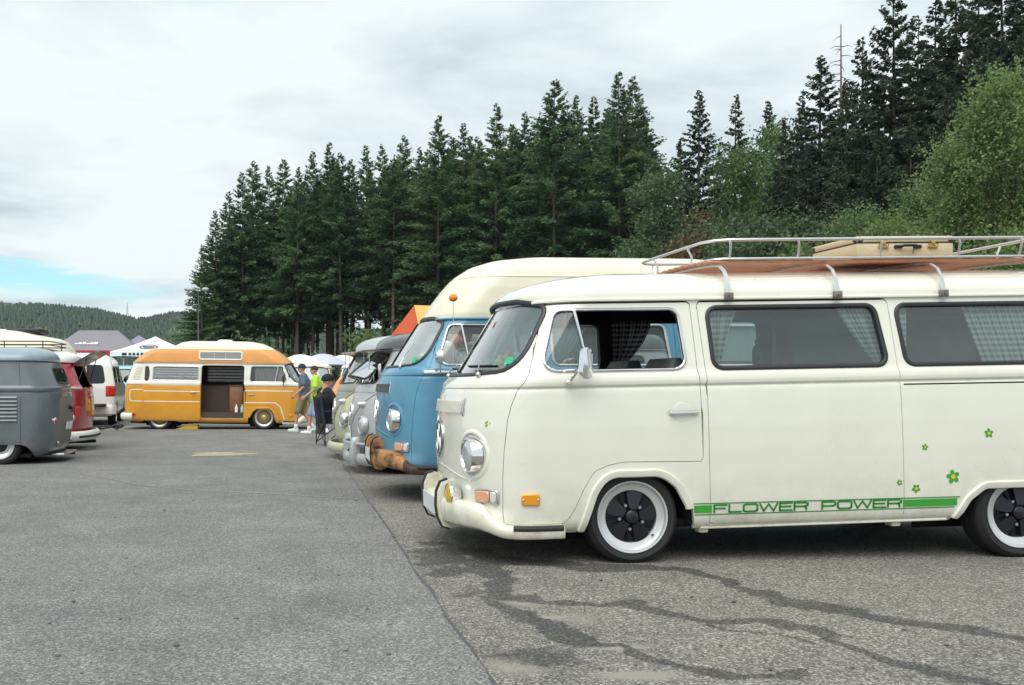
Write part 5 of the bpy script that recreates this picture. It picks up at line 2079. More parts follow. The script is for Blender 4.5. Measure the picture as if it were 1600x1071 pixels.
for s in (-1, 1):
    p, n = RS_.ptn('r', s * .70, .60)
    plate_on(RS_, 'r', s * .70, .62, .11, .20, .025, 1, 'tail_light', M['redlens'] if s > 0 else M['redlens'], redv)
    plate_on(RS_, 'r', s * .22, .74, .26, .20, .006, 1, 'lid_sticker', M['orange'] if s < 0 else M['plate'], redv)
for i in range(8):
    z = 1.37 - .034 * i
    P, N = RS_.path('s', dens([(3.60 - .012 * i * (1 if i < 4 else .6), z), (3.74, z)], .05, False), -1)
    MB().strip(P, N, [(-.012, -.002), (-.012, .002), (.004, .014), (.010, .010), (.012, -.002)]).build('louvre', M['under'], redv)
# roof rack: two rails on legs
rr_ = MB().tube([(a, b, 1.66) for a, b in dens(rpoly([(.6, -.68), (3.70, -.68), (3.70, .68), (.6, .68)], .08, 4), .4)], .010, 6, closed=True).build('roof_rack', M['black'], redv)
for z in (1.74, 1.80):
    MB().tube([(a, b, z) for a, b in dens(rpoly([(.6, -.70), (3.72, -.70), (3.72, .70), (.6, .70)], .10, 4), .4)], .009, 6, closed=True).build('rail', M['black'], rr_)
for x in (.9, 1.6, 2.3, 3.0, 3.62):
    for s in (-1, 1):
        MB().tube([(x, s * .79, 1.445), (x, s * .76, 1.60), (x, s * .70, 1.66), (x, s * .70, 1.80)], .009, 6).build('leg', M['black'], rr_)
for k in range(6):
    y_ = -.55 + .22 * k
    MB().box((.62, y_ - .03, 1.664), (3.68, y_ + .03, 1.68)).build('slat', M['wood2'], rr_)

# ------------------------------------------------------------------ cream pop-top behind the red bus
PT = [(1.652, .470, .772, .40, 2.25, 4.375, .28, 2.8), (1.70, .485, .80, .40, 2.4, 4.375, .28, 3.0), (1.85, .60, .78, .40, 2.5, 4.28, .25, 3.2), (2.0, .80, .74, .40, 2.5, 4.16, .25, 3.0), (2.06, 1.0, .70, .40, 2.5, 4.02, .25, 3.0), (2.10, 1.6, .62, .35, 2.5, 3.8, .25, 3.0), (2.20, 2.3, .45, .2, 2.5, 3.35, .2, 3.0), (2.25, 2.7, .2, .1, 2.5, 3.0, .1, 3.0)]
pop, PS = bay_bus(dict(name='camper_van', label='cream bus with a tall peaked pop-top roof, mostly hidden behind the dark red bus', cat='van', group=LEFT, loc=(-10.42, 20.9, .02), rz=R(3), paint=M['cream'],
                       near=-1, wheel='steel', wheel_r=.31, wheel_z=(.29, .29), roof_rows=PT, roof=M['cream'], highroof=True, step=.04, ns=50, nf=10, nr=10, slide=False, gutter=M['cream']))
vb = MB().box((3.05, -.35, 2.15), (3.75, .35, 2.26), bev=.03)
vb.build('roof_hatch', M['black'], pop)

# ------------------------------------------------------------------ golden camper across the end of the lane
YR = [(1.652, .42, .775, .40, 2.25, 4.375, .28, 2.8), (1.66, .42, .785, .40, 2.3, 4.38, .28, 2.8), (1.75, .50, .775, .40, 2.4, 4.28, .28, 2.8), (1.88, .66, .755, .42, 2.5, 4.12, .30, 2.8), (1.98, .80, .73, .44, 2.5, 3.95, .32, 2.8), (1.995, .84, .72, .44, 2.5, 3.88, .32, 2.8),
      (2.0, .86, .705, .44, 2.5, 3.45, .3, 2.8), (2.08, .99, .68, .42, 2.5, 3.36, .3, 2.6), (2.16, 1.18, .62, .4, 2.4, 3.22, .3, 2.5), (2.20, 1.40, .46, .3, 2.3, 3.05, .3, 2.4), (2.215, 1.8, .10, .05, 2, 2.6, .05, 2)]
B_DOOR2 = B_DOOR
Y_OPEN = rpoly([(1.555, .30), (1.555, 1.60), (2.60, 1.60), (2.60, .30)], .04)
yel, YS = bay_bus(dict(name='camper_van', label='golden orange and white camper with its side door slid open', cat='van', loc=(-1.228, 24.96, -.055), rz=PI + R(-1.2), rake=.012, paint=M['orange'], upper=M['offwhite'],
                       near=1, wheel='mesh', wheel_r=.30, wheel_z=(.345, .30), roof_rows=YR, roof=[M['orange2'], M['cream']], roof_split=1.9985, highroof=True, wins=(), farwins=('mid', 'third'), slidesides=(), slide=False,
                       holes=(lambda S: S.rside(Y_OPEN, 1), ), glass=M['glassc'], gutter=M['chrome'], lining=M['brownpanel'], step=.03, ns=70, nf=12, nr=12))
# slid-back side door stands proud of the flank
Y_DOOR = [(2.61, .255), (2.61, 1.085), (4.0, 1.085), (4.0, .255)]
Y_DOORU = [(2.61, 1.105), (2.61, 1.60), (3.86, 1.60), (3.86, 1.105)]
Y_DWIN = rpoly([(2.66, 1.205), (2.66, 1.555), (3.78, 1.555), (3.78, 1.205)], .05)
ydoor = clip(YS, -YS.rside(Y_DOOR, 1), 'side_door', M['orange'], yel, off=.045, rim=.04)
yu = clip(YS, np.minimum(-YS.rside(Y_DOORU, 1), YS.rside(Y_DWIN, 1)), 'door_upper', M['offwhite'], ydoor, off=.045, rim=.04)
fr = MB()
seal_on(YS, 's', Y_DWIN, 1, None, '', None, .03, .012, fr, off=.045)
fr.build('window_frame', M['dullchrome'], ydoor)
clip(YS, -YS.rside(Y_DWIN, 1), 'window_pane', glass_mat('louvre_glass', (.8, .85, .86), .35, (.62, .66, .70)), ydoor, off=.030)
for i in range(5):
    z = 1.25 + .06 * i
    P, N = YS.path('s', [(2.68, z), (3.2, z), (3.76, z)], 1, .046)
    MB().strip(P, N, [(-.006, 0), (-.006, .004), (.006, .016), (.008, 0)]).build('louvre', M['dullchrome'], ydoor)
P, N = YS.path('s', dens([(2.62, .95), (3.98, .95), (4.0, .94)], .2, False), 1, .045)
MB().strip(P, N, prof(.025, .006)).build('door_trim', M['offwhite'], ydoor)
P, N = YS.path('s', dens([(2.62, .70), (3.98, .70)], .2, False), 1, .045)
MB().strip(P, N, prof(.025, .006)).build('door_trim', M['offwhite'], ydoor)
P, N = YS.path('s', [(2.72, .93), (2.84, .93)], 1, .06)
MB().strip(P, N, prof(.03, .02)).build('door_handle', M['chrome'], ydoor)
# white belt and chrome trims
line_on(YS, 's', [(.42, 1.145), (1.53, 1.145)], 1, yel, 'belt_band', M['offwhite'], .075, .006)
line_on(YS, 's', [(2.62, 1.145), (4.3, 1.145)], 1, yel, 'belt_band', M['offwhite'], .075, .006, off=.0)
line_on(YS, 's', [(.36, .985), (1.53, .985)], 1, yel, 'side_trim', M['offwhite'], .028, .006)
line_on(YS, 's', rpoly([(1.53, .695), (.78, .695), (.66, .60), (.56, .30)], [0, .1, .1, 0]), 1, yel, 'side_trim', M['offwhite'], .028, .006)
line_on(YS, 's', rpoly([(4.02, .985), (4.34, .985), (4.34, .70), (4.02, .70)], [0, .06, .06, 0]), 1, yel, 'side_trim', M['offwhite'], .028, .006)
P, N = YS.path('s', [(1.30, .90), (1.45, .90)], 1, .012)
MB().strip(P, N, prof(.025, .02)).build('door_handle', M['chrome'], yel)
for i in range(9):
    z = 1.24 + .037 * i
    P, N = YS.path('s', [(4.12 - .02 * i * .5, z), (4.28 - .02 * i * .5, z)], 1)
    MB().strip(P, N, [(-.010, -.002), (-.010, .002), (.004, .014), (.008, .010), (.010, -.002)]).build('louvre', M['cream'], yel)
cr = rpoly([(3.90, 1.20), (3.86, 1.38), (3.90, 1.56), (3.99, 1.57), (3.99, 1.20)], .04)
P, N = YS.path('s', cr, 1, .005)
MB().add(P, [tuple(range(len(P)))]).build('quarter_window', M['seal'], yel)
plate_on(YS, 's', 4.27, .385, .14, .07, .012, 1, 'side_reflector', M['redlens'], yel)
plate_on(YS, 's', .40, .40, .10, .06, .012, 1, 'side_reflector', M['amber'], yel)
# window in the raised roof
RW_ = rpoly([(1.62, 1.74), (1.62, 1.93), (2.66, 1.93), (2.66, 1.74)], .04)
fr = MB()
seal_on(YS, 's', RW_, 1, None, '', None, .045, .02, fr)
fr = fr.build('roof_window_frame', M['offwhite'], yel)
clip(YS, -YS.rside(RW_, 1), 'roof_window_pane', glass_mat('grey_pane', (.6, .62, .62), .55, (.42, .44, .46)), fr, off=.006)
for x in (2.02, 2.3):
    P, N = YS.path('s', [(x, 1.76), (x, 1.91)], 1, .008)
    MB().strip(P, N, prof(.012, .006)).build('glazing_bar', M['dullchrome'], fr)
MB().lathe([(.001, .05), (.16, .045), (.19, .03), (.20, 0)], c=(2.15, .0, 2.21), n=20).build('roof_vent', M['offwhite'], yel)
# inside the open door: brown panel, wooden cupboard, far windows with bars
MB().box((1.95, .30, .46), (2.75, .34, 1.10)).build('kitchen_panel', M['brownpanel'], yel)
cupb = MB().box((1.60, .42, .46), (1.92, .72, 1.10), bev=.01).build('cupboard', M['wood2'], yel)
MB().box((1.58, .40, 1.10), (1.95, .74, 1.125), bev=.005).build('worktop', M['brownpanel'], cupb)
MB().box((1.56, .45, .30), (2.60, .80, .455)).build('door_sill', M['brownpanel'], yel)
MB().box((1.56, .80, .30), (2.60, .815, .325)).build('sill_plate', M['chrome'], yel)
for z in (1.28, 1.36, 1.44, 1.52):
    MB().tube([(1.62, -.67, z), (2.72, -.67, z)], .012, 6).build('window_bar', M['black'], yel)
hang(curtain_mesh((.56, .70, 1.57), (1.30, .70, 1.57), (.62, .74, 1.23), (1.30, .74, 1.23), 9, .014), M['netcurtain'], 'white net curtain behind the front door window of the golden camper', None, child_xf(yel))
hang(curtain_mesh((1.62, -.70, 1.588), (2.72, -.70, 1.588), (1.62, -.735, 1.21), (2.72, -.735, 1.21), 12, .012), M['netcurtain'], 'white net curtain behind black bars, seen through the open door of the golden camper', None, child_xf(yel))
bay_bumper(yel, YS, M['offwhite'], M['rubber'], plate=False, guards=False)
rings = []
for q in np.linspace(-1.0, 1.0, 30):
    p, n = YS.ptn('r', q, .40)
    n = Vector((n.x, n.y, 0)).normalized()
    p = Vector((p.x, p.y, 0))
    rings.append([tuple(p + n * (.09 + d_) + Vector((0, 0, .33 + k_ * .17))) for d_, k_ in ((-.05, -.5), (0, -.5), (.03, -.3), (.04, 0), (.03, .3), (0, .5), (-.05, .5))])
MB().loft(rings, closed=True, caps=True).build('rear_bumper', M['offwhite'], yel, smooth=50)
p, n = YS.ptn('f', .66, 1.15)
mr_ = MB().tube([(.60, .87, 1.14), (.58, .97, 1.16), (.58, .98, 1.22)], .010, 6)
mr_.box((.56, .92, 1.20), (.60, 1.05, 1.36), bev=.015)
mr_.build('door_mirror', M['black'], yel)
ramp = MB().add([(0, 0, 0), (.55, 0, 0), (.55, .25, 0), (0, .25, 0), (.30, 0, .10), (.55, 0, .10), (.55, .25, .10), (.30, .25, .10)], [(0, 3, 2, 1), (0, 1, 5, 4), (1, 2, 6, 5), (2, 3, 7, 6), (3, 0, 4, 7), (4, 5, 6, 7)])
rp = ramp.build('levelling_ramp', mat('yellow_plastic', (.70, .48, .03), .5), None, smooth=0)
rp.location = (-4.48, 24.25, .0085)
tag(rp, 'yellow plastic levelling ramp on the ground under the golden camper', 'ramp')
for k in range(2):
    bt_ = MB().lathe([(.001, 0), (.04, 0), (.04, .12), (.016, .16), (.015, .20), (.001, .20)], n=12).build('bottle', M['plate'] if k == 0 else M['mint'], None)
    bt_.matrix_world = child_xf(yel) @ Matrix.Translation((1.74 - .14 * k, .775, .456))
    tag(bt_, ('white' if k == 0 else 'pale green') + ' bottle standing on the door sill of the golden camper, below the wooden cupboard', 'bottle')


# ================================================================== people
SKIN = mat('skin', (.50, .27, .19), .55, var=.08, vscale=14)
SKINR = mat('ruddy_skin', (.52, .24, .18), .55, var=.1, vscale=14)


def remesh(mb, name, m, parent, voxel, smooth_it=3):
    """fuse overlapping rounded pieces into one continuous skin"""
    me = bpy.data.meshes.new('tmp')
    me.from_pydata(mb.v, [], mb.f)
    t = bpy.data.objects.new('tmp', me)
    COL.objects.link(t)
    r = t.modifiers.new('r', 'REMESH')
    r.mode = 'VOXEL'
    r.voxel_size = voxel
    s_ = t.modifiers.new('s', 'SMOOTH')
    s_.iterations = smooth_it
    s_.factor = .5
    dg = bpy.context.evaluated_depsgraph_get()
    nm = bpy.data.meshes.new_from_object(t.evaluated_get(dg))
    bpy.data.objects.remove(t)
    bpy.data.meshes.remove(me)
    nm.name = name
    nm.materials.clear()
    nm.materials.append(m)
    nm.polygons.foreach_set('use_smooth', [True] * len(nm.polygons))
    o = bpy.data.objects.new(name, nm)
    COL.objects.link(o)
    o.parent = parent
    return o


def limb(mb, pts, rads, n=12):
    """tapered rounded limb through joints"""
    P = [Vector(p) for p in pts]
    path, rr = [], []
    for i in range(len(P) - 1):
        for t in (0, .33, .66):
            path.append(P[i].lerp(P[i + 1], t))
            rr.append(rads[i] + (rads[i + 1] - rads[i]) * t)
    path.append(P[-1])
    rr.append(rads[-1])
    mb.tube(path, rr, n)
    for p, r in zip(P, rads):
        mb.ball(p, r * 1.0, 12, 8)


def torso(mb, pelvis, chest, neck, sh_l, sh_r, hip_w, k=1.0, infl=0.0):
    up = (Vector(chest) - Vector(pelvis)).normalized()
    side = (Vector(sh_l) - Vector(sh_r)).normalized()
    fw = side.cross(up).normalized()
    P, C_, N_ = Vector(pelvis), Vector(chest), Vector(neck)
    secs = [(P - up * .06, hip_w * .92, .105), (P + up * .02, hip_w, .118), (P + up * .12, hip_w * .90, .108), (P.lerp(C_, .6), hip_w * .95, .108), (C_, hip_w * 1.12, .118), (C_ + up * .10, hip_w * 1.16, .105), (C_.lerp(N_, .72), hip_w * .95, .088), (C_.lerp(N_, .90), hip_w * .52, .07), (N_, .055, .055)]
    rings = []
    for c, a, b in secs:
        a, b = a * k + infl, b * k + infl
        rings.append([tuple(c + side * a * math.cos(t) + fw * b * math.sin(t)) for t in np.linspace(0, 2 * PI, 17)[:-1]])
    mb.loft(rings, caps=True)


def hand(mb, wrist, direction, palm_n, s=1.0, curl=.35):
    w, d, n = Vector(wrist), Vector(direction).normalized(), Vector(palm_n).normalized()
    n = (n - d * n.dot(d)).normalized()
    sd = d.cross(n)
    c = w + d * .05 * s
    for a in (-.022, 0, .022):
        limb(mb, [w + sd * a * .7 * s, w + d * .085 * s + sd * a * s], [.015 * s, .014 * s], 8)
    for k, (a, L) in enumerate(((-.033, .062), (-.011, .074), (.011, .069), (.033, .054))):
        b0 = w + d * .085 * s + sd * a * s
        b1 = b0 + (d * math.cos(curl) + n * math.sin(curl)) * L * .55 * s
        b2 = b1 + (d * math.cos(curl * 2.2) + n * math.sin(curl * 2.2)) * L * .5 * s
        limb(mb, [b0, b1, b2], [.0095 * s, .0088 * s, .0075 * s], 8)
    t0 = w + d * .03 * s - sd * .028 * s
    limb(mb, [t0, t0 + (d * .6 - sd * .7 + n * .3) * .035 * s, t0 + (d * 1.0 - sd * .6 + n * .5) * .06 * s], [.012 * s, .0105 * s, .009 * s], 8)


def head(mb, c, fw, up, s=1.0):
    """skull, jaw, nose, ears around centre c, looking along fw"""
    c, fw, up = Vector(c), Vector(fw).normalized(), Vector(up)
    up = (up - fw * up.dot(fw)).normalized()
    sd = up.cross(fw)

    def ell(p, a, b, d, n=14, m=10):
        st = len(mb.v)
        mb.ball((0, 0, 0), 1, n, m)
        for i in range(st, len(mb.v)):
            x, y, z = mb.v[i]
            mb.v[i] = tuple(p + fw * x * a + sd * y * b + up * z * d)
    ell(c + up * .025 * s - fw * .008 * s, .095 * s, .076 * s, .092 * s)
    ell(c - up * .035 * s + fw * .022 * s, .068 * s, .060 * s, .075 * s)
    ell(c - up * .085 * s + fw * .048 * s, .030 * s, .032 * s, .024 * s)
    ell(c - up * .012 * s + fw * .098 * s, .018 * s, .013 * s, .024 * s, 8, 6)
    ell(c + up * .012 * s + fw * .088 * s, .012 * s, .010 * s, .028 * s, 8, 6)
    ell(c - up * .055 * s + fw * .084 * s, .010 * s, .024 * s, .010 * s, 8, 6)
    for e in (-1, 1):
        ell(c - up * .005 * s + sd * e * .078 * s - fw * .008 * s, .020 * s, .010 * s, .032 * s, 8, 6)
    return c, fw, up, sd


def face_bits(hd, parent, s=1.0):
    c, fw, up, sd = hd
    e = MB()
    for k in (-1, 1):
        e.ball(tuple(c + up * .012 * s + fw * .082 * s + sd * k * .032 * s), .0105 * s, 8, 6)
    tag(e.build('eyes', mat('eye', (.05, .04, .035), .2) if 'eye' not in bpy.data.materials else bpy.data.materials['eye'], parent), kind='stuff')
    MB().tube([tuple(c - up * .055 * s + fw * .091 * s + sd * a) for a in (-.02 * s, 0, .02 * s)], .004 * s, 6).build('mouth', mat('lips', (.36, .13, .11), .5) if 'lips' not in bpy.data.materials else bpy.data.materials['lips'], parent)


def hair_cap(hd, parent, m, s=1.0, low=-.02, name='hair', infl=.008):
    c, fw, up, sd = hd
    mb = MB()
    rings = []
    for i in range(9):
        t = PI * .56 * i / 8
        rings.append([tuple(c + up * (.025 * s + (.094 * s + infl) * math.cos(t)) + (fw * (math.cos(a) * (.096 * s + infl)) + sd * math.sin(a) * (.078 * s + infl)) * max(math.sin(t), .02) - fw * .012 * s
                            + up * (.028 * s * max(0, math.cos(a)) * (t / 1.7))) for a in np.linspace(0, 2 * PI, 21)[:-1]])
    mb.loft(rings[::-1], caps=True)
    o = mb.build(name, m, parent, smooth=180)
    return o


def cap(hd, parent, m, s=1.0):
    o = hair_cap(hd, parent, m, s, name='cap', infl=.014)
    c, fw, up, sd = hd
    a_, b_ = [], []
    for a in np.linspace(-1.05, 1.05, 12):
        p = c + up * .040 * s + (fw * math.cos(a) * .104 + sd * math.sin(a) * .086) * s - fw * .008 * s
        q = c + up * .028 * s + (fw * (math.cos(a) * .10 + .078 * math.cos(a) ** .6) + sd * math.sin(a) * .082) * s
        a_.append(p)
        b_.append(q)
    th = up * .006
    MB().loft([[tuple(p) for p in a_], [tuple(p) for p in b_], [tuple(p + th) for p in b_], [tuple(p + th) for p in a_], [tuple(p) for p in a_]], closed=False).build('cap_brim', m, o)
    return o


def shoe(ankle, fw, m, parent, s=1.0, name='shoe', pitch=0.0):
    a, f = Vector(ankle), Vector(fw).normalized()
    f = (f + Vector((0, 0, pitch))).normalized()
    sd = Vector((0, 0, 1)).cross(f).normalized()
    up = f.cross(sd) * -1
    if up.z < 0:
        up = -up
    mb = MB()
    rings = []
    for d, w, h, z0 in ((-.065, .022, .07, .0), (-.055, .034, .085, 0), (0, .040, .090, 0), (.06, .044, .065, 0), (.12, .046, .050, 0), (.165, .036, .040, .004), (.185, .015, .022, .008)):
        cz = -.075
        rings.append([tuple(a + f * d * s + sd * x * w * s + up * (cz + z0 + z * h) * s) for x, z in ((-1, 0), (1, 0), (1.05, .35), (.7, .85), (0, 1.0), (-.7, .85), (-1.05, .35))])
    mb.loft(rings, caps=True)
    o = mb.build(name, m, parent, smooth=60)
    MB().loft([[tuple(a + f * d * s + sd * x * w * s + up * (-.078 + z) * s) for x, z in ((-1, 0), (1, 0), (1, .018), (-1, .018))] for d, w in ((-.068, .03), (-.05, .042), (.06, .047), (.13, .049), (.175, .036), (.19, .015))], caps=True).build('sole', M['plate'], o)
    return o


def walker(loc, face_deg, H, label, shirt, shorts, shoes, sock, skin, hat=None, hair=None, ph=1, arm=.35, grp='boys walking past the golden camper', bulk=1.0):
    """person mid-stride; local x forward, z up; built at a height of 1.75 then scaled"""
    k = H / 1.75
    root = empty('person', loc, (0, 0, R(face_deg)), label, 'person', grp)
    root.scale = (k, k, k)
    L = {}
    st = .17 * ph
    hip = {1: Vector((0, .09, .93)), -1: Vector((0, -.09, .93))}
    knee = {1: Vector((.12 * ph + .04, .10, .51)), -1: Vector((-.02 * ph + .05, -.10, .50))}
    ank = {1: Vector((.20 * ph, .10, .085)), -1: Vector((-.26 * ph, -.10, .115))}
    if ph < 0:
        knee = {1: Vector((.02, .10, .50)), -1: Vector((.15, -.10, .51))}
        ank = {1: Vector((-.24, .10, .115)), -1: Vector((.20, -.10, .085))}
    sh = {1: Vector((0, .185, 1.445)), -1: Vector((0, -.185, 1.445))}
    elb = {1: Vector((-.05 + arm * .25, .235, 1.16)), -1: Vector((-.16, -.235, 1.17))}
    wri = {1: Vector((.10 + arm * .6, .25, .97)), -1: Vector((-.10, -.25, .92))}
    nk, ch, pv = Vector((.015, 0, 1.50)), Vector((0, 0, 1.28)), Vector((0, 0, .96))
    b = MB()
    torso(b, pv, ch, nk, sh[1], sh[-1], .155 * bulk, 1)
    limb(b, [nk - Vector((0, 0, .04)), nk + Vector((.02, 0, .09))], [.058, .052])
    hd = head(b, nk + Vector((.035, 0, .148)), (1, 0, -.06), (0, 0, 1), 1.0)
    for s in (1, -1):
        limb(b, [sh[s], elb[s], wri[s]], [.052, .040, .027])
        hand(b, wri[s], wri[s] - elb[s], Vector((0, -s, 0)), 1.0)
        limb(b, [hip[s], knee[s], ank[s] + Vector((0, 0, .02))], [.085, .056, .038])
        f = Vector((1, 0, 0))
        limb(b, [ank[s], ank[s] + f * .10 - Vector((0, 0, .045))], [.036, .028])
    body = remesh(b, 'body', skin, root, .0085)
    face_bits(hd, body)
    c = MB()
    torso(c, pv - Vector((0, 0, .06)), ch, nk - Vector((0, 0, .03)), sh[1], sh[-1], .172 * bulk, 1.05, .022)
    for s in (1, -1):
        limb(c, [sh[s] + Vector((0, -s * .03, .0)), sh[s].lerp(elb[s], .72)], [.088, .076])
    remesh(c, 'shirt', shirt, root, .013, 4)
    c = MB()
    torso(c, pv - Vector((0, 0, .02)), pv + Vector((0, 0, .12)), pv + Vector((0, 0, .16)), sh[1], sh[-1], .158 * bulk, 1.0, .012)
    for s in (1, -1):
        limb(c, [hip[s], knee[s].lerp(hip[s], .02)], [.108, .090])
    remesh(c, 'shorts', shorts, root, .013, 4)
    for s in (1, -1):
        shoe(ank[s], (1, 0, 0), shoes, root, 1.12, pitch=(-.28 if ank[s].x < 0 else .05))
        t = MB()
        d = (knee[s] - ank[s]).normalized()
        limb(t, [ank[s] - d * .01, ank[s] + d * .09], [.044, .046])
        t.build('sock', sock, root, smooth=180)
    if hair:
        hair_cap(hd, body, hair)
    if hat:
        cap(hd, body, hat)
    return root


C_ = lambda n, c, r=.85: mat(n, c, r, var=.12, vscale=8, bump=.15, bscale=40)
X1, Y1 = gp(474, 675)
walker((X1, 23.3, .008), 176, 1.56, 'boy in navy cap, slate blue t-shirt and khaki shorts walking past the golden camper', C_('slate_blue_jersey', (.11, .15, .20)), C_('khaki_cotton', (.24, .21, .11)), C_('mint_canvas', (.50, .66, .54)), M['whitecloth'], SKIN, hat=C_('navy_cap', (.02, .03, .07)), ph=1, arm=.12)
X2, Y2 = gp(494, 678)
walker((X2, 22.2, .008), 178, 1.50, 'bare-headed boy in lime t-shirt and pale blue shorts walking behind the capped boy', C_('lime_jersey', (.45, .70, .08)), C_('pale_denim', (.26, .38, .52)), M['whitecloth'], M['whitecloth'], SKIN, hair=C_('brown_hair', (.05, .03, .02)), ph=-1, arm=.26)

# ---- man sitting in the folding chair
XM, YM = gp(508, 697)
YM = 17.9
XM = (513 - 560) / 1550 * YM
mr_ = empty('person', (XM, YM, .008), (0, 0, R(18)), 'seated man in black cap and black t-shirt, back half turned, in a folding chair', 'person')
b = MB()
pv, ch, nk = Vector((-.03, 0, .50)), Vector((-.10, 0, .80)), Vector((-.06, 0, 1.02))
sh = {1: Vector((-.07, .215, .95)), -1: Vector((-.07, -.215, .95))}
torso(b, pv, ch, nk, sh[1], sh[-1], .19, 1.08)
limb(b, [nk - Vector((0, 0, .05)), nk + Vector((.03, 0, .08))], [.068, .060])
hd = head(b, nk + Vector((.055, 0, .135)), (1, -.25, -.04), (0, 0, 1), 1.05)
leg = {}
for s in (1, -1):
    el_, wr_ = Vector((.10, s * .27, .72)), Vector((.34, s * .17, .70))
    limb(b, [sh[s], el_, wr_], [.062, .047, .031])
    hand(b, wr_, wr_ - el_, Vector((0, 0, -1)), 1.05)
    kn, an = Vector((.44, s * .15, .50)), Vector((.40, s * .16, .09))
    leg[s] = (kn, an)
    limb(b, [Vector((.0, s * .11, .50)), kn, an], [.095, .062, .042])
    limb(b, [an, an + Vector((.10, 0, -.045))], [.038, .03])
mb_ = remesh(b, 'body', SKINR, mr_, .0095)
face_bits(hd, mb_, 1.05)
c = MB()
torso(c, pv, ch, nk - Vector((0, 0, .03)), sh[1], sh[-1], .208, 1.11, .026)
for s in (1, -1):
    limb(c, [sh[s] + Vector((0, -s * .03, 0)), sh[s].lerp(Vector((.10, s * .27, .72)), .85)], [.102, .086])
remesh(c, 'shirt', C_('black_jersey', (.012, .012, .016)), mr_, .014, 4)
c = MB()
for s in (1, -1):
    limb(c, [Vector((-.02, s * .11, .50)), leg[s][0].lerp(Vector((0, s * .11, .5)), .1)], [.118, .092])
c.ball((-.03, 0, .50), (.15, .19, .12))
remesh(c, 'shorts', C_('grey_cotton', (.30, .31, .33)), mr_, .014, 4)
for s in (1, -1):
    shoe(leg[s][1], (1, 0, 0), M['black'], mr_, 1.2)
hair_cap(hd, mb_, C_('dark_hair', (.02, .016, .013)), 1.02)
cap(hd, mb_, C_('black_cap', (.010, .010, .012)), 1.05)

chair = empty('camping_chair', (XM + .10, YM + .03, .008), (0, 0, R(18)), 'dark blue folding camping chair under the seated man', 'chair')
navy = C_('navy_canvas', (.016, .028, .085))
MB().loft([[(-.20, -.27, .40), (-.20, .27, .40), (-.20, .27, .415), (-.20, -.27, .415)], [(.05, -.27, .375), (.05, .27, .375), (.05, .27, .39), (.05, -.27, .39)], [(.26, -.27, .41), (.26, .27, .41), (.26, .27, .425), (.26, -.27, .425)]], caps=True).build('seat', navy, chair)
MB().loft([[(-.22, -.28, .40), (-.22, .28, .40), (-.235, .28, .40), (-.235, -.28, .40)], [(-.275, -.29, .65), (-.275, .29, .65), (-.29, .29, .65), (-.29, -.29, .65)], [(-.30, -.28, .88), (-.30, .28, .88), (-.315, .28, .88), (-.315, -.28, .88)]], caps=True).build('backrest', navy, chair)
MB().loft([[(-.24, -.24, .20), (-.24, .24, .20), (-.25, .24, .20), (-.25, -.24, .20)], [(-.225, -.28, .40), (-.225, .28, .40), (-.235, .28, .40), (-.235, -.28, .40)]], caps=True).build('storage_pocket', M['black'], chair)
for s in (1, -1):
    MB().tube([(-.25, s * .29, .01), (-.25, s * .285, .45), (-.31, s * .285, .90)], .011, 8).build('leg', M['black'], chair)
    MB().tube([(.27, s * .29, .01), (.27, s * .285, .62)], .011, 8).build('leg', M['black'], chair)
    MB().tube([(-.25, s * .285, .05), (.26, s * .28, .42)], .009, 8).build('brace', M['black'], chair)
    MB().tube([(-.25, s * .27, .05), (-.25, -s * .27, .42)], .009, 8).build('brace', M['black'], chair)
    MB().box((-.29, s * .30 - .035, .615), (.30, s * .30 + .035, .635), bev=.008).build('armrest', navy, chair)

# ---- man in white bending between the blue and the silver bus
XW = (716 - 560) / 1550 * 11.45
pw = empty('person', (XW - .24, 11.45, .004), (0, 0, R(-6)), 'man in white shirt leaning forward, seen through the blue bus door window', 'person')
pw.scale = (1.07, 1.07, 1.07)
b = MB()
pv, ch, nk = Vector((-.08, 0, .95)), Vector((.02, 0, 1.25)), Vector((.16, 0, 1.46))
sh = {1: Vector((.09, .20, 1.40)), -1: Vector((.09, -.20, 1.40))}
torso(b, pv, ch, nk, sh[1], sh[-1], .185, 1.08)
limb(b, [nk - Vector((.02, 0, .04)), nk + Vector((.06, 0, .07))], [.066, .058])
hd = head(b, nk + Vector((.115, 0, .12)), (.80, -.1, -.55), (.5, 0, .85), 1.05)
for s in (1, -1):
    el_, wr_ = Vector((.22, s * .27, 1.12)), Vector((.42, s * .20, 1.02))
    limb(b, [sh[s], el_, wr_], [.06, .046, .031])
    hand(b, wr_, wr_ - el_, Vector((0, 0, -1)))
    limb(b, [Vector((-.08, s * .10, .93)), Vector((-.04, s * .11, .50)), Vector((-.06, s * .12, .09))], [.095, .062, .042])
    limb(b, [Vector((-.06, s * .12, .09)), Vector((.05, s * .12, .045))], [.038, .03])
pb = remesh(b, 'body', SKINR, pw, .0105)
face_bits(hd, pb, 1.05)
hair_cap(hd, pb, C_('grey_hair', (.34, .32, .30)), 1.03)
c = MB()
torso(c, pv - Vector((0, 0, .04)), ch, nk - Vector((.02, 0, .03)), sh[1], sh[-1], .205, 1.12, .03)
for s in (1, -1):
    limb(c, [sh[s] + Vector((0, -s * .03, 0)), Vector((.22, s * .27, 1.12)), Vector((.22, s * .27, 1.12)).lerp(Vector((.42, s * .20, 1.02)), .6)], [.105, .075, .058])
remesh(c, 'shirt', M['whitecloth'], pw, .015, 4)
c = MB()
for s in (1, -1):
    limb(c, [Vector((-.08, s * .10, .95)), Vector((-.04, s * .11, .50)), Vector((-.06, s * .12, .12))], [.115, .082, .066])
c.ball((-.08, 0, .95), (.14, .19, .12))
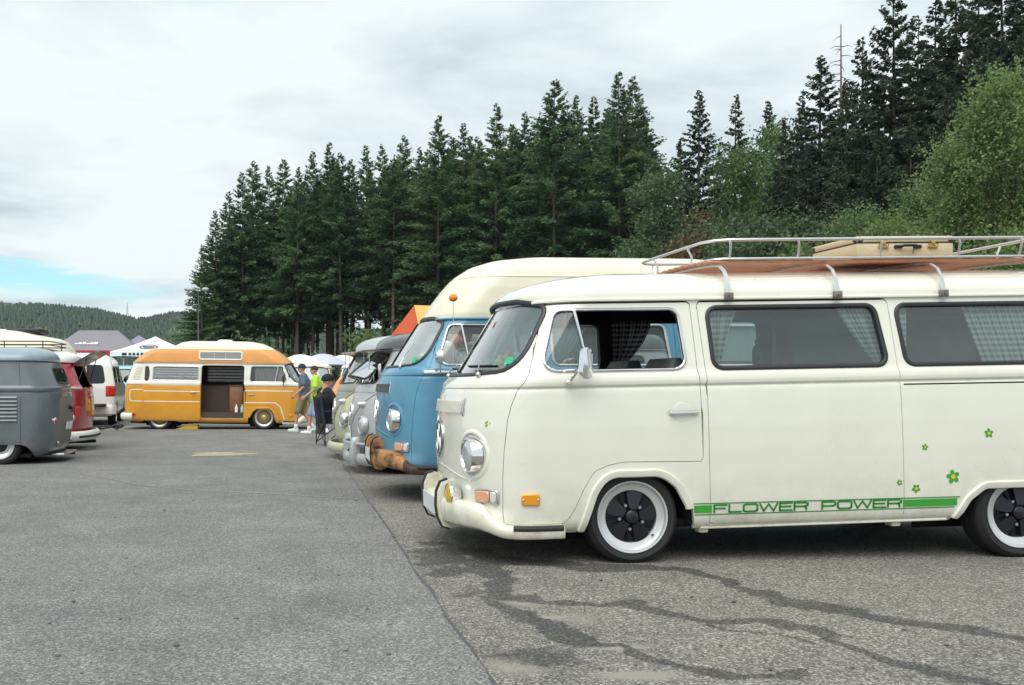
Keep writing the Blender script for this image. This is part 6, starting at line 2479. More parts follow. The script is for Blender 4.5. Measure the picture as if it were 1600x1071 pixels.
remesh(c, 'trousers', C_('blue_denim', (.06, .10, .20)), pw, .015, 3)
for s in (1, -1):
    shoe((-.06, s * .12, .095), (1, 0, 0), M['black'], pw, 1.2)


# ================================================================== background vehicles and stands
def bgX(px, Y):
    return (px - 560) / 1550 * Y


def bgZ(py, Y):
    return 1.12 - (py - 600) / 1550 * Y


# modern white van seen from behind
VAN = [(.28, .10, .86, .30, 3, 4.90, .14, 3.5), (.40, .03, .93, .34, 3, 4.95, .14, 3.5), (.70, .0, .955, .36, 2.8, 4.96, .15, 3.5), (1.0, .06, .955, .40, 2.7, 4.96, .15, 3.5), (1.10, .22, .95, .42, 2.6, 4.95, .15, 3.5),
       (1.18, .75, .94, .5, 2.4, 4.94, .16, 3.3), (1.60, 1.45, .87, .5, 2.3, 4.88, .18, 3.2), (1.75, 1.70, .83, .5, 2.2, 4.83, .2, 3.0), (1.85, 2.0, .76, .5, 2.2, 4.74, .22, 2.8), (1.92, 2.4, .60, .4, 2.2, 4.58, .25, 2.6), (1.95, 2.9, .3, .2, 2, 4.2, .2, 2.4)]
VS = Shell(VAN).grid(list(np.arange(.28, 1.9, .035)) + [1.9, 1.92, 1.935, 1.95], 12, 60, 12)
mv = empty('panel_van', (-8.18, 30.8, .0), (0, 0, R(-80.3)), 'modern white van seen from behind with a bicycle rack on its tailgate', 'van', None)
vw = rpoly([(3.55, 1.16), (3.52, 1.62), (4.62, 1.62), (4.78, 1.16)], .06)
vw2 = rpoly([(2.2, 1.16), (2.1, 1.62), (3.40, 1.62), (3.43, 1.16)], .06)
vd = rpoly([(1.05, 1.16), (1.50, 1.58), (2.0, 1.60), (2.08, 1.16)], .06)
vr = rpoly([(-.72, 1.12), (.72, 1.12), (.64, 1.62), (-.64, 1.62)], .08)
a1 = rpoly([(.55, 0), (.62, .40), (.80, .66), (1.15, .66), (1.32, .40), (1.38, 0)], [0, .1, .2, .2, .1, 0])
a2 = rpoly([(3.55, 0), (3.62, .40), (3.80, .66), (4.15, .66), (4.32, .40), (4.38, 0)], [0, .1, .2, .2, .1, 0])
wmod = mat('gloss_white_paint', (.80, .80, .79), .22, coat=.8)
rs = [VS.rside(p) for p in (vw, vw2, vd)]
clip(VS, np.minimum.reduce(rs + [VS.rrear(vr), VS.rside(a1), VS.rside(a2)]), 'body', wmod, mv, rim=.02)
for p_, nm in ((vw, 'rear_side_window'), (vw2, 'side_window'), (vd, 'door_window')):
    for sg in (-1, 1):
        clip(VS, -VS.rside(p_, sg), nm, M['glassd'], mv, off=-.006)
clip(VS, -VS.rrear(vr), 'rear_window', M['glassd'], mv, off=-.006)
clip(VS, VS.Z - .3, 'inner_lining', M['interior'], mv, off=-.05, flip=True)
MB().box((.3, -.85, .25), (4.7, .85, .32)).build('underbody', M['under'], mv)
for wx in (.97, 3.97):
    for sg in (-1, 1):
        make_wheel(mv, wx, sg * .92, .33, .33, sg, .21, 'smooth')
for sg in (-1, 1):
    rings = []
    for z in (.78, .80, .88, .96, 1.05, 1.07):
        ins = .02 if z in (.78, 1.07) else 0
        pts = []
        for r_ in np.linspace(.72 + ins, 1.0 - ins, 6):
            p, n = VS.ptn('r', sg * r_, z)
            pts.append(tuple(p + n * (.012 if not ins else -.002)))
        rings.append(pts)
    MB().loft(rings, closed=False).build('tail_light', M['redlens'], mv)
    m2 = MB().box((1.35, sg * .97 - .05, 1.18), (1.50, sg * .97 + .05, 1.20))
    m2.ball((1.42, sg * 1.08, 1.25), (.07, .12, .12), 12, 8)
    m2.build('door_mirror', M['black'], mv)
rings = []
for q in np.linspace(-1.1, 1.1, 20):
    p, n = VS.ptn('r', q, .42)
    n = Vector((n.x, n.y, 0)).normalized()
    rings.append([tuple(Vector((p.x, p.y, 0)) + n * d_ + Vector((0, 0, z_))) for d_, z_ in ((-.02, .30), (.05, .32), (.06, .50), (.03, .56), (-.02, .56))])
MB().loft(rings, closed=True, caps=True).build('rear_bumper', wmod, mv)
fl = plate_on(VS, 's', 4.55, .85, .13, .14, .006, -1, 'fuel_flap', wmod, mv)
brk = MB().tube([(5.00, -.45, .55), (5.04, -.45, 1.2), (5.02, -.42, 1.75)], .018, 6)
brk.tube([(5.00, .25, .55), (5.04, .25, 1.2), (5.02, .22, 1.75)], .018, 6)
br_ = brk.build('bicycle_rack', M['alu'], mv)
for z in (.62, .85, 1.08, 1.31, 1.54, 1.72):
    MB().tube([(5.04, -.45, z), (5.04, .25, z)], .012, 6).build('rung', M['alu'], br_)
MB().box((5.0, -.75, .52), (5.40, .75, .60), bev=.01).build('carrier_tray', M['black'], br_)

# two cream buses end-on and an orange car behind the walkers
for (px, Y, lo_, up_, lab) in ((482, 35.5, M['blue'], M['cream'], 'blue and cream bus facing the lane, behind the walking boys'), (566, 36.0, M['cream'], M['offwhite'], 'pale cream bus facing the lane, behind the orange car')):
    if lo_ is M['blue']:
        lo_ = mat('bright_blue_paint', (.06, .30, .50), .35, coat=.5)
    bay_bus(dict(name='camper_van', label=lab, cat='van', group='buses facing the lane beyond the golden camper', loc=(bgX(px, Y), Y, .05), rz=R(90), paint=lo_, upper=up_, step=.045, ns=40, nf=12, nr=8, wheel='steel', wheel_z=(.25, .25), slide=False,
                 wsglass=M['glassb'], glass=M['glassc'], gutter=up_))
CAR = [(.22, .12, .66, .40, 2.4, 3.95, .4, 2.4), (.35, .03, .74, .45, 2.3, 4.02, .45, 2.3), (.55, .0, .77, .5, 2.2, 4.05, .5, 2.2), (.75, .06, .77, .55, 2.1, 4.02, .5, 2.2), (.86, .22, .75, .6, 2.1, 3.95, .5, 2.1), (.90, .85, .72, .45, 2.2, 3.88, .5, 2.1), (1.02, 1.05, .69, .42, 2.2, 3.70, .5, 2.1), (1.20, 1.35, .63, .40, 2.2, 3.40, .5, 2.1), (1.32, 1.60, .55, .38, 2.1, 3.10, .45, 2.1), (1.40, 1.85, .40, .3, 2.1, 2.85, .35, 2.1), (1.43, 2.1, .15, .1, 2, 2.6, .1, 2)]
KS = Shell(CAR).grid(list(np.arange(.22, .86, .04)) + [.86, .87, .88, .89, .90] + list(np.arange(.92, 1.32, .03)) + [1.33, 1.36, 1.39, 1.41, 1.43], 12, 40, 12)
kc = empty('car', (bgX(548, 29.5), 29.4, .02), (0, 0, R(84)), 'small orange car with yellow roof between the walking boys and the sage bus', 'car')
k_ws = rpoly([(-.52, .95), (.52, .95), (.40, 1.27), (-.40, 1.27)], .06)
k_side = rpoly([(1.55, .96), (1.75, 1.26), (2.95, 1.24), (3.10, .96)], .06)
ka1 = rpoly([(.45, 0), (.50, .35), (.68, .58), (1.0, .58), (1.16, .35), (1.2, 0)], [0, .1, .2, .2, .1, 0])
ka2 = rpoly([(2.85, 0), (2.90, .35), (3.08, .58), (3.4, .58), (3.56, .35), (3.6, 0)], [0, .1, .2, .2, .1, 0])
kw = np.where(KS.X < 1.9, sdf(k_ws, KS.Y, KS.Z), 9)
okg = np.minimum.reduce([kw, KS.rside(k_side) if True else kw, KS.rside(ka1), KS.rside(ka2)])
orp = mat('bright_orange_paint', (.72, .22, .03), .3, coat=.6)
clip(KS, okg, 'body', [orp, mat('yellow_roof_paint', (.75, .45, .03), .35, coat=.5)], kc, rim=.02, upper=1.26)
clip(KS, -kw, 'windscreen', M['glassb'], kc, off=-.01)
clip(KS, -KS.rside(k_side), 'side_window', M['glassc'], kc, off=-.01)
for wx in (.83, 3.23):
    for sg in (-1, 1):
        make_wheel(kc, wx, sg * .74, .29, .30, sg, .16, 'steel')
for sg in (-1, 1):
    p, n = KS.ptn('f', sg * .62, .64)
    n2 = (n + Vector((-1, 0, 0)) * 2).normalized()
    h = disc_on(p, n2, [(.001, .04), (.06, .03), (.075, .015)], 'headlight', M['lampglass'], kc, 20)
    disc_on(p, n2, [(.074, .016), (.085, .02), (.09, -.03)], 'headlight_ring', M['chrome'], h, 20)
rings = []
for q in np.linspace(-.95, .95, 16):
    p, n = KS.ptn('f', q, .42)
    n = Vector((n.x, n.y, 0)).normalized()
    rings.append([tuple(Vector((p.x, p.y, 0)) + n * (.05 + d_) + Vector((0, 0, z_))) for d_, z_ in ((0, .36), (.03, .38), (.03, .46), (0, .48))])
MB().loft(rings, closed=True, caps=True).build('front_bumper', M['chrome'], kc)
# pale turquoise bus glimpsed between the white van and the golden camper
tqp = mat('turquoise_paint', (.28, .58, .66), .3, coat=.6)
bay_bus(dict(name='camper_van', label='pale turquoise bus glimpsed under the white gazebo, beside the golden camper tail', cat='van', loc=(bgX(190, 41), 41, .05), rz=R(92), paint=tqp, upper=tqp, step=.05, ns=30, nf=10, nr=8, wheel='steel', wheel_z=(.25, .25), slide=False, glass=M['glassc'], gutter=tqp))


def gazebo(cx_, cy_, w, d, eave, peak, rot, top, val, legm, label, ridge=0.0, print_=None, group='event gazebos at the far end of the lane', vh=.28):
    r = empty('gazebo', (cx_, cy_, 0), (0, 0, R(rot)), label, 'gazebo', group)
    cm = MB()
    n = 8
    for sgx in range(4):
        a, b = [((-w / 2, -d / 2), (w / 2, -d / 2)), ((w / 2, -d / 2), (w / 2, d / 2)), ((w / 2, d / 2), (-w / 2, d / 2)), ((-w / 2, d / 2), (-w / 2, -d / 2))][sgx]
        ta = (math.copysign(ridge / 2, a[0]) if ridge else 0, 0)
        tb = (math.copysign(ridge / 2, b[0]) if ridge else 0, 0)
        V = []
        for i in range(n + 1):
            t = i / n
            z = eave + (peak - eave) * (t ** 1.25)
            for j in range(n + 1):
                u = j / n
                V.append((a[0] + (b[0] - a[0]) * u + ((ta[0] + (tb[0] - ta[0]) * u) - (a[0] + (b[0] - a[0]) * u)) * t, a[1] + (b[1] - a[1]) * u + ((ta[1] + (tb[1] - ta[1]) * u) - (a[1] + (b[1] - a[1]) * u)) * t, z - .05 * math.sin(PI * u) * (1 - t)))
        cm.add(V, [(i * (n + 1) + j, i * (n + 1) + j + 1, (i + 1) * (n + 1) + j + 1, (i + 1) * (n + 1) + j) for i in range(n) for j in range(n)])
    cano = cm.build('canopy', top, r, smooth=30)
    vm = MB()
    ring = [(-w / 2, -d / 2), (w / 2, -d / 2), (w / 2, d / 2), (-w / 2, d / 2)]
    ring = dens(ring, .25)
    vm.loft([[(a, b, eave - vh + .02 * math.sin(7 * i)) for i, (a, b) in enumerate(ring)], [(a * 1.003, b * 1.003, eave + .005) for a, b in ring]])
    vm.build('valance', val, r, smooth=60)
    for sx in (-1, 1):
        for sy in (-1, 1):
            x, y = sx * (w / 2 - .04), sy * (d / 2 - .04)
            MB().box((x - .025, y - .025, 0), (x + .025, y + .025, eave)).build('leg', legm, r)
    fr = MB()
    for sx in (-1, 1):
        fr.tube([(sx * (w / 2 - .04), -d / 2, eave - .35), (sx * (w / 2 - .04), 0, eave - .02), (sx * (w / 2 - .04), d / 2, eave - .35)], .015, 5)
    tag(fr.build('truss', legm, r), kind='stuff')
    return r, cano


CAN = lambda n, c: mat(n, c, .8, var=.06, vscale=2)
legm = M['dullchrome']
ggrey, gpur, gwhite, gred = CAN('grey_canopy', (.22, .21, .235)), CAN('mauve_canopy', (.26, .22, .30)), CAN('white_canopy', (.80, .80, .80)), CAN('red_valance', (.48, .03, .05))
Yg = 47
gz, gc = gazebo(bgX(141, Yg), Yg + 1.5, 4.6, 3.0, bgZ(548, Yg) + .0, bgZ(518, Yg) + .12, 4, ggrey, gred, legm, 'grey gazebo with red valance and white print, beyond the modern white van', ridge=1.9)
pm = MB()
for k in range(7):
    x = -1.15 + .19 * k
    pm.box((x, -1.07 - .00, 2.86), (x + .13, -1.065, 2.98 + .03 * (k % 2)))
pm2 = MB()
for x0, x1, t_ in ((-.95, .15, .38), (1.35, 1.75, .38)):
    # white print lying on the front slope
    def sl(x, t):
        e, p = bgZ(548, Yg), bgZ(518, Yg) + .12
        return (x, -1.5 + 1.5 * t - .012, e + (p - e) * t ** 1.25 + .012)
    for k in range(6):
        a = x0 + (x1 - x0) * k / 6
        b = a + (x1 - x0) / 6 * .82
        h = .05 + .03 * ((k * 7) % 3)
        if x0 < 0:
            pm2.add([sl(a, t_), sl(b, t_), sl(b, t_ + h), sl(a, t_ + h)], [(0, 1, 2, 3)])
tag(pm2.build('print', gwhite, gz, smooth=0), kind='stuff')
Yp = 60
gazebo(bgX(217, Yp), Yp, 3.6, 3.6, bgZ(552, Yp), bgZ(524, Yp), 20, gpur, gpur, legm, 'mauve gazebo behind the white one')
Yw = 44
gw, _ = gazebo(bgX(243, Yw), Yw, 3.4, 3.0, bgZ(551, Yw), bgZ(526, Yw), 3, gwhite, gwhite, legm, 'white gazebo with a dark oval print beside the golden camper roof', vh=.22)
e_, p_ = bgZ(551, Yw), bgZ(526, Yw)
pr = MB()
P = []
for a in np.linspace(0, 2 * PI, 25)[:-1]:
    t_ = .36 + .13 * math.sin(a)
    P.append(Vector((-.15 + .38 * math.cos(a), -1.5 + 1.5 * t_ - .015, e_ + (p_ - e_) * t_ ** 1.25 + .015)))
pr.strip(P, [Vector((0, -.45, .9))] * 24, flat(.05, .004), closed=True)
P = [Vector((-.15 + x, -1.5 + 1.5 * .36 - .015, e_ + (p_ - e_) * .36 ** 1.25 + .015)) for x in (-.25, .25)]
pr.strip(P, [Vector((0, -.45, .9))] * 2, flat(.09, .004))
pr.build('oval_print', M['black'], gw)
pv_ = MB()
for k in range(9):
    x = -1.2 + .17 * k + (.12 if k > 0 else 0)
    pv_.box((x, -1.518, e_ - .17), (x + (.20 if k == 0 else .10), -1.512, e_ - .07))
tag(pv_.build('valance_print', M['black'], gw), kind='stuff')

# orange festival tent
Yt = 40
ot = empty('tent', (bgX(668, Yt), Yt + 1.2, 0), (0, 0, R(24)), 'tall orange tent with red side behind the blue bus windscreen', 'tent')
o1, o2 = CAN('light_orange_canvas', (.78, .42, .12)), CAN('red_orange_canvas', (.55, .10, .03))
et, pt = bgZ(520, Yt), bgZ(474, Yt)
hw = .95
MB().add([(-hw, -1.3, et), (hw + 1.2, -1.3, et), (hw + 1.2, 1.3, et), (-hw, 1.3, et), (-hw * .55, 0, pt), (hw + .7, 0, pt)], [(0, 1, 5, 4), (1, 2, 5), (2, 3, 4, 5)]).build('roof', o1, ot, smooth=0)
MB().add([(-hw, -1.3, et), (-hw, 1.3, et), (-hw * .55, 0, pt)], [(0, 2, 1)]).build('gable', o2, ot, smooth=0)
for nm, pts, m in (('front_wall', [(-hw, -1.3), (hw + 1.2, -1.3)], o1), ('side_wall', [(-hw, 1.3), (-hw, -1.3)], o2), ('end_wall', [(hw + 1.2, -1.3), (hw + 1.2, 1.3)], o1), ('back_wall', [(hw + 1.2, 1.3), (-hw, 1.3)], o1)):
    (xa, ya), (xb, yb) = pts
    w = MB()
    N_ = 16
    V = [(xa + (xb - xa) * i / N_ + .03 * math.sin(i * 2.1), ya + (yb - ya) * i / N_ + .03 * math.cos(i * 1.7), z) for z in (0, et - .01) for i in range(N_ + 1)]
    w.add(V, [(i, i + 1, N_ + 2 + i, N_ + 1 + i) for i in range(N_)])
    w.build(nm, m, ot, smooth=30)

# parasols over the stalls
for (px, py, Y, w, m, lab) in ((470, 554, 46, 2.5, M['whitecloth'], 'white parasol behind the golden camper windscreen'), (505, 553, 49, 2.7, CAN('lavender_canopy', (.50, .50, .68)), 'lavender parasol between the two white ones'), (536, 555, 52, 2.6, gwhite, 'white parasol next to the green bush')):
    X = bgX(px, Y)
    z = bgZ(py, Y)
    r = empty('parasol', (X, Y, 0), (0, 0, .3), lab, 'parasol', 'parasols behind the buses')
    rings = []
    for t in np.linspace(0, 1, 7):
        rad = max(w / 2 * t, .01)
        rings.append([(rad * math.cos(a) * (1 - .03 * (k % 2)), rad * math.sin(a) * (1 - .03 * (k % 2)), z - .55 * t ** 1.8) for k, a in enumerate(np.linspace(0, 2 * PI, 17)[:-1])])
    MB().loft(rings[::-1]).build('canopy', m, r, smooth=30)
    MB().tube([(0, 0, .05), (0, 0, z)], .03, 8).build('pole', legm, r)
    MB().lathe([(.001, .10), (.06, .10), (.28, .06), (.30, 0)], n=16).build('base', M['black'], r)

# lamp post by the forest edge
YL = 74
lp = empty('street_lamp', (bgX(310, YL), YL, 0), (0, 0, 0), 'grey twin-headed street lamp in front of the forest left tip', 'street lamp')
zt = bgZ(452, YL)
MB().tube([(0, 0, 0), (0, 0, zt)], [.07, .04], 8).build('pole', M['seat'], lp)
MB().tube([(-.55, 0, zt - .05), (0, 0, zt), (.55, 0, zt - .05)], .035, 6).build('arm', M['seat'], lp)
for s in (-1, 1):
    MB().ball((s * .52, 0, zt - .02), (.28, .20, .15), 14, 8).build('lamp_head', M['interior_p'], lp)

# black hoses lying behind the golden camper
for k, pts in enumerate(([(-7.6, 23.3), (-7.1, 23.1), (-6.5, 23.35), (-6.1, 23.2), (-5.7, 23.5), (-6.0, 23.9), (-6.7, 23.8), (-7.4, 23.9)], [(-7.9, 23.9), (-7.2, 23.5), (-6.6, 23.0), (-5.9, 22.9), (-5.5, 23.2), (-5.8, 23.55)])):
    P = []
    for i in range(len(pts) * 6):
        t = i / 6
        j = min(int(t), len(pts) - 2)
        u = t - j
        if j >= len(pts) - 1 or t > len(pts) - 1:
            break
        p0, p1, p2, p3 = (np.array(pts[min(max(q, 0), len(pts) - 1)]) for q in (j - 1, j, j + 1, j + 2))
        c_ = .5 * ((2 * p1) + (-p0 + p2) * u + (2 * p0 - 5 * p1 + 4 * p2 - p3) * u * u + (-p0 + 3 * p1 - 3 * p2 + p3) * u ** 3)
        P.append((c_[0], c_[1], .035 + .05 * k + .07 * abs(math.sin(i * .35))))
    h = MB().tube(P, .022, 6).build('hose', M['rubber'], None)
    tag(h, ('black hose looped on the asphalt behind the golden camper', 'second black hose lying over the looped one behind the golden camper')[k], 'hose')


# ================================================================== far hills
def hill_h(x, y):
    x = np.asarray(x, float)
    y = np.asarray(y, float)
    px = 560 + 1550 * x / np.maximum(y, 1)
    ridge = np.interp(px, [-400, -100, 0, 30, 60, 110, 150, 195, 205, 212, 235, 250, 275, 300, 400, 560, 900, 1600, 2400], [60, 66, 62, 61.5, 60.5, 58, 56, 52, 50.5, 49.5, 50.5, 52.5, 54, 53, 46, 42, 46, 60, 60])
    t = np.clip((y - 430) / 270, 0, 1)
    t = t * t * (3 - 2 * t)
    return (ridge - 8) * t + 5 * (fbm(x, y, 61, 4, .02) - .5) * t


hx = np.linspace(-700, 500, 90)
hy = np.concatenate([np.linspace(330, 720, 34), np.linspace(760, 1100, 6)])
HX, HY = np.meshgrid(hx, hy)
HZ = hill_h(HX, np.minimum(HY, 705)) - np.clip((HY - 720) * .08, 0, 40)
nx, ny = len(hx), len(hy)
I = np.arange(nx * ny).reshape(ny, nx)
F = np.stack([I[:-1, :-1], I[:-1, 1:], I[1:, 1:], I[1:, :-1]], -1).reshape(-1, 4).tolist()
hl = MB().add(np.stack([HX.ravel(), HY.ravel(), HZ.ravel() + .05], 1), F).build('hills', mat('hill_meadow', (.055, .085, .035), .95, var=.3, vscale=.02), None, smooth=180)
tag(hl, kind='structure')


def leafmat(name, c0, c1, c2, rough=.6, trans=.0):
    """foliage with its own natural colour range: one value per sprig, one shift per tree"""
    m = bpy.data.materials.new(name)
    m.use_nodes = True
    nt = m.node_tree
    b = nt.nodes['Principled BSDF']
    a = nt.nodes.new('ShaderNodeAttribute')
    a.attribute_name = 'tone'
    oi = nt.nodes.new('ShaderNodeObjectInfo')
    ad = nt.nodes.new('ShaderNodeMath')
    ad.operation = 'MULTIPLY_ADD'
    nt.links.new(oi.outputs['Random'], ad.inputs[0])
    ad.inputs[1].default_value = .35
    nt.links.new(a.outputs['Fac'], ad.inputs[2])
    sb = nt.nodes.new('ShaderNodeMath')
    sb.operation = 'SUBTRACT'
    sb.inputs[1].default_value = .17
    nt.links.new(ad.outputs[0], sb.inputs[0])
    r = nt.nodes.new('ShaderNodeValToRGB')
    e = r.color_ramp.elements
    e.new(.5)
    for el, (p, c) in zip(e, ((.05, c0), (.5, c1), (.95, c2))):
        el.position = p
        el.color = (*c, 1)
    nt.links.new(sb.outputs[0], r.inputs[0])
    nt.links.new(r.outputs[0], b.inputs['Base Color'])
    b.inputs['Roughness'].default_value = rough
    b.inputs['Specular IOR Level'].default_value = .25
    if trans:
        tl = nt.nodes.new('ShaderNodeBsdfTranslucent')
        nt.links.new(r.outputs[0], tl.inputs[0])
        ms = nt.nodes.new('ShaderNodeMixShader')
        ms.inputs[0].default_value = trans
        nt.links.new(b.outputs[0], ms.inputs[1])
        nt.links.new(tl.outputs[0], ms.inputs[2])
        nt.links.new(ms.outputs[0], nt.nodes['Material Output'].inputs[0])
    return m


FIR = leafmat('fir_needles', (.052, .100, .056), (.104, .180, .088), (.185, .280, .120), .6, .40)
SPRUCE = leafmat('spruce_needles', (.034, .052, .036), (.060, .086, .054), (.100, .132, .072), .6, .3)
BIRCH = leafmat('birch_leaves', (.080, .138, .050), (.128, .205, .078), (.180, .270, .110), .5, .38)
WILLOW = leafmat('willow_leaves', (.115, .178, .062), (.172, .250, .090), (.235, .320, .128), .5, .4)
GREYL = leafmat('grey_green_leaves', (.060, .100, .052), (.095, .150, .075), (.140, .200, .100), .6, .35)
BROWNL = leafmat('browning_leaves', (.060, .055, .025), (.105, .080, .035), (.15, .105, .05), .6, .2)
HILLT = leafmat('hill_forest', (.034, .058, .048), (.052, .082, .058), (.105, .140, .070))
BARK = mat('conifer_bark', (.13, .105, .085), .9, var=.35, vscale=7, bump=.6, bscale=18)
BARKD = mat('dark_bark', (.06, .048, .038), .9, var=.3, vscale=6)
BARKW = mat('pale_bark', (.30, .29, .26), .85, var=.35, vscale=8)
FLOOR = mat('forest_floor', (.035, .036, .020), .95, var=.5, vscale=.4)


def tri_mesh(name, V, F, tone, m):
    me = bpy.data.meshes.new(name)
    V = np.asarray(V, np.float32)
    F = np.asarray(F, np.int32)
    k = F.shape[1]
    me.vertices.add(len(V))
    me.vertices.foreach_set('co', V.ravel())
    me.loops.add(F.size)
    me.loops.foreach_set('vertex_index', F.ravel())
    me.polygons.add(len(F))
    me.polygons.foreach_set('loop_start', np.arange(0, F.size, k, dtype=np.int32))
    me.polygons.foreach_set('loop_total', np.full(len(F), k, np.int32))
    at = me.attributes.new('tone', 'FLOAT', 'FACE')
    at.data.foreach_set('value', np.asarray(tone, np.float32))
    me.materials.append(m)
    me.update(calc_edges=True)
    me.validate()
    return me


# woodland on the hills: thousands of small crowns, one mass
rs_ = np.random.RandomState(5)
N = 22000
tx = rs_.uniform(-620, 60, N)
ty = 440 + 275 * rs_.rand(N) ** .75
tz = hill_h(tx, ty)
fir = fbm(tx, ty * .6, 71, 5, .022) < .56 + .1 * rs_.rand(N)
hh = np.where(fir, rs_.uniform(3.0, 6.2, N), rs_.uniform(2.6, 4.6, N))
rr_ = np.where(fir, rs_.uniform(1.6, 2.6, N), rs_.uniform(2.2, 3.6, N))
V, F, T = [], [], []
for lv, (zf0, zf1, rf) in enumerate(((-.1, .62, 1.0), (.35, 1.0, .72))):
    a = np.linspace(0, 2 * PI, 6)[:-1]
    ang = a[None, :] + rs_.uniform(0, 6, (N, 1))
    rad = rr_[:, None] * rf * rs_.uniform(.75, 1.2, (N, 5))
    base = np.stack([tx[:, None] + np.cos(ang) * rad, ty[:, None] + np.sin(ang) * rad, np.broadcast_to((tz + hh * zf0)[:, None], ang.shape) + rs_.uniform(-.5, .5, ang.shape)], -1)
    topr = np.where(fir, rr_ * .12, rr_ * .45 * rf)
    top = np.stack([tx[:, None] + np.cos(ang) * topr[:, None], ty[:, None] + np.sin(ang) * topr[:, None], np.broadcast_to((tz + hh * zf1)[:, None], ang.shape)], -1)
    o_ = sum(len(v) for v in V)
    blk = np.concatenate([base, top], 1).reshape(-1, 3)
    V.append(blk)
    i0 = o_ + np.arange(N)[:, None] * 10
    for j in range(5):
        k = (j + 1) % 5
        F.append(np.concatenate([i0 + j, i0 + k, i0 + 5 + k, i0 + 5 + j], 1))
        T.append(np.where(fir, rs_.uniform(.0, .5, N), rs_.uniform(.45, 1.0, N)))
hw_ = bpy.data.objects.new('woods', tri_mesh('woods', np.concatenate(V), np.concatenate(F), np.concatenate(T), HILLT))
COL.objects.link(hw_)
tag(hw_, kind='stuff')
Ym = 700
mx_, mz_ = bgX(199, Ym), float(hill_h(bgX(199, Ym), Ym))
mm_ = MB()
for s1, s2 in ((1, 1), (1, -1), (-1, 1), (-1, -1)):
    mm_.tube([(s1 * 1.0, s2 * 1.0, 0), (0, 0, 15)], .16, 4)
for z in (3, 6, 9, 12):
    w = 1.0 * (1 - z / 15)
    mm_.tube([(-w, -w, z), (w, -w, z), (w, w, z), (-w, w, z)], .10, 4, closed=True)
ms_ = mm_.build('radio_mast', M['dullchrome'], None)
ms_.location = (mx_, Ym, mz_)
tag(ms_, 'thin lattice radio mast on the ridge of the distant wooded hill', 'mast')

# ================================================================== slope behind the buses
def slope_h(x, y):
    x = np.asarray(x, float)
    y = np.asarray(y, float)
    e = 84 - .55 * np.clip(x, -40, 60)                    # edge of the wood comes nearer on the right
    t = np.clip((y - e) / 70, 0, 1)
    k = np.clip((x + 12) / 50, 0, 1)
    return (t * t * (3 - 2 * t)) * (2.0 + 13 * k) * np.clip((x + 34) / 20, 0, 1)


sx_ = np.linspace(-34, 150, 70)
sy_ = np.linspace(28, 260, 80)
SX, SY = np.meshgrid(sx_, sy_)
SZ = slope_h(SX, SY) + .02 - .3 * (slope_h(SX, SY) < .02)
n1, n2_ = len(sx_), len(sy_)
I = np.arange(n1 * n2_).reshape(n2_, n1)
F = np.stack([I[:-1, :-1], I[:-1, 1:], I[1:, 1:], I[1:, :-1]], -1).reshape(-1, 4).tolist()
tag(MB().add(np.stack([SX.ravel(), SY.ravel(), SZ.ravel()], 1), F).build('hillside', FLOOR, None, smooth=180), kind='structure')


# ================================================================== trees
def trunk_mesh(name, h, r, m, seed, lean=.0, dead=0, n=8):
    r_ = random.Random(seed)
    path, rad = [], []
    for i in range(9):
        t = i / 8
        path.append((lean * h * t + .05 * h * .1 * math.sin(3 * t + seed), .04 * h * .1 * math.sin(2.3 * t + seed * 2), h * t))
        rad.append(max(r * (1 - t) ** .85 * (1 + .35 * math.exp(-t * 22)), .02))
    mb = MB().tube(path, rad, n)
    for k in range(dead):
        t = r_.uniform(.08, .55)
        a = r_.uniform(0, 6.28)
        L = r_.uniform(.6, 2.2)
        p = Vector((lean * h * t, 0, h * t))
        d = Vector((math.cos(a), math.sin(a), -.12))
        mb.tube([p, p + d * L * .6, p + d * L - Vector((0, 0, .12 * L))], [.035, .022, .008], 4)
    o = mb.build(name, m, None, smooth=60)
    me = o.data
    bpy.data.objects.remove(o)
    return me


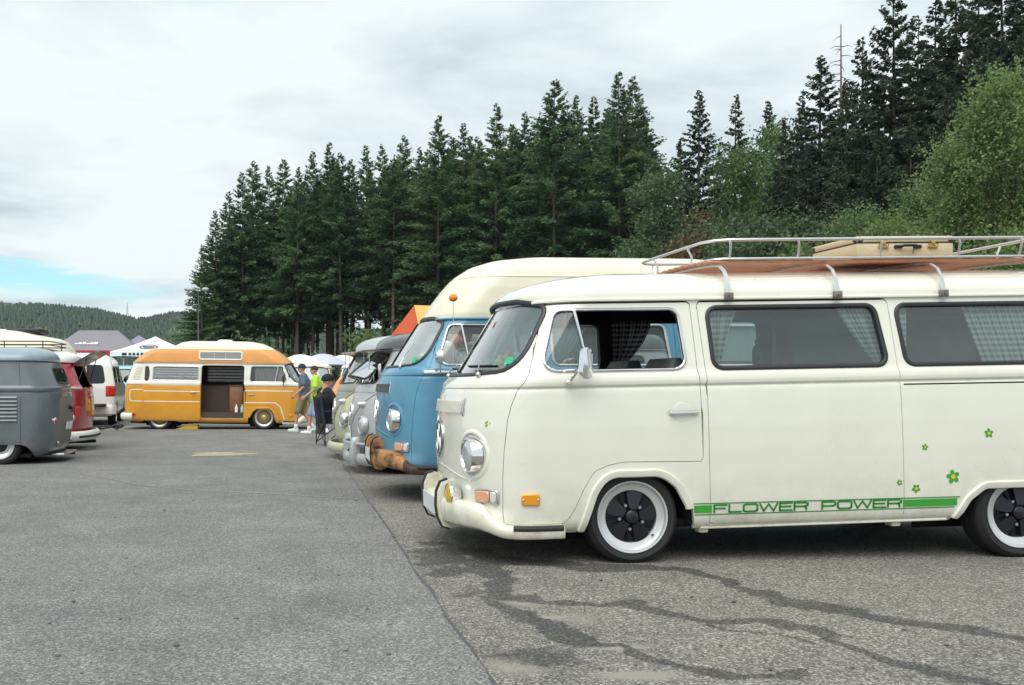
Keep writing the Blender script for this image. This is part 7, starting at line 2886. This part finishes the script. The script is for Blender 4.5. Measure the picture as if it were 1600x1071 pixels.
def conifer_mesh(name, h, cb, rmax, nbr, seed, m, droop=.25, hang=.0, shape=.85, dens_=1.0, ragged=.3):
    """crown of whorled branches carrying flat sprays of needles"""
    g_ = np.random.RandomState(seed)
    VV, TT = [], []
    for b in range(nbr):
        t = cb + (1 - cb) * ((b + g_.rand()) / nbr) ** .92
        tt = (t - cb) / (1 - cb)
        prof_ = min(1.0, 1.42 * (1 - tt) ** (shape + .22)) * (0.70 + .30 * min(1, tt / .14))
        L = rmax * prof_ * g_.uniform(1 - ragged, 1.10) + .12
        a = g_.uniform(0, 2 * PI)
        d = np.array([math.cos(a), math.sin(a), 0])
        sd = np.array([-d[1], d[0], 0])
        rise = .60 * tt ** 2 - droop * (1 - tt) * .9 + g_.uniform(-.16, .16)
        ns = max(4, int(dens_ * (6 + L * 10.5))) * 3
        s = g_.uniform(.06, 1.0, ns) ** .75
        p = g_.normal(0, .02 + .024 * L, (ns, 3)) + d * (L * s)[:, None] + np.stack([np.zeros(ns), np.zeros(ns), h * t + L * (rise * s + .22 * droop * s * s)], 1)
        side = g_.choice((-1, 1), ns)
        fl = g_.uniform(.22, .50, ns) * (.34 + .38 * L ** .5) * (1.2 - .5 * s)
        dv = d * g_.uniform(.25, .95, (ns, 1)) + sd * (side * g_.uniform(.12, .95, ns))[:, None]
        dv[:, 2] += g_.uniform(-.40, .26, ns) - hang * g_.uniform(.3, 1.1, ns)
        dv /= np.linalg.norm(dv, axis=1, keepdims=True)
        wv = np.cross(dv, np.array([0, 0, 1.0]) + g_.uniform(-.8, .8, (ns, 3)))
        wv /= np.linalg.norm(wv, axis=1, keepdims=True)
        wd = (fl * g_.uniform(.20, .34, ns))[:, None]
        f_ = fl[:, None]
        VV.append(np.stack([p - wv * wd * .5, p + dv * f_ * .55 - wv * wd, p + dv * f_, p + dv * f_ * .55 + wv * wd], 1).reshape(-1, 3))
        TT.append(np.clip(np.clip(g_.normal(.5, .24), 0, 1) + g_.normal(0, .12, ns), 0, 1))
    V = np.concatenate(VV)
    T = np.concatenate(TT)
    return tri_mesh(name, V, np.arange(len(V)).reshape(-1, 4), T, m)


def leafy_mesh(name, lobes, nleaf, size, seed, m, hang=0.0, shell=.55):
    """leaves through the volume of several uneven lobes, in twig-sized clumps"""
    g_ = np.random.RandomState(seed)
    vol = np.array([l[3] * l[4] * l[5] for l in lobes]) ** .75
    n0 = max(8, nleaf // 108)                      # leafy masses at the branch ends, each of a dozen twigs
    L = np.array(lobes)[g_.choice(len(lobes), n0, p=vol / vol.sum())]
    u = g_.normal(size=(n0, 3))
    u /= np.linalg.norm(u, axis=1, keepdims=True)
    c = L[:, :3] + u * (g_.uniform(shell, 1.10, (n0, 1)) ** .8) * L[:, 3:6]
    mr_ = size * g_.uniform(1.6, 4.2, (n0, 1))
    off = np.clip(g_.normal(size=(n0, 12, 3)), -1.5, 1.5) * mr_[:, None, :] * np.array([1, 1, .55 + .9 * hang])
    c = (c[:, None, :] + off).reshape(-1, 3)
    u = np.repeat(u, 12, 0)
    mtone = np.repeat(g_.normal(0, .16, n0), 12)
    c[:, 2] = np.maximum(c[:, 2], .1)
    n = len(c)
    tone_c = np.clip(g_.normal(.5, .14, n) + mtone, 0, 1)
    k = 9
    ctr = np.repeat(c, k, 0) + np.clip(g_.normal(0, size * 1.3, (n * k, 3)), -size * 2.2, size * 2.2)
    ctr[:, 2] -= hang * np.abs(g_.normal(0, size * 2.5, n * k))
    dv = g_.normal(size=(n * k, 3)) + np.repeat(u, k, 0) * .7
    dv[:, 2] -= hang * 1.4
    dv /= np.linalg.norm(dv, axis=1, keepdims=True)
    wv = np.cross(dv, g_.normal(size=(n * k, 3)))
    wv /= np.linalg.norm(wv, axis=1, keepdims=True)
    s = size * g_.uniform(.6, 1.3, (n * k, 1))
    V = np.stack([ctr - dv * s * .5, ctr - wv * s * .32, ctr + dv * s * .6, ctr + wv * s * .32], 1).reshape(-1, 3)
    T = np.clip(np.repeat(tone_c, k) + g_.normal(0, .12, n * k), 0, 1)
    return tri_mesh(name, V, np.arange(len(V)).reshape(-1, 4), T, m)


def limbs_mesh(name, h, r, m, seed, tips):
    mb = MB()
    g_ = random.Random(seed)
    mb.tube([(0, 0, 0), (.05 * h * .3, 0, h * .35), (.02 * h, .02 * h, h * .75)], [r, r * .75, r * .3], 8)
    for (x, y, z) in tips:
        t = g_.uniform(.25, .6)
        b = Vector((.015 * h, .01 * h, h * t))
        e = Vector((x, y, z))
        mid = b.lerp(e, .5) + Vector((0, 0, .08 * h * .5))
        mb.tube([b, mid, e], [r * .38, r * .22, .015], 6)
    o = mb.build(name, m, None, smooth=60)
    me = o.data
    bpy.data.objects.remove(o)
    return me


def plant(name, loc, rz, sc_, parts, label, cat='tree', group=None):
    e = empty(name, loc, (0, 0, rz), label, cat, group)
    e.scale = sc_ if isinstance(sc_, tuple) else (sc_,) * 3
    for nm, me in parts:
        o = bpy.data.objects.new(nm, me)
        COL.objects.link(o)
        o.parent = e
    return e


FIRS = []
for i, (cb, rm, nb, sh_, rg) in enumerate(((.30, 4.3, 230, .78, .30), (.36, 4.0, 220, .74, .32), (.26, 4.6, 240, .86, .28), (.42, 3.9, 210, .70, .34), (.33, 4.2, 230, .92, .34), (.44, 4.1, 200, .66, .36))):
    FIRS.append((trunk_mesh('trunk', 25, .21 + .03 * (i % 3), BARK, i, 0, 14), conifer_mesh('crown', 25, cb, rm, nb, 100 + i, FIR, .22 + .05 * (i % 3), .12, sh_, 1.0, rg)))
EDGE = (trunk_mesh('trunk', 25, .30, BARK, 11, 0, 6), conifer_mesh('crown', 25, .04, 4.6, 270, 140, FIR, .30, .15, .78, 1.0, .3))
SPR = []
for i, (cb, rm, nb, sh_, rg) in enumerate(((.12, 4.5, 240, .82, .38), (.15, 4.1, 230, .92, .40), (.08, 4.8, 250, .74, .35), (.18, 4.3, 220, .78, .42))):
    SPR.append((trunk_mesh('trunk', 25, .28, BARKD, 20 + i, 0, 10), conifer_mesh('crown', 25, cb, rm, nb, 200 + i, SPRUCE, .34, .60, sh_, 1.0, rg)))

rt = random.Random(42)


def top_tree(px, py, Y, kind, label, group, wide=1.0, name='fir_tree'):
    X = bgX(px, Y)
    z0 = float(slope_h(X, Y)) - .1
    H = bgZ(py, Y) - z0
    k = H / 25
    tr, cr_ = kind
    return plant(name, (X, Y, z0), rt.uniform(0, 6.28), (k * wide, k * wide, k), (('trunk', tr), ('crown', cr_)), label, 'tree', group)


# the tree line, every tip the photo shows; depth varies along the edge
tips = [(316, 385, 95, 'E', 'lowest bushy fir at the left tip of the tall stand, branches reaching the ground'), (336, 330, 98, 'E', 'second bushy fir from the left tip of the tall stand'), (357, 300, 103, 'E', 'dense fir rising above the bushy ones at the left tip of the stand'),
        (378, 270, 100, 0), (396, 253, 104, 1), (420, 260, 108, 2), (443, 250, 105, 3), (466, 262, 98, 4), (489, 237, 100, 0), (515, 224, 104, 2), (531, 240, 97, 1), (549, 250, 101, 3), (572, 228, 103, 4), (597, 227, 98, 0), (614, 250, 95, 5), (631, 213, 99, 1),
        (655, 232, 103, 2), (686, 181, 93, 0), (706, 215, 99, 3), (724, 194, 97, 4), (745, 215, 103, 1), (776, 164, 93, 2), (800, 195, 100, 5), (820, 177, 99, 0), (843, 186, 103, 3), (868, 126, 88, 5), (885, 165, 97, 1), (901, 150, 94, 2), (928, 153, 96, 4), (948, 170, 100, 0), (967, 114, 86, 2), (989, 121, 90, 1), (1006, 190, 95, 3)]
ORD = 'first second third fourth fifth sixth seventh eighth ninth tenth eleventh twelfth thirteenth fourteenth fifteenth sixteenth seventeenth eighteenth nineteenth twentieth'.split() + ['twenty-' + q for q in 'first second third fourth fifth sixth seventh eighth ninth'.split()] + ['thirtieth'] + ['thirty-' + q for q in 'first second third fourth fifth sixth'.split()]
GF = 'firs along the edge of the tall stand'
for k, t in enumerate(tips):
    px, py, Y, kd = t[:4]
    if kd == 'E':
        top_tree(px, py, Y, EDGE, t[4], GF, 1.15)
    else:
        big_ = {17: 'tall fir with a dark spire rising above its neighbours over the blue bus bonnet', 21: 'tall pale-tipped fir above the front of the cream high roof', 25: 'tall fir with a bare crooked spire and a long bare trunk', 30: 'tallest fir of the stand, left half of its twin tip', 31: 'fir forming the right half of the twin tip at the top of the stand'}
        top_tree(px, py, Y, FIRS[kd], big_.get(k, ORD[k] + ' fir from the left tip along the skyline of the tall stand'), GF, rt.uniform(.92, 1.10))
for k in range(95):
    px = rt.uniform(345, 1030)
    sky_py = float(np.interp(px, [345, 400, 500, 600, 690, 780, 870, 970, 1030], [330, 275, 245, 240, 215, 190, 165, 145, 200]))
    Y = rt.uniform(104, 150)
    top_tree(px, sky_py + rt.uniform(8, 75), Y, FIRS[rt.randrange(6)], 'fir standing deep inside the tall stand, mostly hidden by the front row', 'firs inside the tall stand', rt.uniform(.95, 1.2))
# spruces of the dark slope on the right
GS_ = 'spruces on the dark slope at the right'
stips = [(1092, 141, 84, 0, 'dark pointed spruce standing alone left of two slimmer ones'), (1150, 149, 86, 1, 'slim dark spruce in the gap above the birches, middle of three'), (1200, 158, 82, 3, 'dark spruce just left of the big spruce mass'), (1065, 215, 90, 2, None), (1125, 232, 92, 1, None), (1178, 240, 90, 0, None), (1228, 185, 74, 1, None),
         (1252, 150, 70, 0, None), (1284, 88, 66, 2, 'broad spruce at the left edge of the big dark mass, beside the dead tree'), (1262, 225, 60, 3, None), (1322, 130, 62, 1, None), (1345, 60, 64, 0, None), (1393, -25, 58, 2, 'tall ragged spruce with visible trunk reaching the top edge'), (1432, 25, 60, 3, None), (1462, -10, 56, 1, None), (1497, -60, 54, 0, None), (1530, -40, 58, 2, None), (1568, -90, 52, 3, None), (1610, -60, 54, 0, None), (1650, -80, 52, 2, None),
         (1310, 250, 55, 2, None), (1370, 200, 52, 0, None), (1425, 180, 50, 1, None), (1480, 120, 50, 3, None), (1545, 60, 48, 2, None), (1600, 40, 50, 1, None), (1390, 120, 68, 2, None), (1450, 90, 70, 0, None), (1520, 30, 68, 1, None), (1240, 280, 64, 2, None), (1200, 290, 76, 0, None), (1300, 180, 76, 3, None), (1350, 150, 78, 1, None), (1590, 0, 66, 3, None)]
vis_ = {t: k for k, t in enumerate(sorted((q for q in stips if q[4] is None and q[2] < 66), key=lambda q: q[0]))}
for t_ in stips:
    px, py, Y, kd, lab = t_
    if lab is None and t_ in vis_:
        lab = ORD[vis_[t_]] + ' dark spruce from the left in the packed mass beyond the roof rack'
    top_tree(px, py, Y, SPR[kd], lab or 'very dark drooping spruce deep in the shaded slope, screened by the spruces before it', GS_, rt.uniform(1.0, 1.25), 'spruce_tree')
# dead tree
dm = MB().tube([(0, 0, 0), (.1, 0, 12), (.05, 0, 24)], [.22, .14, .03], 7)
for k in range(46):
    t = rt.uniform(.45, .98)
    a = rt.uniform(0, 6.28)
    L = (1.05 - t) * 5.0 * rt.uniform(.4, 1) + .3
    p = Vector((.08, 0, 24 * t))
    d = Vector((math.cos(a), math.sin(a), .05))
    dm.tube([p, p + d * L * .6 - Vector((0, 0, .05 * L)), p + d * L - Vector((0, 0, .3 * L))], [.035, .022, .008], 4)
Xd, Yd = bgX(1313, 64), 64
z0 = float(slope_h(Xd, Yd))
dt = empty('dead_tree', (Xd, Yd, z0), (0, 0, .4), 'bare grey dead tree poking above the spruces', 'tree')
dt.scale = (1, 1, (bgZ(38, Yd) - z0) / 24)
d_ = dm.build('trunk', mat('dead_wood', (.16, .145, .13), .9), dt)

# broadleaf trees and bushes
def leafy_tree(px, py, Y, H_, lobes, n, size, seed, m, bark, label, hang=.0, group=None, name='birch_tree', r=.16, cat='tree'):
    X = bgX(px, Y)
    z0 = float(slope_h(X, Y)) - .05
    k = (bgZ(py, Y) - z0) / H_
    cr_ = leafy_mesh('crown', lobes, n, size, seed, m, hang)
    tips_ = [(l[0] * .8, l[1] * .8, l[2]) for l in lobes]
    return plant(name, (X, Y, z0), 0.0, k, (('trunk', limbs_mesh('trunk', H_, r, bark, seed, tips_)), ('crown', cr_)), label, cat, group)


def egg(H_, w, n, seed, z0=.25, flat_=1.0):
    r_ = random.Random(seed)
    out = []
    for i in range(n):
        t = z0 + (1 - z0) * (i + .5) / n
        rad = w * math.sin(PI * min(1, (.18 + .82 * (t - z0) / (1 - z0)) ** .8)) ** .7
        for q in range(2):
            a = r_.uniform(0, 6.28)
            s_ = w * r_.uniform(.38, .62) * (1.1 - .5 * t)
            out.append((rad * .55 * math.cos(a), rad * .55 * math.sin(a) * flat_, H_ * t - s_ * .3, s_, s_, s_ * r_.uniform(.8, 1.25)))
    return out


leafy_tree(1036, 262, 72, 14, egg(14, 3.0, 6, 1, .10), 26000, .20, 301, GREYL, BARKD, 'grey-green broadleaf tree between the tall fir stand and the dark spruce', .1)
leafy_tree(1148, 232, 66, 14, egg(14, 2.3, 7, 2, .10), 26000, .18, 302, BIRCH, BARKW, 'light green birch in front of the three dark spruces', .5)
leafy_tree(1216, 186, 78, 16, egg(16, 1.9, 7, 3, .15), 20000, .20, 303, BIRCH, BARKW, 'thin pale birch tight against the dark spruce mass', .5)
leafy_tree(1222, 330, 58, 11, egg(11, 2.6, 5, 4, .05), 22000, .18, 304, GREYL, BARKD, 'rounded green tree low between the birches and the dark slope', .2)
leafy_tree(1100, 312, 62, 9, egg(9, 1.3, 5, 5, .10), 7000, .18, 305, BROWNL, BARKD, 'small browning tree below the lone dark spruce', .2)
leafy_tree(1075, 372, 60, 7, egg(7, 2.4, 4, 6, .05), 9000, .18, 306, BROWNL, BARKD, 'low brownish shrub behind the front end of the roof rack', .1, name='shrub', cat='shrub')
leafy_tree(1340, 318, 38, 8, egg(8, 2.2, 5, 7, .05), 28000, .12, 307, BIRCH, BARKD, 'bright green rounded bush above the suitcase', .1, name='bush', cat='bush')
leafy_tree(1255, 372, 44, 6.5, egg(6.5, 1.9, 4, 8, .0), 13000, .14, 308, WILLOW, BARKD, 'yellow-green bush behind the middle of the roof rack', .1, name='bush', cat='bush')
leafy_tree(1432, 283, 36, 9, egg(9, 2.3, 6, 9, .0), 36000, .12, 309, BIRCH, BARKD, 'leafy green tree between the rounded bush and the big willow', .2, name='willow_tree')
leafy_tree(1575, 128, 30, 11, egg(11, 3.4, 8, 10, .0), 110000, .11, 310, WILLOW, BARKD, 'big pale green willow filling the right edge above the white bus', .45, name='willow_tree', r=.13)
leafy_tree(1500, 215, 31, 9.5, egg(9.5, 2.2, 6, 12, .0), 50000, .11, 312, WILLOW, BARKD, 'pale green willow leaning out from the left side of the biggest one', .45, name='willow_tree', r=.10)
leafy_tree(1385, 335, 35, 7.5, egg(7.5, 2.0, 4, 13, .0), 26000, .115, 313, WILLOW, BARKD, 'low willow scrub behind the right end of the suitcase', .2, name='bush', cat='bush')
leafy_tree(1180, 345, 56, 8, egg(8, 2.4, 5, 31, .0), 16000, .17, 331, GREYL, BARKD, 'grey-green scrub below the birches, behind the roof rack front post', .1, name='bush', cat='bush')
leafy_tree(1130, 372, 52, 6, egg(6, 2.2, 4, 32, .0), 12000, .15, 332, GREYL, BARKD, 'dim green scrub just above the front half of the roof rack', .1, name='bush', cat='bush')
leafy_tree(1290, 345, 50, 8, egg(8, 2.2, 5, 33, .0), 15000, .16, 333, GREYL, BARKD, 'dim green scrub left of the bright rounded bush', .1, name='bush', cat='bush')
leafy_tree(578, 523, 62, 3.2, egg(3.2, 1.5, 4, 14, .0), 4500, .16, 314, WILLOW, BARKD, 'round yellow-green bush above the sage bus roof', .1, name='bush', cat='bush', r=.06)
leafy_tree(487, 540, 66, 2.4, egg(2.4, .8, 3, 15, .0), 1500, .15, 315, BIRCH, BARKD, 'small shrub at the foot of the firs behind the parasols', .1, name='shrub', cat='shrub', r=.04)
UG = ['dim shrub below the firs above the golden camper roof', 'low dim shrub between fir trunks above the golden camper front window', 'dim shrub below the firs left of the round bush', 'dim shrub below the firs beside the orange tent', 'dim shrub in the fir shade behind the blue bus high roof front', 'dim shrub in the fir shade behind the middle of the cream high roof', 'dim shrub in the fir shade behind the rear of the cream high roof']
for k, (px, py, Y) in enumerate(((395, 520, 92), (430, 538, 96), (560, 520, 98), (650, 500, 96), (720, 470, 98), (800, 455, 96), (900, 450, 94))):
    leafy_tree(px, py, Y, 4, egg(4, 2.0, 3, 20 + k, .0), 1800, .30, 320 + k, GREYL, BARKD, UG[k], .1, group='shrubs under the firs', name='shrub', cat='shrub', r=.05)


# ------------------------------------------------------------------ thin summer haze over the valley
hz = MB().box((-905, -155, -1), (905, 2505, 78)).build('haze', bpy.data.materials.new('haze_air'), None, smooth=0)
hm = bpy.data.materials['haze_air']
hm.use_nodes = True
hm.node_tree.nodes.clear()
pv_n = hm.node_tree.nodes.new('ShaderNodeVolumePrincipled')
pv_n.inputs['Color'].default_value = (.80, .93, 1, 1)
pv_n.inputs['Density'].default_value = .00011
pv_n.inputs['Anisotropy'].default_value = .0
mo_ = hm.node_tree.nodes.new('ShaderNodeOutputMaterial')
hm.node_tree.links.new(pv_n.outputs[0], mo_.inputs['Volume'])
tag(hz, kind='stuff')
